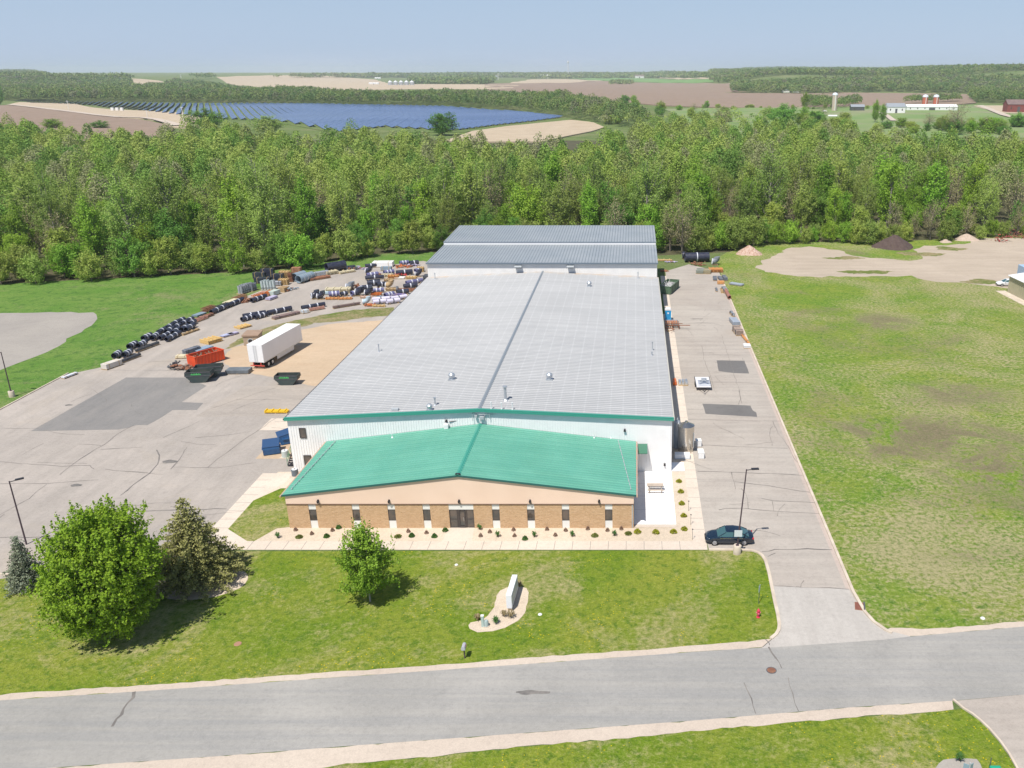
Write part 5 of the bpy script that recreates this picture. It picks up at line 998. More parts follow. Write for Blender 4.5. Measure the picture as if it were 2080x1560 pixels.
items = [
 (228, 746, 30, 1.3, 3.0, .95, 'box', 'long whitish wrapped crate at the meadow corner of the lot', M('cream_crate', (.62, .58, .52), (.55, .51, .46), 1, .7)),
 (142, 765, 25, .7, 2.6, .35, 'box', 'low white block lying at the kerb of the lot', M('block_white', (.60, .62, .68), rough=.7)),
 (266, 731, 28, .5, 4.0, .22, 'frames', 'low rail frame below the nearest duct pair', dark_st), (300, 708, 28, .6, 5.0, .25, 'frames', 'low rail frame below the farther duct pairs', dark_st), (388, 676, 27, .5, 4, .2, 'slats', 'thin slatted skid at the right of the duct cluster', wood),
 (405, 652, 27, 1.1, 3.8, .7, 'frames', 'pinkish steel channel stack next to the duct cluster', M('primer_pink', (.50, .28, .22), (.42, .22, .17), 2, .7)), (420, 645, 27, .9, 3.2, .5, 'bundle', 'rusty channel bundle next to the pinkish stack', rust), (405, 641, 20, 1.3, 2.6, .3, 'sheet', 'blue-grey sheet lying on the meadow edge', grey_tank),
 (424, 632, 25, 1.3, 2.8, 1.1, 'frames', 'rusty open steel frame rack at the meadow edge', rust), (452, 625, 27, 1.5, 4.0, .6, 'frames', 'low dark steel frame stack beside the rusty rack', dark_st), (470, 615, 24, 1.4, 3.6, .4, 'sheet', 'pale sheet stack in the left stock row', crm), (488, 607, 22, 1.4, 3.2, .8, 'frames', 'reddish steel frame stack in the left stock row', rust),
 (500, 613, 24, 1.3, 2.2, 1.0, 'heap', 'brown scrap heap below the orange frames', rust), (530, 605, 22, 1.8, 3.6, 1.1, 'frames', 'bright orange steel frame stack in the stock row', orange_p), (548, 597, 22, 1.3, 1.6, .6, 'frames', 'small orange frame right of the orange stack', orange_p),
 (498, 594, 12, 1.6, 3.8, 1.8, 'upright', 'left group of upright grey ducts at the meadow edge', M('zinc_dark', (.30, .32, .36), (.42, .44, .48), 2, .4)), (514, 590, 12, 1.4, 2.2, 1.6, 'upright', 'dark upright duct group beside the left grey ducts', gb), (547, 588, 8, 1.7, 3.2, 2.0, 'upright', 'tall pale grey upright ducts in the stock row', M('zinc_pale', (.42, .50, .50), (.52, .58, .58), 2, .4)), (558, 599, 15, 1.4, 2.4, 1.0, 'box', 'pale green wrapped crate below the upright ducts', M('pale_green', (.45, .54, .50), rough=.6)), (552, 608, 15, 1.2, 2.6, .5, 'sheet', 'white and pink sheet pile at the lane edge', lil),
 (535, 575, 4, 1.5, 3.6, 1.3, 'box', 'lower black box stack behind the upright ducts', duct_m), (528, 566, 4, 1.4, 2.8, 1.5, 'box', 'left black box of the tall stack at the meadow edge', duct_m), (545, 562, 4, 1.4, 3.0, 1.9, 'box', 'tall black box of the stack at the meadow edge', duct_m), (566, 570, 2, 1.4, 2.6, 1.6, 'box', 'black box on a pallet right of the tall stack', duct_m), (562, 580, 5, 1.2, 2.2, 1.0, 'bundle', 'dark pipe bundle right of the pale upright ducts', gb),
 (580, 566, 0, 1.6, 2.2, 1.8, 'slats', 'tall pale wood pallet stack by the black boxes', pale_wood), (578, 578, 3, 1.5, 2.0, 1.4, 'slats', 'second wood pallet stack nearer the lane', pale_wood), (592, 572, 0, 1.3, 1.0, 2.2, 'frames', 'upright rust brown frame before the big drums', rust), (577, 592, 12, 1.6, 1.8, 1.0, 'slats', 'low wood pallet stack by the lane', wood), (590, 590, 15, 1.4, 2.4, .9, 'heap', 'grey fittings heap by the lane', grey_tank), (604, 560, 3, 1.4, 2.2, 2.0, 'box', 'dark brown crate behind the big drums', rust),
 (648, 567, 5, 1.8, 5.0, .6, 'bundle', 'long brownish pipe bundle right of the big drums', rust), (650, 560, 5, 1.5, 4.0, .9, 'bundle', 'grey pipe bundle before the black roll', galv), (674, 557, 4, 1.5, 3.0, .9, 'slats', 'cream pallet stack in front of the black roll', crm), (705, 554, 3, 1.4, 4.0, .6, 'slats', 'cream timber stack right of the black roll', crm), (716, 548, 0, 1.3, 2.2, 1.0, 'heap', 'dark fittings heap at the wood edge', dark_st), (734, 547, 0, 1.1, 2.0, .8, 'heap', 'small mixed heap at the wood edge', lil), (779, 541, 3, 2.6, 5.0, 1.2, 'box', 'large white box on the far side of the yard', white_p), (785, 549, 0, 1.2, 2.6, .9, 'box', 'dark blue crate in front of the large white box', grey_tank),
 (820, 543, 0, 1.4, 3.6, 1.0, 'heap', 'orange and white fittings heap at the far end of the yard', orange_p), (838, 541, 0, 1.4, 3.0, .9, 'heap', 'white and orange fittings pile by the canopy', lil), (855, 552, 0, 1.2, 1.6, 1.2, 'slats', 'tan timber heap beside the canopy', pale_wood),
 (752, 556, 0, 1.3, 2.0, 1.2, 'rings', 'dark elbow standing left in the far island row', duct_m), (765, 558, 0, 1.3, 2.2, .9, 'heap', 'mixed pile in the far island row', lil), (787, 562, 3, 1.3, 2.6, .7, 'slats', 'pale pallet in the far island row', crm), (800, 566, 3, 1.3, 2.4, .8, 'slats', 'orange pallet in the far island row', orp), (815, 560, 0, 1.4, 2.2, .9, 'heap', 'red and dark pile in the far island row', red_p), (812, 566, 0, 1.2, 2.4, .3, 'sheet', 'white sheet pile in the far island row', W_panel), (836, 566, 0, 1.3, 2.4, .5, 'slats', 'bright tan pallet right in the far island row', pale_wood), (849, 562, 10, 1.2, 1.2, 1.1, 'rings', 'dark elbow beside the tan pallet', duct_m), (790, 571, 4, 1.3, 2.0, .6, 'slats', 'wood pallet below the orange pallet', wood),
 (640, 607, 30, 1.3, 1.4, 1.3, 'rings', 'black elbow at the left tip of the near island row', duct_m), (652, 608, 10, 1.3, 1.4, 1.2, 'rings', 'second black elbow at the left of the near island row', duct_m), (660, 598, 12, 1.3, 3.0, .5, 'sheet', 'pale blue sheet pile behind the black elbows', M('sheet_pale_blue', (.45, .58, .66), rough=.4)), (688, 594, 6, 2.2, 5.2, 1.1, 'slats', 'large cream timber stack in the near island row', crm), (676, 608, 3, 1.2, 2.8, .4, 'slats', 'orange skid under the purple pipes', orp), (702, 608, 3, 1.2, 2.8, .4, 'slats', 'orange skid right of the purple pipes', orp), (712, 590, 0, 1.4, 1.6, 1.5, 'rings', 'big dark elbow behind the cream timber', gb), (722, 587, 0, 1.4, 2.0, 1.4, 'heap', 'dark brown fittings heap behind the cream timber', rust), (730, 601, 0, 1.2, 1.4, 1.5, 'rings', 'round black elbow midway in the near island row', duct_m), (749, 601, 0, 1.2, 1.4, 1.3, 'rings', 'round black elbow right of the midway one', duct_m), (745, 605, 0, 1.1, 2.6, .3, 'slats', 'pinkish skid at the lane edge', M('pink_wood', (.60, .42, .33), rough=.8)),
 (765, 600, 0, 1.2, 2.2, .8, 'frames', 'small orange frame beneath the fat centre pipe', orange_p), (775, 590, 0, 1.4, 2.2, 1.0, 'heap', 'white tangled pile in the island centre', W_panel), (797, 590, 0, 1.4, 2.6, .5, 'slats', 'low pale timber in the island centre right', wood), (810, 592, 0, 1.1, 1.0, 1.1, 'upright', 'pair of short dark tubes in the island right', gb), (790, 586, 0, 1.1, 1.2, 1.3, 'rings', 'arched tan elbow in the island right', wood), (828, 592, 4, 1.4, 4.0, .5, 'frames', 'rusty low frame beside the warehouse eave', rust), (798, 605, 0, 1.4, 2.2, 1.1, 'heap', 'purple and white heap behind the white pipes', lil), (772, 607, 0, 1.2, 1.6, .7, 'heap', 'pale blue heap behind the white pipes', grey_tank), (813, 606, 0, 1.2, 2.2, 1.0, 'box', 'purple wrapped crate behind the white pipes', M('purple_wrap', (.14, .11, .26), rough=.5)),
 (581, 643, 11, 1.3, 5.6, .55, 'bundle', 'long brown steel beam bundle beside the weed strip', M('beam_brown', (.22, .15, .14), (.30, .22, .20), 2, .6)), (704, 623, 5, .8, 5.6, .55, 'bundle', 'long dark brown beam lying beside the weed strip', M('beam_dark', (.17, .12, .11), rough=.7)), (620, 636, 5, 1.1, 1.4, .7, 'box', 'pale grey box left of the long brown beam', M('pale_box', (.55, .60, .64), rough=.5)), (643, 630, 8, .8, 3.0, .25, 'frames', 'pink low frame behind the pale grey box', M('primer_pink'), ), (744, 619, 0, 1.0, 1.2, 1.1, 'rings', 'pale blue elbow left of the white pipes', M('elbow_blue', (.40, .52, .60), rough=.5)), (750, 622, 0, 1.0, 1.6, .6, 'heap', 'orange tangle by the pale blue elbow', orange_p), (770, 623, 0, .8, 2.6, .25, 'slats', 'yellow skid under the white pipes', pale_wood),
 (430, 695, 12, 2.5, 2.9, .75, 'slats', 'larger yellow wood pallet stack at the weed strip', M('yellow_pallet', (.72, .50, .20), (.62, .42, .16), 3, .8)), (494, 665, 12, 1.9, 2.6, .45, 'slats', 'smaller yellow wood pallet stack at the weed strip', M('yellow_pallet')), (462, 683, 20, 1.0, 2.2, .35, 'sheet', 'left blue and white sheet pile by the weed strip', M('sheet_blue', (.30, .32, .58), (.6, .62, .7), 3, .5)), (413, 712, 28, 1.5, 3.2, .4, 'sheet', 'blue-grey sheet stack behind the red container', M('sheet_slate', (.26, .34, .44), rough=.5)), (474, 680, 20, .9, 1.8, .3, 'sheet', 'right small white sheet pile by the weed strip', lil),
 (390, 718, 35, .9, 3.0, .9, 'bundle', 'white and dark pipe bundle behind the red container', gb), (371, 727, 5, 1.1, 2.0, .5, 'box', 'cream bundle left of the red container', crm), (358, 748, 10, 1.6, 1.9, 1.3, 'heap', 'dark iron scrap heap left of the red container', dark_st), (375, 750, 10, 1.4, 1.8, .9, 'heap', 'brown scrap heap next to the dark iron heap', M('scrap_brown', (.28, .2, .16), rough=.8)), (486, 757, 2, 1.8, 3.6, .55, 'sheet', 'dark steel slab stack beside the semi-trailer', M('slab_dark', (.12, .14, .16), (.18, .20, .22), 1, .5)),
 (1416, 539, 0, 1.8, 3.0, .9, 'heap', 'brown and grey fittings heap below the huge black duct', rust), (1452, 538, 0, 1.3, 1.4, 1.6, 'rings', 'dark elbow at the grass edge by the huge black duct', gb), (1422, 554, 80, 1.8, 3.2, .8, 'bundle', 'left grey-green pipe bundle of the far stack', M('bundle_green', (.28, .31, .26), (.36, .38, .32), 2, .6)), (1437, 554, 80, 1.8, 3.2, .7, 'bundle', 'tan pipe bundle right of the grey-green one', M('bundle_tan', (.46, .40, .26), (.38, .33, .2), 2, .6)), (1454, 552, 0, 2.2, 3.4, .9, 'slats', 'orange timber stack at the far grass edge', orp), (1452, 568, 86, .9, 3.2, .6, 'bundle', 'left of three grey pipe bundles at the grass edge', gb), (1463, 568, 95, .9, 3.2, .6, 'bundle', 'middle of three grey pipe bundles at the grass edge', gb), (1472, 568, 95, .9, 3.2, .7, 'bundle', 'right of three grey pipe bundles at the grass edge', gb), (1464, 577, 0, 1.0, 1.6, .7, 'box', 'small orange crate below the three grey bundles', orp), (1455, 590, 88, .5, 2.8, .4, 'bundle', 'thin single grey pipe bundle on the drive', gb), (1466, 592, 88, .6, 3.4, .3, 'slats', 'thin timber skid beside the single bundle', wood), (1472, 592, 95, 1.0, 3.6, .7, 'bundle', 'grey-blue pipe bundle above the brown tube', galv),
 (1487, 640, 97, .6, 3.0, .5, 'bundle', 'narrow grey pipe bundle above the wide one', galv), (1492, 657, 97, 1.4, 3.6, .7, 'sheet', 'wide grey sheet bundle at the drive kerb', M('bundle_slate', (.30, .34, .40), (.36, .40, .46), 2, .5)), (1498, 677, 97, 1.4, 3.6, 1.0, 'bundle', 'brown pipe bundle at the drive kerb', M('bundle_brown', (.32, .24, .20), (.42, .34, .28), 2, .7)), (1513, 690, 97, .5, 6.2, .35, 'bundle', 'long orange timber strip along the drive kerb', orp), (1517, 706, 90, 1.2, 1.3, .45, 'sheet', 'white sheet with a dark piece at the end of the orange strip', white_p),
 (1345, 530, 0, .9, 5.0, .3, 'slats', 'long low timber row at the far end of the drive', pale_wood), (1362, 533, 0, .9, 2.0, .5, 'heap', 'white and pink bundle at the far end of the drive', lil), (1496, 579, -35, 1.4, 3.2, .3, 'sheet', 'grey metal sheet lying on the grass right of the drive', M('bundle_slate')), (1350, 551, 0, .8, 1.4, .4, 'heap', 'small brown pile beside the rear hall wall', rust),
 (563, 838, 0, 1.0, 3.2, .34, 'slats', 'bright yellow barrier rack beside the warehouse eave', M('safety_yellow', (.80, .52, .02), rough=.5)),
 (2035, 490, 0, 3.5, 4.5, 2.2, 'heap', 'red farm machinery scrap on the far right dirt yard', M('machine_red', (.42, .06, .05), (.25, .05, .05), 2, .6)), (2052, 482, 0, 3.0, 4.5, 3.0, 'heap', 'dark red machinery pile behind the red scrap', M('machine_dark', (.16, .05, .05), rough=.7)), (2074, 484, 0, 2.5, 4.5, 2.2, 'heap', 'rusty machinery on a low wagon at the right edge', rust)]
turn = {581: 53, 704: 38, 620: 40, 643: 40, 430: 60, 494: 58, 462: 60, 413: 65, 474: 60, 390: 65, 228: 70, 142: 75, 266: 75, 300: 75, 388: 72}
def stock_turn(it):                                   # the left row follows the curve of the lane
    if it[0] in turn and it[1] > 620: return turn[it[0]]
    return 75 if it[0] < 610 and it[1] < 656 and it[2] >= 10 else 43 if 640 <= it[0] <= 710 and it[1] < 570 else it[2]
for it in items: pallet_load(it[0], it[1], R(stock_turn(it)), it[3], it[4], it[5], it[6], it[7], col=it[8])
duct((1482, 609), (1474, 594), .45, 'brown tube lying at the drive kerb', 'brown tube', M('tube_brown', (.30, .13, .10), (.36, .18, .13), 2, .6), 0, .1)
# soil and rubble piles
def pile(a, b, rx, ry, h, mat, lb, grp='earth and rubble piles'):
    p = P(a, b); n_ = 22; rr = random.Random(lb); vs, fs = [], []
    for j in range(9):
        f = j/8; 
        for i in range(n_):
            t = 6.283*i/n_; q = (1 - f)*(1 + .12*math.sin(3*t + rx) + rr.uniform(-.05, .05)); vs.append((q*rx*math.cos(t), q*ry*math.sin(t), h*(1 - (1 - f)**1.25) + rr.uniform(-.05, .05)*h*(0 if j in (0,) else 1)))
    fs = [(i + j*n_, (i + 1) % n_ + j*n_, (i + 1) % n_ + (j + 1)*n_, i + (j + 1)*n_) for j in range(8) for i in range(n_)]
    m = MB(); m.add(vs, fs); o = m.build('pile', mat, None, (p.x, p.y + ry*.6, 0), smooth=True); tag(o, lb, 'pile', grp)
pile(1523, 518, 3.4, 3.2, 2.2, M('rubble', (.42, .25, .18), (.60, .46, .38), 2.5, .9, bump=1, bdist=.4), 'pile of reddish brick rubble at the left of the dirt yard')
pile(1822, 506, 5.8, 4.5, 3.4, M('black_soil', (.075, .05, .045), (.10, .07, .06), 1.5, .95, bump=.6, bdist=.2), 'pile of black soil before the wood')
pile(1967, 489, 3.6, 3, 1.7, M('gravel_pile', (.42, .33, .26), (.5, .4, .33), 2, .95, bump=.4), 'low tan gravel pile at the far right of the dirt yard')
pile(1922, 493, 1.7, 1.5, .9, M('gravel_pile'), 'tiny pale heap between the black soil and the gravel pile')

# bed plants
def leafcloud(r_, centers, size, up=.4, asp=.6, nbias=None, streak=0.0):
    n_ = len(centers); nrm = r_.normal(size=(n_, 3)) + np.array([0, 0, up])
    if nbias is not None: nrm = nrm + nbias
    nrm /= np.linalg.norm(nrm, axis=1)[:, None]
    t = r_.normal(size=(n_, 3)); u = np.cross(nrm, t); u /= np.linalg.norm(u, axis=1)[:, None]
    if streak:
        u = u + np.array([0, 0, streak]); u -= (u*nrm).sum(1)[:, None]*nrm; u /= np.linalg.norm(u, axis=1)[:, None]
    v = np.cross(nrm, u)
    s_ = (size*r_.uniform(.6, 1.3, n_))[:, None] if np.isscalar(size) else (size*r_.uniform(.7, 1.2, n_))[:, None]
    a, b = u*s_, v*s_*asp
    V = np.stack([centers - a, centers - b*.9, centers + a, centers + b], 1).reshape(-1, 3)
    return V, np.arange(n_*4).reshape(-1, 4)
def leaf_mat(name, c1, c2, rough=.6, trans=.25, scale=.6, objrand=.0):
    n = N(name, rough, .25); 
    col = n.mix(n.rng(n.noise(scale, 3), .35, .65), c1, c2)
    if objrand:
        oi = n.t.nodes.new('ShaderNodeObjectInfo'); hs = n.t.nodes.new('ShaderNodeHueSaturation')
        n.t.links.new(n.rng(oi.outputs['Random'], 0, 1, (.5 - .006*objrand), .5 + .028*objrand), hs.inputs['Hue'])
        vv = n.t.nodes.new('ShaderNodeMath'); vv.operation = 'FRACT'; n.t.links.new(n.math('MULTIPLY', oi.outputs['Random'], 7.31), vv.inputs[0])
        n.t.links.new(n.rng(vv.outputs[0], 0, 1, 1 - .28*objrand, 1 + .22*objrand), hs.inputs['Value']); n.t.links.new(col, hs.inputs['Color']); col = hs.outputs[0]
    n.color(col); tl = n.t.nodes.new('ShaderNodeBsdfTranslucent'); mx = n.t.nodes.new('ShaderNodeMixShader'); mx.inputs[0].default_value = trans
    n.t.links.new(col, tl.inputs[0]); out = n.t.nodes['Material Output']; n.t.links.new(n.b.outputs[0], mx.inputs[1]); n.t.links.new(tl.outputs[0], mx.inputs[2]); n.t.links.new(mx.outputs[0], out.inputs[0]); return n.m
pm = {'green': leaf_mat('shrub_green', (.06, .14, .03), (.10, .19, .04), objrand=.5), 'olive': leaf_mat('shrub_olive', (.20, .22, .05), (.16, .20, .05)), 'red': leaf_mat('shrub_red', (.26, .16, .12), (.34, .24, .18)), 'yellow': leaf_mat('shrub_yellow', (.36, .36, .03), (.28, .30, .02)), 'spiky': leaf_mat('shrub_dark', (.05, .13, .03), (.08, .19, .04)), 'dry': leaf_mat('dry_grass', (.32, .26, .15), (.24, .20, .10))}
stemm = M('twig_brown', (.16, .10, .08), rough=.9)
def plant(a, b, kind, r, h, lb, grp):
    p = P(a, b); t = thing({'green': 'shrub', 'olive': 'shrub', 'yellow': 'spirea_shrub', 'red': 'barberry_shrub', 'spiky': 'lily_clump', 'dry': 'ornamental_grass'}[kind], lb, 'plant', (p.x, p.y + .1, .02), 0, grp)
    r_ = np.random.default_rng(abs(hash_(lb)) % 2**31); n_ = 240
    th = r_.uniform(0, 6.283, n_); q = np.sqrt(r_.uniform(0, 1, n_))
    z = h*(1 - q**2)*r_.uniform(.35, 1, n_) + .04; c = np.stack([q*r*np.cos(th), q*r*np.sin(th), z], 1)*(1 if kind != 'red' else 1)
    if kind == 'spiky' or kind == 'dry':
        V, Fq = [], []
        for i in range(46):
            a_ = r_.uniform(0, 6.283); o = r_.uniform(.5, 1)*r; hh = h*r_.uniform(.6, 1.15); w_ = .035; d = np.array([math.cos(a_), math.sin(a_), 0]); pd = np.array([-d[1], d[0], 0])
            k = len(V); V += [pd*w_, -pd*w_, d*o*.6 - pd*w_ + [0, 0, hh], d*o*.6 + pd*w_ + [0, 0, hh], d*o + [0, 0, hh*.75] - pd*.01, d*o + [0, 0, hh*.75] + pd*.01]; Fq += [(k, k + 1, k + 2, k + 3), (k + 3, k + 2, k + 4, k + 5)]
        V, Fq = np.array(V), np.array(Fq)
    else: V, Fq = leafcloud(r_, c, .085 if kind != 'red' else .05)
    np_mesh('foliage', V, Fq, pm[kind], t); m = MB(); [m.tube((0, 0, 0), (r*.5*math.cos(k*2.1), r*.5*math.sin(k*2.1), h*.7), .015, n=4) for k in range(3 if kind != 'red' else 7)]; m.build('stem', stemm, t)
def hash_(s): 
    v = 7
    for ch in s: v = (v*131 + ord(ch)) & 0x7fffffff
    return v
front = [(564, 1094, 'spiky'), (600, 1079, 'red'), (607, 1093, 'olive'), (633, 1087, 'red'), (663, 1092, 'green'), (675, 1080, 'red'), (688, 1074, 'green'), (699, 1094, 'red'), (808, 1092, 'olive'), (829, 1082, 'red'), (836, 1091, 'green'), (866, 1085, 'red'), (882, 1092, 'green'), (904, 1080, 'green'), (974, 1077, 'spiky'), (976, 1091, 'red'), (995, 1083, 'red'), (1011, 1092, 'spiky'), (1043, 1079, 'red'), (1045, 1091, 'red'), (1066, 1097, 'green'), (1085, 1092, 'spiky'), (1111, 1078, 'red'), (1128, 1090, 'red'), (1149, 1080, 'red'), (1162, 1091, 'spiky'), (1194, 1077, 'red'), (1208, 1090, 'olive'), (1234, 1080, 'red'), (1248, 1090, 'spiky'), (1262, 1077, 'red'), (1276, 1086, 'olive'), (1295, 1083, 'yellow'), (1332, 1084, 'yellow'), (1368, 1083, 'yellow')]
marks = [(556, 'at the far left corner'), (636, 'below the first window'), (724, 'below the second window'), (796, 'below the third window'), (867, 'below the fourth window'), (938, 'beside the glass entrance'), (1007, 'below the first window past the door'), (1078, 'below the second window past door'), (1149, 'below the third window right of the door'), (1236, 'below the last window at the right'), (1300, 'left of the patio end wall'), (1340, 'below the white patio'), (1375, 'at the patio corner')]
words = {'spiky': 'spiky green clump', 'red': 'thin reddish shrub', 'olive': 'flat olive shrub', 'green': 'small round green shrub', 'yellow': 'bright yellow-green shrub', 'dry': 'dry grass tuft'}
for a, b, k in front:
    mk = min(marks, key=lambda q: abs(q[0] - a)); side = 'left' if a < mk[0] else 'right'; row = 'near the wall' if b < 1084 else 'near the walk'
    r = {'spiky': .36, 'red': .22, 'olive': .38, 'green': .3, 'yellow': .40}[k]
    plant(a, b, k, r, {'spiky': .6, 'red': .4, 'olive': .25, 'green': .4, 'yellow': .4}[k], f'{words[k]} {mk[1]}, {side} side, {row}', 'plants in the front rock bed')
for k, (a, b) in enumerate(((1379, 980), (1383, 1001), (1385, 1025), (1389, 1050), (1390, 1077))):
    plant(a, b, 'yellow', .36, .36, f'yellow-green shrub in the side bed beside the patio, {["farthest", "second farthest", "middle", "second nearest", "nearest"][k]} of five', 'yellow shrubs in the side bed')
for a, b, k, lb in ((1023, 1254, 'dry', 'dry grass tuft left below the monument sign'), (1037, 1255, 'dry', 'larger dry grass tuft right below the monument sign'), (1007, 1268, 'spiky', 'green grass tuft in the middle of the curved rock bed'), (1055, 1194, 'dry', 'dry grass tuft behind the monument sign'), (970, 1262, 'dry', 'brown tuft left of the utility pedestal'), (1950, 1548, 'spiky', 'weed tuft in the gravel bed at the bottom right corner')):
    plant(a, b, k, .55 if 'larger' in lb else .42, .6, lb, 'grass tufts in the rock beds')
# ------------------------------------------------------------------ trees
bark = M('bark_grey', (.20, .17, .145), (.13, .11, .09), 3, .9)
bark_p = M('bark_pale', (.34, .32, .28), (.24, .22, .19), 3, .9)
def tubes_np(segs, n_=5):
    V, Q = [], []
    for a, b, r0, r1 in segs:
        a, b = np.array(a, float), np.array(b, float); d = b - a; L = np.linalg.norm(d)
        if L < 1e-4: continue
        d /= L; u = np.cross(d, [0.31, .87, .21]); u /= np.linalg.norm(u); w_ = np.cross(d, u); k = len(V)
        for c, r in ((a, r0), (b, r1)):
            for i in range(n_): t = 6.2832*i/n_; V.append(c + (u*math.cos(t) + w_*math.sin(t))*r)
        Q += [(k + i, k + (i + 1) % n_, k + n_ + (i + 1) % n_, k + n_ + i) for i in range(n_)]
    return np.array(V), np.array(Q)
def make_tree(seed, h, r, zc=.58, zr=.42, forkz=.18, nl=9, nt=9, per=26, sig=.45, leaf=.28, up=.4, topskew=(0, 0), shoot=.25, trunk_r=None, leaf_asp=.6, pear=0.0, streak=.9):
    """trunk, rising limbs that end inside an uneven crown, twigs with leaf clumps"""
    r_ = np.random.default_rng(seed); segs = []; tr = trunk_r or h*.018
    fz = forkz*h; segs.append(((0, 0, -.2), (0, 0, fz), tr, tr*.85)); top = np.array([topskew[0], topskew[1], h*.92]); mid = np.array([topskew[0]*.4, topskew[1]*.4, h*.55])
    segs.append(((0, 0, fz), mid, tr*.85, tr*.45)); segs.append((mid, top, tr*.45, tr*.1))
    cen = []; out = []
    lumps = r_.normal(size=(7, 3)); lumps /= np.linalg.norm(lumps, axis=1)[:, None]; lam = r_.uniform(-.22, .22, 7)
    for i in range(nl):
        th = 6.2832*(i*.618 + r_.uniform(-.08, .08)); ph = math.asin(np.clip(-.75 + 1.75*((i + .5)/nl) + r_.uniform(-.1, .1), -1, 1))
        d = np.array([math.cos(th)*math.cos(ph), math.sin(th)*math.cos(ph), math.sin(ph)])
        rad = r_.uniform(.72, .96)*(1 + sum(l*max(0, np.dot(d, q))**3 for l, q in zip(lam, lumps)))
        f = (d[2] + 1)/2; e = np.array([topskew[0]*f, topskew[1]*f, h*zc]) + d*rad*np.array([r*(1 - pear*f), r*(1 - pear*f), h*zr])
        z0 = np.clip(e[2] - h*r_.uniform(.22, .4), fz*.8, h*.8); f0 = z0/h; s0 = np.array([topskew[0]*f0*f0, topskew[1]*f0*f0, z0])
        m_ = s0 + (e - s0)*.5 + np.array([0, 0, -.04*h]); segs += [(s0, m_, tr*.34, tr*.2), (m_, e, tr*.2, tr*.06)]
        for j in range(nt):
            t = r_.uniform(.35, 1); b_ = s0 + (m_ - s0)*t*2 if t < .5 else m_ + (e - m_)*(t - .5)*2
            dd = r_.normal(size=3)*np.array([1, 1, .6]) + d*.7 + np.array([0, 0, .8]); dd /= np.linalg.norm(dd); l = r*r_.uniform(.22, .42); e2 = b_ + dd*l
            if j % 2 == 0: segs.append((b_, e2, tr*.07, tr*.02))
            tt = r_.uniform(.15, 1.05, per)[:, None]; pts = b_ + (e2 - b_)*tt + r_.normal(size=(per, 3))*sig
            cen.append(pts); out.append(np.repeat(d[None, :], per, 0))
            if shoot and r_.uniform() < .5:
                k = max(3, per//3); sp = e2 + np.array([0, 0, 1])*np.linspace(0, shoot*r*.8, k)[:, None] + r_.normal(size=(k, 3))*sig*.25; cen.append(sp); out.append(np.repeat(d[None, :], k, 0))
    c = np.concatenate(cen); o = np.concatenate(out); c[:, 2] = np.maximum(c[:, 2], h*.05)
    LV, LQ = leafcloud(r_, c, leaf, up, leaf_asp, nbias=o*1.0, streak=streak)
    TV, TQ = tubes_np(segs); return (TV, TQ), (LV, LQ)
def spruce(seed, h, r, leaf=.12, dens=1.0):
    r_ = np.random.default_rng(seed); segs = [((0, 0, 0), (0, 0, h), h*.018, .02)]; cen = []
    z = h*.06
    while z < h*.98:
        f = 1 - z/h; R_ = r*(f**.82)*r_.uniform(.85, 1.08); nb = max(4, int(13*f + 4)); off = r_.uniform(0, 6)
        for i in range(nb):
            th = off + 6.2832*i/nb + r_.uniform(-.15, .15); rr = R_*r_.uniform(.72, 1.12); tip = np.array([math.cos(th)*rr, math.sin(th)*rr, z + .10*rr - .05*h*f + r_.uniform(-.1, .1)])
            base = np.array([0, 0, z + .06*h*f]); segs.append((base, tip, .035*f + .01, .01)); n_ = int((26*f + 8)*dens*max(.5, rr/1.5))
            t = r_.uniform(.18, 1.02, n_)[:, None]; w_ = (.04 + .2*rr*(1 - t)*.5 + .08); c = base + (tip - base)*t + r_.normal(size=(n_, 3))*np.array([1, 1, .45])*w_; cen.append(c)
        z += h*.035
    c = np.concatenate(cen); LV, LQ = leafcloud(r_, c, leaf, .9, .55); return tubes_np(segs), (LV, LQ)
def place_tree(name, label, cat, data, loc, lm, bm_=bark, grp=None, rz=0, sc=1.0):
    t = thing(name, label, cat, loc, rz, grp); t.scale = (sc, sc, sc)
    np_mesh('trunk', data[0][0], data[0][1], bm_, t); np_mesh('crown', data[1][0], data[1][1], lm, t); return t
maple_m = leaf_mat('maple_leaves', (.19, .33, .018), (.30, .44, .035), trans=.3, scale=.9)
p = P(228, 1292)
place_tree('maple_tree', 'large round bright green maple on the front lawn at the left', 'tree', make_tree(11, 12.8, 4.85, .54, .44, .12, 150, 16, 32, .13, .12, .3, (1.2, .3), .12, .22, pear=.10, leaf_asp=.7, streak=.6), (p.x, p.y, 0), maple_m)
p = P(752, 1222)
place_tree('young_maple_tree', 'small pear-shaped young maple on the front lawn before the office', 'tree', make_tree(23, 8.2, 2.75, .54, .43, .2, 54, 11, 18, .10, .12, .3, (.1, 0), .35, .10, pear=.4), (p.x, p.y, 0), leaf_mat('young_leaves', (.19, .34, .025), (.29, .44, .05), trans=.3, scale=.9), bark_p)
p = P(412, 1180)
place_tree('spruce_tree', 'olive spruce with a broad skirt in the oval rock bed', 'tree', spruce(5, 8.9, 4.7, .13, 2.7), (p.x - .5, p.y, 0), leaf_mat('spruce_needles', (.26, .265, .09), (.36, .35, .13), trans=.12, scale=1.1), bark)
p = P(58, 1192)
place_tree('blue_spruce_tree', 'small grey-green spruce at the left edge behind the maple', 'tree', spruce(9, 5.4, 1.9, .10, 2.4), (p.x, p.y, 0), leaf_mat('blue_needles', (.20, .24, .17), (.27, .30, .20), trans=.1, scale=1.2), bark)

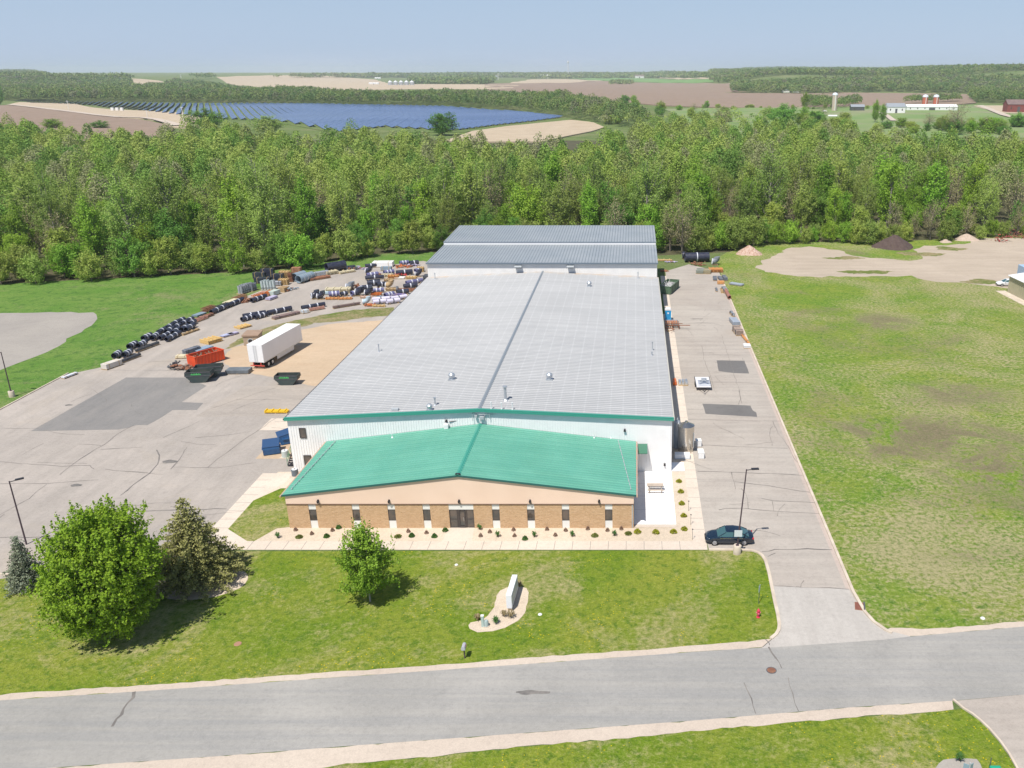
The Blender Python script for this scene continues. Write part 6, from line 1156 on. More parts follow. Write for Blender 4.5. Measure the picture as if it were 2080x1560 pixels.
# --- near wood: the 300 nearest trees as things
FM = [leaf_mat('leaves_olive', (.31, .40, .085), (.38, .46, .115), trans=.38, objrand=.9, scale=.15), leaf_mat('leaves_fresh', (0.274, 0.435, 0.048), (0.353, 0.498, 0.067), trans=.38, objrand=.9, scale=.15),
      leaf_mat('leaves_deep', (0.171, 0.318, 0.048), (0.228, 0.382, 0.067), trans=.33, objrand=.9, scale=.15), leaf_mat('leaves_yellow', (.38, .47, .09), (.44, .51, .13), trans=.38, objrand=.6, scale=.15), leaf_mat('buds_grey', (0.41, 0.36, 0.209), (0.342, 0.318, 0.162), trans=.3, objrand=.6, scale=.15)]
def proto(args, lm, bm_):
    T, L = make_tree(**args); o1 = np_mesh('trunk', T[0], T[1], bm_); o2 = np_mesh('crown', L[0], L[1], lm); a, b = o1.data, o2.data
    D.objects.remove(o1); D.objects.remove(o2); return a, b
tallA = dict(h=20, r=4.4, zc=.60, zr=.40, forkz=.14, nl=26, nt=12, per=17, sig=.36, leaf=.24, shoot=.6, pear=.1)
roundA = dict(h=14, r=4.6, zc=.56, zr=.42, forkz=.12, nl=30, nt=11, per=18, sig=.36, leaf=.24, shoot=.15)
bushA = dict(h=8, r=3.2, zc=.52, zr=.46, forkz=.08, nl=22, nt=9, per=17, sig=.3, leaf=.2, shoot=.3)
KIND = {}
KIND['cottonwood'] = [proto(dict(tallA, seed=100 + i, h=20 + 2*i, r=4.4 + .5*i), FM[0], bark_p) for i in range(3)]
KIND['poplar'] = [proto(dict(tallA, seed=120 + i, r=3.6, pear=.3, leaf=.25), FM[1], bark_p) for i in range(2)]
KIND['round_tree'] = [proto(dict(roundA, seed=140 + i), FM[2 if i else 1], bark) for i in range(3)]
KIND['yellow_tree'] = [proto(dict(roundA, seed=160 + i, h=12, r=3.6, pear=.35), FM[3], bark) for i in range(2)]
KIND['bare_tree'] = [proto(dict(tallA, seed=180 + i, h=17, nl=22, nt=12, per=5, leaf=.2, shoot=.4), FM[4], bark) for i in range(2)]
KIND['bush'] = [proto(dict(bushA, seed=200 + i), FM[(1, 0, 3)[i]], bark) for i in range(3)]
desc = {'cottonwood': ('tall olive cottonwood', 'tree'), 'poplar': ('slim bright poplar', 'tree'), 'round_tree': ('round leafy green tree', 'tree'), 'yellow_tree': ('yellow-green tree', 'tree'), 'bare_tree': ('greyish half-bare tree', 'tree'), 'bush': ('low bushy tree', 'bush')}
edge = [P(a, b) for a, b in [(-500, 610), (-100, 586), (0, 577), (150, 572), (290, 562), (430, 558), (560, 552), (600, 547), (700, 534), (760, 520), (800, 515), (880, 514), (960, 506), (1330, 514), (1400, 516), (1470, 514), (1500, 504), (1560, 496), (1700, 497), (1780, 498), (1850, 492), (1950, 488), (2080, 478), (2400, 460)]]
def edge_y(x):
    for a, b in zip(edge[:-1], edge[1:]):
        if a.x <= x <= b.x: return a.y + (b.y - a.y)*(x - a.x)/(b.x - a.x)
    return edge[-1].y if x > edge[-1].x else edge[0].y
rg = random.Random(42); spots = []
# first row: bushes and small trees along the edge, then deeper rows
def visible(x, y, m_=14): return -(.80*y + m_) < x < (.475*y + m_ + 4)
for row, (dep, step) in enumerate(((1.5, 3.6), (7, 6.2), (15, 8.0), (23, 8.5), (31.5, 9.0), (40, 9), (49, 9.5))):
    x = -300.0 + row*1.7
    while x < 230:
        y = edge_y(x) + dep + rg.uniform(-2.6, 2.6)
        if visible(x, y): spots.append((x, y, row))
        x += step*rg.uniform(.75, 1.25)
spots.sort(key=lambda s: math.hypot(s[0], s[1] + 0) if s[2] > 1 else s[2]*10 - 1000)
spots = [s for s in spots if not (-44 < s[0] < 6 and s[1] < 212)]
near, extra = spots[:296], spots[296:]
used_lb = set()
def near_label(k, sc, row, x, y):
    w_ = x/y; i = int(np.clip((w_ + .74)/1.2*12, 0, 11.99)); places = ['at the far left edge', 'behind the left gravel patch', 'behind the left meadow', 'beyond the long duct row', 'beyond the upright ducts', 'beyond the big drums', 'beyond the white box', 'behind the rear hall', 'right of the rear hall', 'behind the rubble pile', 'behind the black soil', 'behind the right dirt yard']
    rows_ = ['edge', 'second row', 'third row', 'fourth row', 'fifth row', 'sixth row', 'back row']
    for ad in (['stout', 'large'] if sc > .92 else ['slight', 'small'] if sc < .78 else ['mid-sized', 'plain']) + ['leaning', 'uneven', 'broad', 'narrow', 'ragged', 'dense']:
        lb = f'{ad} {desc[k][0]}, {rows_[row]} of the wood {places[i]}'
        if lb not in used_lb or ad in ('plain', 'large', 'small'): break
    used_lb.add(lb); return lb
def region(x, y):
    w_ = x/y
    return 'at the left edge of the photo' if w_ < -.58 else 'beyond the left meadow' if w_ < -.42 else 'beyond the stock yard' if w_ < -.22 else 'behind the rear hall' if w_ < .03 else 'beyond the end of the drive' if w_ < .12 else 'behind the dirt yard' if w_ < .32 else 'at the right edge of the photo'
protos_used = {}
for x, y, row in near:
    w_ = x/y
    if row == 0: k = rg.choices(['bush', 'yellow_tree', 'round_tree', 'bare_tree'], [6, 1.2, 1.2, .7])[0]
    elif row == 1: k = rg.choices(['round_tree', 'yellow_tree', 'bush', 'cottonwood', 'bare_tree'], [4, 1.8, 2, 2, .8])[0]
    else: k = rg.choices(['cottonwood', 'poplar', 'round_tree', 'yellow_tree', 'bare_tree'], [6, 2.5, 2.3, .4, .9])[0]
    a, b = rg.choice(KIND[k]); sc = rg.uniform(.66, 1.2)*(.72 if row == 0 and k != 'bush' else .85 if row == 1 else .95)
    if w_ > .14 and row < 2: sc *= .8
    rw = 'front edge' if row == 0 else 'second row' if row == 1 else 'inner rows'
    t = thing(k if k != 'bush' else 'bushy_tree', near_label(k, sc, row, x, y), desc[k][1], (x, y, 0), rg.uniform(0, 6.28), 'trees of the near wood')
    t.scale = (sc*rg.uniform(.9, 1.15), sc*rg.uniform(.9, 1.15), sc)
    for nm_, me in (('trunk', a), ('crown', b)): o = D.objects.new(nm_, me); C.objects.link(o); o.parent = t

# --- the rest of the wood and far woods: one object each
def stuff_leaf(name, ramp, trans=.25):
    n = N(name, .65, .2); at = n.t.nodes.new('ShaderNodeAttribute'); at.attribute_name = 'tint'; cr_ = n.t.nodes.new('ShaderNodeValToRGB'); cr_.color_ramp.interpolation = 'LINEAR'
    e = cr_.color_ramp.elements; 
    while len(e) < len(ramp): e.new(.5)
    for i, c in enumerate(ramp): e[i].position = i/(len(ramp) - 1); e[i].color = (*c, 1)
    n.t.links.new(at.outputs['Fac'], cr_.inputs[0]); col = cr_.outputs[0]; n.color(col)
    tl = n.t.nodes.new('ShaderNodeBsdfTranslucent'); mx = n.t.nodes.new('ShaderNodeMixShader'); mx.inputs[0].default_value = trans; n.t.links.new(col, tl.inputs[0])
    n.t.links.new(n.b.outputs[0], mx.inputs[1]); n.t.links.new(tl.outputs[0], mx.inputs[2]); n.t.links.new(mx.outputs[0], n.t.nodes['Material Output'].inputs[0]); return n.m
ramp = [(.35, .36, .20), (.30, .38, .10), (.37, .46, .11), (.28, .42, .07), (.21, .36, .07), (.15, .28, .06), (.30, .41, .09), (.39, .47, .12)]
SL = stuff_leaf('wood_leaves', ramp)
ramp2 = [(.22, .23, .14), (.20, .26, .09), (.24, .31, .09), (.16, .26, .07), (.12, .21, .06), (.15, .24, .08), (.28, .33, .11)]
SF = stuff_leaf('far_wood_leaves', ramp2)
def wood_mass(name, pts, label, nleaf, leaf, h=(14, 20), r=(4, 5.5), mat=SL, seed=1, tmean=None, tall=.5, dist_scale=False):
    r_ = np.random.default_rng(seed); C_, S_, T_, O_ = [], [], [], []; far = dist_scale
    for x, y in pts:
        hh = r_.uniform(*h); ds = max(.75, y/1500) if far else 1.0; rr = r_.uniform(*r)*max(1, ds); S_.append(ds*leaf); n_ = int(nleaf*(hh/18)); z0 = float(terrain(x, y))
        d = r_.normal(size=(n_, 3)); d /= np.linalg.norm(d, axis=1)[:, None]; d[:, 2] = np.where(d[:, 2] < -.3, -d[:, 2], d[:, 2])
        lv = r_.normal(size=(6, 3)); lv /= np.linalg.norm(lv, axis=1)[:, None]; la = r_.uniform(-.35, .3, 6); q = 1 + (np.maximum(0, d @ lv.T)**2) @ la
        rad = q*r_.uniform(.55, 1.02, n_)**.6; tp = 1 - .35*np.clip(d[:, 2], 0, 1)*tall
        c = np.stack([x + d[:, 0]*rad*rr*tp, y + d[:, 1]*rad*rr*tp, z0 + hh*.56 + d[:, 2]*rad*hh*.44], 1) + r_.normal(size=(n_, 3))*leaf*ds*.5; S_[-1] = np.full(n_, S_[-1])
        t = (.5 + .5*math.sin(x*.021 + y*.013 + 2*math.sin(y*.017)) if (tmean is None and r_.uniform() < .35) else r_.uniform(0, 1) if tmean is None else np.clip(r_.normal(tmean, .22), 0, 1)); C_.append(c); O_.append(d); T_.append(np.clip(t + r_.normal(0, .035, n_), 0, 1))
    c = np.concatenate(C_); V, Q = leafcloud(r_, c, np.concatenate(S_), .5, .62, nbias=np.concatenate(O_)*1.1, streak=.9 if leaf < .8 else .2)
    o = np_mesh(name, V, Q, mat, None, np.concatenate(T_)); tag(o, label, 'wood', None, 'stuff'); return o
def far_top(px_): # photo row where the canopy of the near wood ends
    xs = [0, 90, 150, 190, 230, 330, 400, 560, 640, 700, 850, 900, 980, 1060, 1160, 1230, 1290, 1330, 1440, 1500, 1560, 1640, 1720, 1780, 1860, 1950, 2080]
    ys = [244, 252, 262, 262, 258, 262, 240, 262, 272, 262, 268, 272, 280, 284, 284, 270, 246, 238, 234, 250, 240, 238, 244, 258, 268, 276, 266]
    return float(np.interp(px_, xs, ys))
pts = [(x, y) for x, y, r0 in extra]
y = 225.0
while y < 720:
    st_ = 8.0 + (y - 225)*.012; x = -(.80*y + 15)
    while x < .475*y + 18:
        xx_, yy_ = x + rg.uniform(-.4, .4)*st_, y + rg.uniform(-.4, .4)*st_
        if yy_ > edge_y(xx_) + 53:
            p_ = Vector((xx_, yy_, 16.5)); dpt = yy_*CP + (H - 16.5)*SP; pxx = CX + xx_*F/dpt; pyy = CY + F*((H - 16.5)*CP - yy_*SP)/dpt
            if pyy > far_top(pxx): pts.append((xx_, yy_))
        x += st_
    y += st_*.95
nearp = [p_ for p_ in pts if p_[1] < 340]; farp = [p_ for p_ in pts if p_[1] >= 340]
wood_mass('inner_wood', nearp, 'dense fresh green wood behind its first rows of trees', 1500, .29, (12, 22), (3.4, 5.2), seed=5, tall=1.0)
wood_mass('inner_wood', farp, 'far half of the dense green wood, up to the fields', 700, .42, (12, 21), (3.6, 5.6), seed=6, tall=.8)
print('TREES', len(near), len(nearp), len(farp))

# zones of far woodland: ground outline in the photo (near edge) and canopy row where they end
def zone(name, label, base, top, seed, nleaf, leaf, sp=(1.0, 1.0), h=(13, 19), r=(5, 7), tmean=None, ymax=9500, mat=SF):
    """base: [(px, ground row)], top: [(px, canopy row)]"""
    r2 = random.Random(seed); out = []
    bx, by = zip(*base); tx, ty = zip(*top); y0 = min(PT(a, b).y for a, b in base); y = y0
    while y < ymax:
        st_ = max(9.0, y*.0062)*sp[0]; xl = (min(bx) - CX)/F*y*CP - 60; xr = (max(bx) - CX)/F*y*CP + 60; x = xl; any_ = False
        while x < xr:
            xx_, yy_ = x + r2.uniform(-.45, .45)*st_, y + r2.uniform(-.45, .45)*st_; z = float(terrain(xx_, yy_)); dpt = yy_*CP + (H - z)*SP; pxx = CX + xx_*F/dpt
            if min(bx) <= pxx <= max(bx):
                pyy = CY + F*((H - z)*CP - yy_*SP)/dpt; hh = h[1]*.9; d2 = yy_*CP + (H - z - hh)*SP; ptop = CY + F*((H - z - hh)*CP - yy_*SP)/d2
                if pyy <= np.interp(pxx, bx, by) and ptop >= np.interp(pxx, tx, ty): out.append((xx_, yy_)); any_ = True
            x += st_
        y += st_*1.15
        if not any_ and len(out) > 0 and y > max(PT(a, b).y for a, b in base)*1.15: break
    if not out: print('EMPTY', name); return
    yy = np.array([q[1] for q in out]); print('ZONE', name, len(out), yy.min(), yy.max())
    k = yy.mean(); return wood_mass(name, out, label, nleaf, leaf, h, r, mat, seed, tmean, .6, True)
zone('woodland_belt', 'long belt of mixed trees beyond the solar farm', [(-40, 203), (30, 206), (260, 208.5), (520, 211), (700, 214), (900, 217), (1040, 226), (1150, 240), (1235, 256), (1300, 262), (1480, 262)], [(-40, 150), (200, 152), (262, 157), (270, 170), (335, 168), (350, 158), (400, 160), (440, 168), (520, 178), (600, 173), (700, 180), (800, 184), (900, 180), (1040, 184), (1140, 182), (1200, 192), (1255, 196), (1290, 208), (1340, 222), (1480, 230)], 21, 150, 1.15, h=(12, 20))
zone('hill_wood', 'wooded hill beyond the ploughed field on the right', [(1488, 189), (1620, 192), (1800, 187), (1968, 190), (1972, 208), (2040, 211), (2200, 212)], [(1488, 160), (1560, 160), (1640, 155), (2080, 148), (2200, 148)], 23, 110, 1.3, h=(12, 20))
zone('hill_wood', 'far wooded ridge on the right horizon', [(1446, 168), (1500, 170), (2200, 172)], [(1446, 139), (1500, 134), (1560, 134), (1600, 137), (1800, 138), (1900, 133), (1990, 128), (2080, 128), (2200, 128)], 24, 80, 1.4, h=(13, 20), sp=(1.15, 1))
zone('hill_wood', 'wooded hill on the left horizon', [(-60, 166), (60, 166), (110, 160)], [(-60, 142), (60, 143), (105, 150), (110, 152)], 25, 45, 2.0, h=(14, 20))
zone('horizon_wood', 'thin bluish line of woodland along the horizon', [(-60, 164), (262, 164), (268, 160.5), (430, 160.5), (440, 158.4), (1300, 157.5), (1500, 157)], [(-60, 148.6), (1500, 148.6)], 26, 40, 1.6, h=(15, 24), r=(6, 8), sp=(.75, 1), ymax=9000)
zone('shelter_belt', 'farm shelter belt around the grain bins', [(835, 171), (985, 172), (1000, 170)], [(835, 155), (880, 150), (960, 149), (1000, 155)], 27, 60, 2.0, h=(13, 19))
zone('shelter_belt', 'farm shelter belt around the white pole barn', [(1070, 159.5), (1240, 160)], [(1070, 150), (1110, 146), (1160, 147), (1240, 150)], 28, 50, 1.8, h=(14, 20))
zone('shelter_belt', 'trees around the dark red barn on the skyline', [(1255, 159), (1340, 159), (1450, 158)], [(1255, 146), (1310, 140), (1340, 145), (1450, 147)], 29, 50, 1.8, h=(14, 20))
zone('shelter_belt', 'row of trees behind the long white farm shed', [(1640, 224), (1700, 223), (1740, 217), (1800, 214), (1950, 208)], [(1640, 190), (1700, 196), (1740, 190), (1760, 210), (1800, 195), (1950, 188)], 30, 110, 1.2, h=(10, 15), sp=(.9, 1), ymax=1500)
zone('field_island', 'small clump of trees in the ploughed field', [(1241, 172), (1283, 172)], [(1241, 163), (1283, 162)], 31, 50, 1.6, h=(8, 11))
zone('hedge_row', 'low hedge along the near side of the ploughed field', [(1270, 221), (1480, 221), (1640, 224), (2080, 222)], [(1270, 214), (1480, 215), (1640, 218), (2080, 216)], 33, 40, 1.0, h=(4, 8), r=(2.5, 4), sp=(.8, 1), ymax=1150)
zone('meadow_trees', 'scattered trees and thickets on the meadow beyond the wood', [(1225, 262), (1480, 262), (1560, 256), (1760, 258)], [(1225, 205), (1300, 214), (1380, 224), (1420, 222), (1470, 216), (1560, 222), (1600, 220), (1700, 232), (1760, 240)], 41, 130, 1.0, h=(7, 13), r=(3.5, 6), sp=(1.9, 1), ymax=1300, mat=SL)
zone('pasture_thicket', 'loose thicket at the far edge of the wood below the white barn', [(1700, 290), (1860, 292), (2090, 285)], [(1700, 252), (1780, 262), (1860, 270), (1960, 275), (2090, 262)], 42, 140, .9, h=(6, 11), r=(3, 5), sp=(1.5, 1), ymax=900, mat=SL)
# ------------------------------------------------------------------ single trees standing free in the middle distance
def free_tree(a, b, top, wpx, k, label, name='field_tree'):
    p = PT(a, b); d = p.y*CP + (H - p.z)*SP; hh = (b - top)*d/F*1.03; me = rg.choice(KIND[k]); src_h = {'cottonwood': 21, 'poplar': 20, 'round_tree': 14, 'yellow_tree': 12, 'bare_tree': 17, 'bush': 8}[k]
    src_r = {'cottonwood': 4.9, 'poplar': 3.6, 'round_tree': 4.6, 'yellow_tree': 3.6, 'bare_tree': 4.4, 'bush': 3.2}[k]
    t = thing(name, label, 'tree', p, rg.uniform(0, 6), 'free-standing trees in the middle distance'); w_ = wpx*d/F/2/src_r; t.scale = (w_, w_, hh/src_h)
    for nm_, m_ in (('trunk', me[0]), ('crown', me[1])): o = D.objects.new(nm_, m_); C.objects.link(o); o.parent = t
for q in [(899, 275, 229, 62, 'round_tree', 'round green tree standing out before the solar panels'), (420, 262, 224, 70, 'round_tree', 'broad green tree at the left front of the solar farm'), (545, 274, 235, 80, 'cottonwood', 'broad olive tree before the lower edge of the solar farm'), (1940, 275, 214, 52, 'bare_tree', 'big willowy tree in the pasture on the right'), (1777, 250, 205, 18, 'poplar', 'dark narrow conifer left of the white barn'), (1792, 250, 213, 16, 'poplar', 'second dark conifer beside the white barn'),
          (1465, 262, 220, 50, 'bare_tree', 'wide bare tree in the meadow right of the woodland belt'), (1635, 222, 189, 20, 'round_tree', 'dense round tree left of the tall silo'), (1590, 255, 215, 60, 'round_tree', 'olive tree below the tall silo, left'), (205, 262, 246, 36, 'round_tree', 'bright green tree at the lower edge of the left field'), (108, 262, 242, 40, 'round_tree', 'green tree rising in front of the left field'), (1270, 213, 193, 22, 'round_tree', 'green tree at the near edge of the ploughed field'), (1288, 213, 194, 16, 'round_tree', 'dark green tree right of it at the field edge'), (1436, 222, 205, 12, 'poplar', 'slim tree at the meadow hedge'), (1700, 262, 238, 44, 'yellow_tree', 'yellow-green tree left of the dark conifers'), (2, 214, 172, 16, 'round_tree', 'dark tree at the left edge beyond the field')]:
    free_tree(*q)

rg2 = random.Random(77)
for q in range(64):                                       # scattered trees between the wood, the meadow and the farm
    a = rg2.uniform(1215, 2075); lo, hi = (222, 262) if a < 1560 else (236, 262) if a < 1720 else (258, 276)
    b = rg2.uniform(lo, hi); hh = rg2.uniform(14, 30)*(1 - (262 - b)/110); k = rg2.choice(['round_tree', 'cottonwood', 'bare_tree', 'yellow_tree', 'round_tree', 'bush'])
    free_tree(a, b, b - hh, hh*rg2.uniform(.9, 1.5), k, f'{ {"round_tree": "round green", "cottonwood": "loose olive", "bare_tree": "grey half-bare", "yellow_tree": "yellow-green", "bush": "low bushy"}[k]} tree scattered {"on the meadow right of the solar farm" if a < 1560 else "below the tall silo" if a < 1720 else "in the pasture below the farm"}')
for q in range(19):
    a = rg2.uniform(1275, 1780); b = 221.5 + rg2.uniform(-1, 1.5); hh = rg2.uniform(4, 11); free_tree(a, b, b - hh, hh*rg2.uniform(.9, 1.6), rg2.choice(['round_tree', 'bush', 'yellow_tree']), 'small tree in the hedge along the ploughed field')
# ------------------------------------------------------------------ solar farm
n = N('solar_glass', .25, .3); n.color(n.mix(n.rng(n.noise(.01, 3), .4, .6), (.07, .115, .235), (.09, .14, .28))); sol = n.m
poly = [PT(a, b) for a, b in [(30, 205.4), (150, 207), (260, 209), (520, 211.5), (700, 214.5), (900, 218), (1040, 228), (1142, 240.5), (1090, 247.5), (1050, 252), (990, 259), (930, 267), (870, 265), (780, 260), (690, 270), (560, 247), (400, 238), (300, 227), (190, 214.5), (60, 210)]]
dirr = Vector((-.43, .903)).normalized(); nrm = Vector((dirr.y, -dirr.x))
us = [p.x*nrm.x + p.y*nrm.y for p in poly]; u = min(us) + 4; rows = []
while u < max(us):
    ts_ = []
    for i in range(len(poly)):
        a, b = poly[i], poly[(i + 1) % len(poly)]; ua, ub = a.x*nrm.x + a.y*nrm.y - u, b.x*nrm.x + b.y*nrm.y - u
        if ua*ub < 0: f = ua/(ua - ub); q = Vector((a.x + (b.x - a.x)*f, a.y + (b.y - a.y)*f)); ts_.append(q.x*dirr.x + q.y*dirr.y)
    ts_.sort(); rows.append((u, ts_)); u += 7.8
zone_w = lambda x: 'left part' if x < -520 else 'middle part' if x < -250 else 'right part'
cnt = 0
def row_label(c, L):
    i = int(np.clip((c.x + 1000)/930*10, 0, 9.99)); sp = ['at the far left tip', 'left of the three white cabinets', 'behind the three white cabinets', 'right of the utility pole', 'above the broad olive tree', 'left of the field dip', 'in the middle of the farm', 'left of the lone round tree', 'behind the lone round tree', 'at the stepped right end']
    return f'{"short" if L < 120 else "medium" if L < 260 else "long"} row of blue solar panels {sp[i]}'
for u, ts_ in rows:
    for a, b in zip(ts_[0::2], ts_[1::2]):
        if b - a < 8: continue
        m = MB(); s_ = a + rg.uniform(0, 3); first = None; posts = MB()
        while s_ < b - 4:
            e = min(s_ + 34, b); o = nrm*u
            for j in range(3):
                s0, s1 = s_ + (e - s_)*j/3, s_ + (e - s_)*(j + 1)/3; c0, c1 = o + dirr*s0, o + dirr*s1; w_ = 2.5
                z0, z1 = float(terrain(c0.x, c0.y)) + 1.9, float(terrain(c1.x, c1.y)) + 1.9; tl = .8
                vs = []
                for dz in (0, -.12): vs += [(c0.x - nrm.x*w_, c0.y - nrm.y*w_, z0 - tl + dz), (c0.x + nrm.x*w_, c0.y + nrm.y*w_, z0 + tl + dz), (c1.x + nrm.x*w_, c1.y + nrm.y*w_, z1 + tl + dz), (c1.x - nrm.x*w_, c1.y - nrm.y*w_, z1 - tl + dz)]
                m.add(vs, [(0, 1, 2, 3), (7, 6, 5, 4), (0, 4, 5, 1), (1, 5, 6, 2), (2, 6, 7, 3), (3, 7, 4, 0)])
                if j == 0: posts.box(c0.x - .12, c0.x + .12, c0.y + .3, c0.y + .54, z0 - 2.2, z0 - .1)
            s_ = e + 1.2
        if not m.v: continue
        c = nrm*u + dirr*((a + b)/2); t = thing('solar_panel_row', row_label(c, b - a), 'solar panels', (0, 0, 0), 0, 'rows of the solar farm'); m.build('panels', sol, t); posts.build('frame', galv, t); cnt += 1
print('SOLAR', cnt)

# ------------------------------------------------------------------ farms
def S_at(p): return F/(p.y*CP + (H - p.z)*SP)
def gable_house(name, label, a, b, wpx, hpx, depth, wallm, roofm, roofh=.35, cat='barn', rz=0, door=None, group=None):
    p = PT(a, b); s_ = S_at(p); W, Hh = wpx/s_, hpx/s_; rh_ = Hh*roofh; wh_ = Hh - rh_
    t = thing(name, label, cat, p, rz, group); m = MB(); m.prism([(0, -1), (depth, -1), (depth, wh_), (depth/2, Hh - .1), (0, wh_)], -W/2, W/2, 'x'); m.build('wall', wallm, t)
    m = MB(); m.prism([(-.4, wh_ - .1), (-.4, wh_ + .15), (depth/2, Hh + .15), (depth + .4, wh_ + .15), (depth + .4, wh_ - .1), (depth/2, Hh - .08)], -W/2 - .4, W/2 + .4, 'x'); m.build('roof', roofm, t)
    m = MB(); dw = door or W*.12; m.box(-dw/2, dw/2, -.08, -.005, .0, wh_*.75); m.build('door', dark_st, t)
    m = MB(); k = max(1, int(W/9)); [m.box(x - .6, x + .6, -.07, -.005, wh_*.45, wh_*.75) for x in [(-W/2 + (i + .5)*W/(k + 1)) for i in range(k + 1)] if abs(x) > dw/2 + .8]
    if m.v: m.build('windows', glass, t)
    return t
red_b = M('barn_red', (.24, .06, .05), (.19, .05, .045), .5, .8); rf = M('barn_roof_dark', (.16, .11, .11), (.2, .14, .13), .3, .7)
gable_house('white_barn', 'white barn with a metal roof left of the long white shed', 1820, 231, 36, 20, 12, white_p, galv)
gable_house('long_white_shed', 'very long low white farm shed below the two red silos', 1893, 225, 103, 12, 11, white_p, white_p)
gable_house('open_shed', 'small open-fronted shed with pale roof left of the white barn', 1742, 226, 27, 13, 8, dark_st, galv)
gable_house('red_barn', 'dark red barn at the right edge of the photo', 2068, 230, 46, 26, 14, red_b, rf)
gable_house('farm_house', 'white farmhouse at the foot of the wooded hill', 1606, 188, 34, 8, 10, white_p, galv, cat='house'); gable_house('brick_house', 'brown house beside the white farmhouse', 1626, 187, 13, 13, 10, M('brick_brown', (.2, .12, .1), rough=.8), rf, cat='house')
gable_house('pole_barn', 'white pole barn on the skyline left of the water tower', 1106, 158.8, 28, 6.5, 14, white_p, white_p); gable_house('skyline_barn', 'dark red barn on the skyline', 1266, 158, 22, 7, 14, red_b, M('red_roof', (.2, .07, .08), rough=.7)); gable_house('skyline_house', 'grey house right of the skyline barn', 1299, 159, 18, 6.5, 10, W_grey, rf, cat='house'); gable_house('skyline_house', 'small white house between the skyline barn and grey house', 1282, 158, 9, 5.5, 10, white_p, rf, cat='house')
gable_house('farm_shed', 'long pale shed left of the grain bins', 759, 172, 20, 4, 12, W_grey, white_p); gable_house('farm_shed', 'white shed on the field behind the grain bins', 767, 160.4, 12, 3, 12, white_p, white_p); gable_house('farm_shed', 'white shed near the grain elevator', 995, 161.2, 9, 3, 10, white_p, white_p)
gable_house('far_shed', 'long white shed in the horizon woods, left', 612, 153.4, 22, 2, 14, white_p, white_p); gable_house('far_shed', 'white shed in the horizon woods, far left', 240, 159.5, 8, 2.5, 14, white_p, white_p)
def silo(a, b, top, wpx, body, dome, label, name='silo', ribs=True):
    p = PT(a, b); s_ = S_at(p); Hh = (b - top)/s_; r = wpx/s_/2; t = thing(name, label, 'silo', p); MB().lathe([(r, -1), (r, Hh - r*.9)], 24).build('shaft', body, t, smooth=True)
    m = MB(); m.lathe([(r*1.06, Hh - r*.95), (r*1.06, Hh - r*.8)] + [(r*1.05*math.cos(q), Hh - r*.8 + r*.8*math.sin(q)) for q in (.3, .6, .9, 1.2, 1.5)], 24); m.build('dome', dome, t, smooth=True)
    m = MB(); m.box(-.4, .4, -r - .7, -r - .01, 0, Hh - r); m.build('chute', W_grey, t)
silo(1694, 226, 190, 10.5, M('silo_concrete', (.55, .46, .38), (.48, .40, .33), .4, .8), M('silo_dome', (.70, .74, .80), rough=.3), 'tall pale concrete silo with a light dome')
rs = M('silo_red', (.55, .16, .09), (.48, .13, .08), .4, .7)
silo(1878, 214, 193, 11, rs, M('silo_dome'), 'left of two red silos with pale domes behind the long shed'); silo(1900, 214, 193, 11, rs, M('silo_dome'), 'right of two red silos with pale domes behind the long shed')
for k in range(5):
    p = PT(793 + 11*k, 173.3); s_ = S_at(p); r = 4.7/s_; Hh = 6.2/s_; t = thing('grain_bin', f'{["leftmost", "second", "middle", "fourth", "rightmost"][k]} of five shiny grain bins in the far field', 'grain bin', p, 0, 'grain bins')
    MB().lathe([(r, -1), (r, Hh)], 20).build('shell', galv, t, smooth=True); MB().lathe([(r*1.03, Hh + .01), (r*.2, Hh + r*.55), (r*.15, Hh + r*.7)], 20).build('roof', M('bin_roof', (.72, .74, .78), rough=.3), t, smooth=True)
p = PT(1012, 161.5); t = thing('grain_elevator', 'thin grain elevator tower on the far field', 'tower', p); s_ = S_at(p); MB().box(-1.5, 1.5, -1.5, 1.5, 0, 12/s_).build('leg_tower', W_grey, t); MB().tube((0, 0, 12/s_), (10/s_, 0, 3/s_), .8).build('spout', galv, t); MB().lathe([(4/s_/2*1.5, 0), (4/s_/2*1.5, 6/s_), (.5, 8/s_)], 14, (-4/s_, 0, 0)).build('bin', galv, t)
def tower(a, b, top, label):
    p = PT(a, b); s_ = S_at(p); Hh = (b - top)/s_; t = thing('water_tower', label, 'water tower', p); MB().tube((0, 0, 0), (0, 0, Hh*.86), .75/s_, .55/s_, 12).build('column', W_grey, t, smooth=True)
    MB().lathe([(.5/s_, Hh*.84), (1.5/s_, Hh*.89), (1.6/s_, Hh*.95), (.8/s_, Hh)], 16).build('tank', W_grey, t, smooth=True)
tower(1154.5, 158, 126, 'slender pale water tower on the skyline above the farm'); tower(368, 158, 152, 'small white water tower in the left horizon woods')
for a, b, l, lb in ((1691, 238, 9, 'white propane tank below the tall silo'), (1675, 228, 4, 'small white tank left of the tall silo')):
    p = PT(a, b); s_ = S_at(p); t = thing('propane_tank', lb, 'tank', p); m = MB(); m.tube((-l/s_, 0, 1.3), (l/s_, 0, 1.3), 1.1, n=14); m.build('shell', white_p, t, smooth=True); MB().box(-l/s_*.6, l/s_*.6, -.3, .3, -.5, .5).build('saddle', K_curb, t)
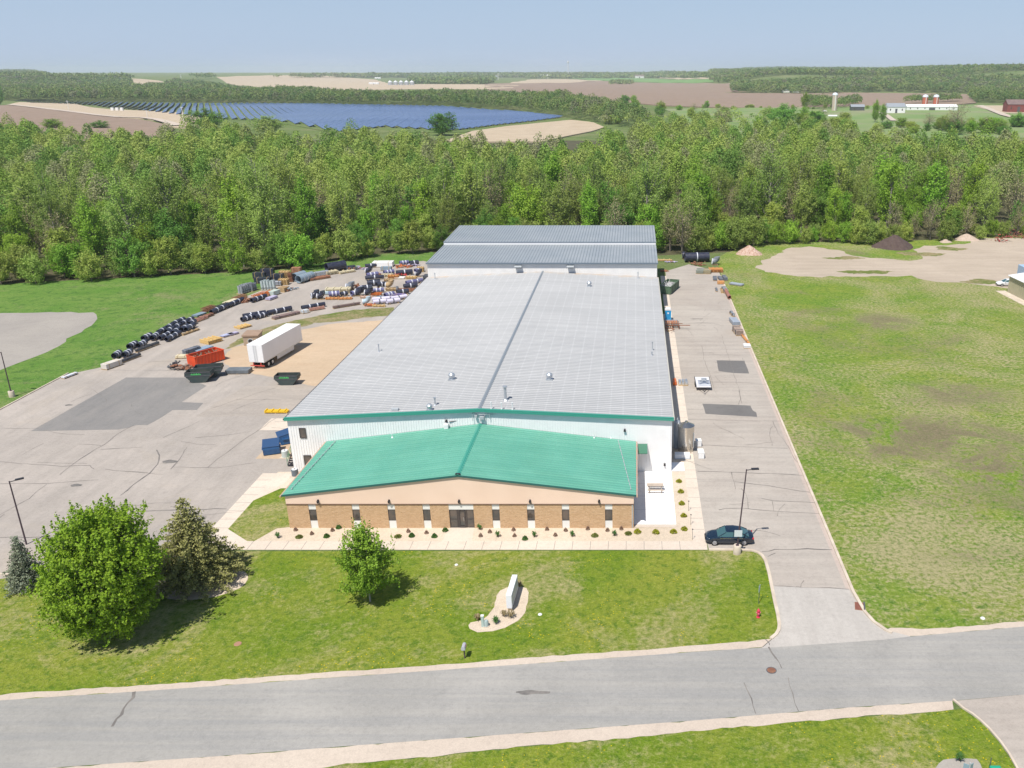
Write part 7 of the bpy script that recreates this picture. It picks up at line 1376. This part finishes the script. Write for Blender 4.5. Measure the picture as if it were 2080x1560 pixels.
for k, (a, b, tp, lb) in enumerate(((374, 249, 218, 'utility pole right of the pale dirt road, nearer'), (140, 224, 205, 'utility pole beside the solar farm at the far left'), (300, 240, 224, 'utility pole between the dirt road and solar panels'))):
    p = PT(a, b); s_ = S_at(p); t = thing('utility_pole', lb, 'pole', p, 0, 'utility poles along the dirt road'); MB().tube((0, 0, -1), (0, 0, (b - tp)/s_), .35, .22, 8).build('pole', W_grey, t); MB().box(-1.5, 1.5, -.1, .1, (b - tp)/s_ - 1.2, (b - tp)/s_ - .9).build('crossarm', W_grey, t)
for k in range(3):
    p = PT(228 + k*9.5, 226); t = thing('inverter_cabinet', f'{["left", "middle", "right"][k]} of three white cabinets at the solar farm fence', 'cabinet', p, 0, 'white cabinets at the solar farm'); MB().box(-1.6, 1.6, 0, 2.5, -.5, 4.2).build('body', white_p, t, bevel=.1); MB().box(-1.2, 1.2, -.06, -.01, .3, 3.5).build('door', W_grey, t)

# ------------------------------------------------------------------ haze
hz = MB(); hz.box(-13500, 11000, -60, 14500, -4, 112); ho = hz.build('haze', D.materials.new('haze_air'), None); tag(ho, 'thin bluish summer haze over the countryside', 'haze', None, 'stuff')
hm = ho.data.materials[0]; hm.use_nodes = True; t = hm.node_tree; t.nodes.remove(t.nodes['Principled BSDF']); pv = t.nodes.new('ShaderNodeVolumePrincipled')
pv.inputs['Color'].default_value = (.86, .93, 1, 1); pv.inputs['Density'].default_value = .00007; pv.inputs['Anisotropy'].default_value = .1
t.links.new(pv.outputs[0], t.nodes['Material Output'].inputs['Volume'])

# ------------------------------------------------------------------ tell repeats apart by counting from the left
ORD = ['first', 'second', 'third', 'fourth', 'fifth', 'sixth', 'seventh', 'eighth', 'ninth', 'tenth', 'eleventh', 'twelfth', 'thirteenth', 'fourteenth', 'fifteenth', 'sixteenth', 'seventeenth', 'eighteenth', 'nineteenth', 'twentieth']
seen = {}
for o in C.objects:
    if o.parent is None and 'label' in o: seen.setdefault(o['label'], []).append(o)
for lb, os_ in seen.items():
    if len(os_) < 2: continue
    def key(o):
        if o.type == 'EMPTY' and o.location.length > 1: return o.location.x/o.location.y
        v = o.children[0].data.vertices[0].co; return v.x/v.y
    os_.sort(key=key)
    for i, o in enumerate(os_):
        if i < len(ORD): o['label'] = f'{ORD[i]} from left, {lb}' if len(lb.split()) < 14 else f'{ORD[i]} {lb}'
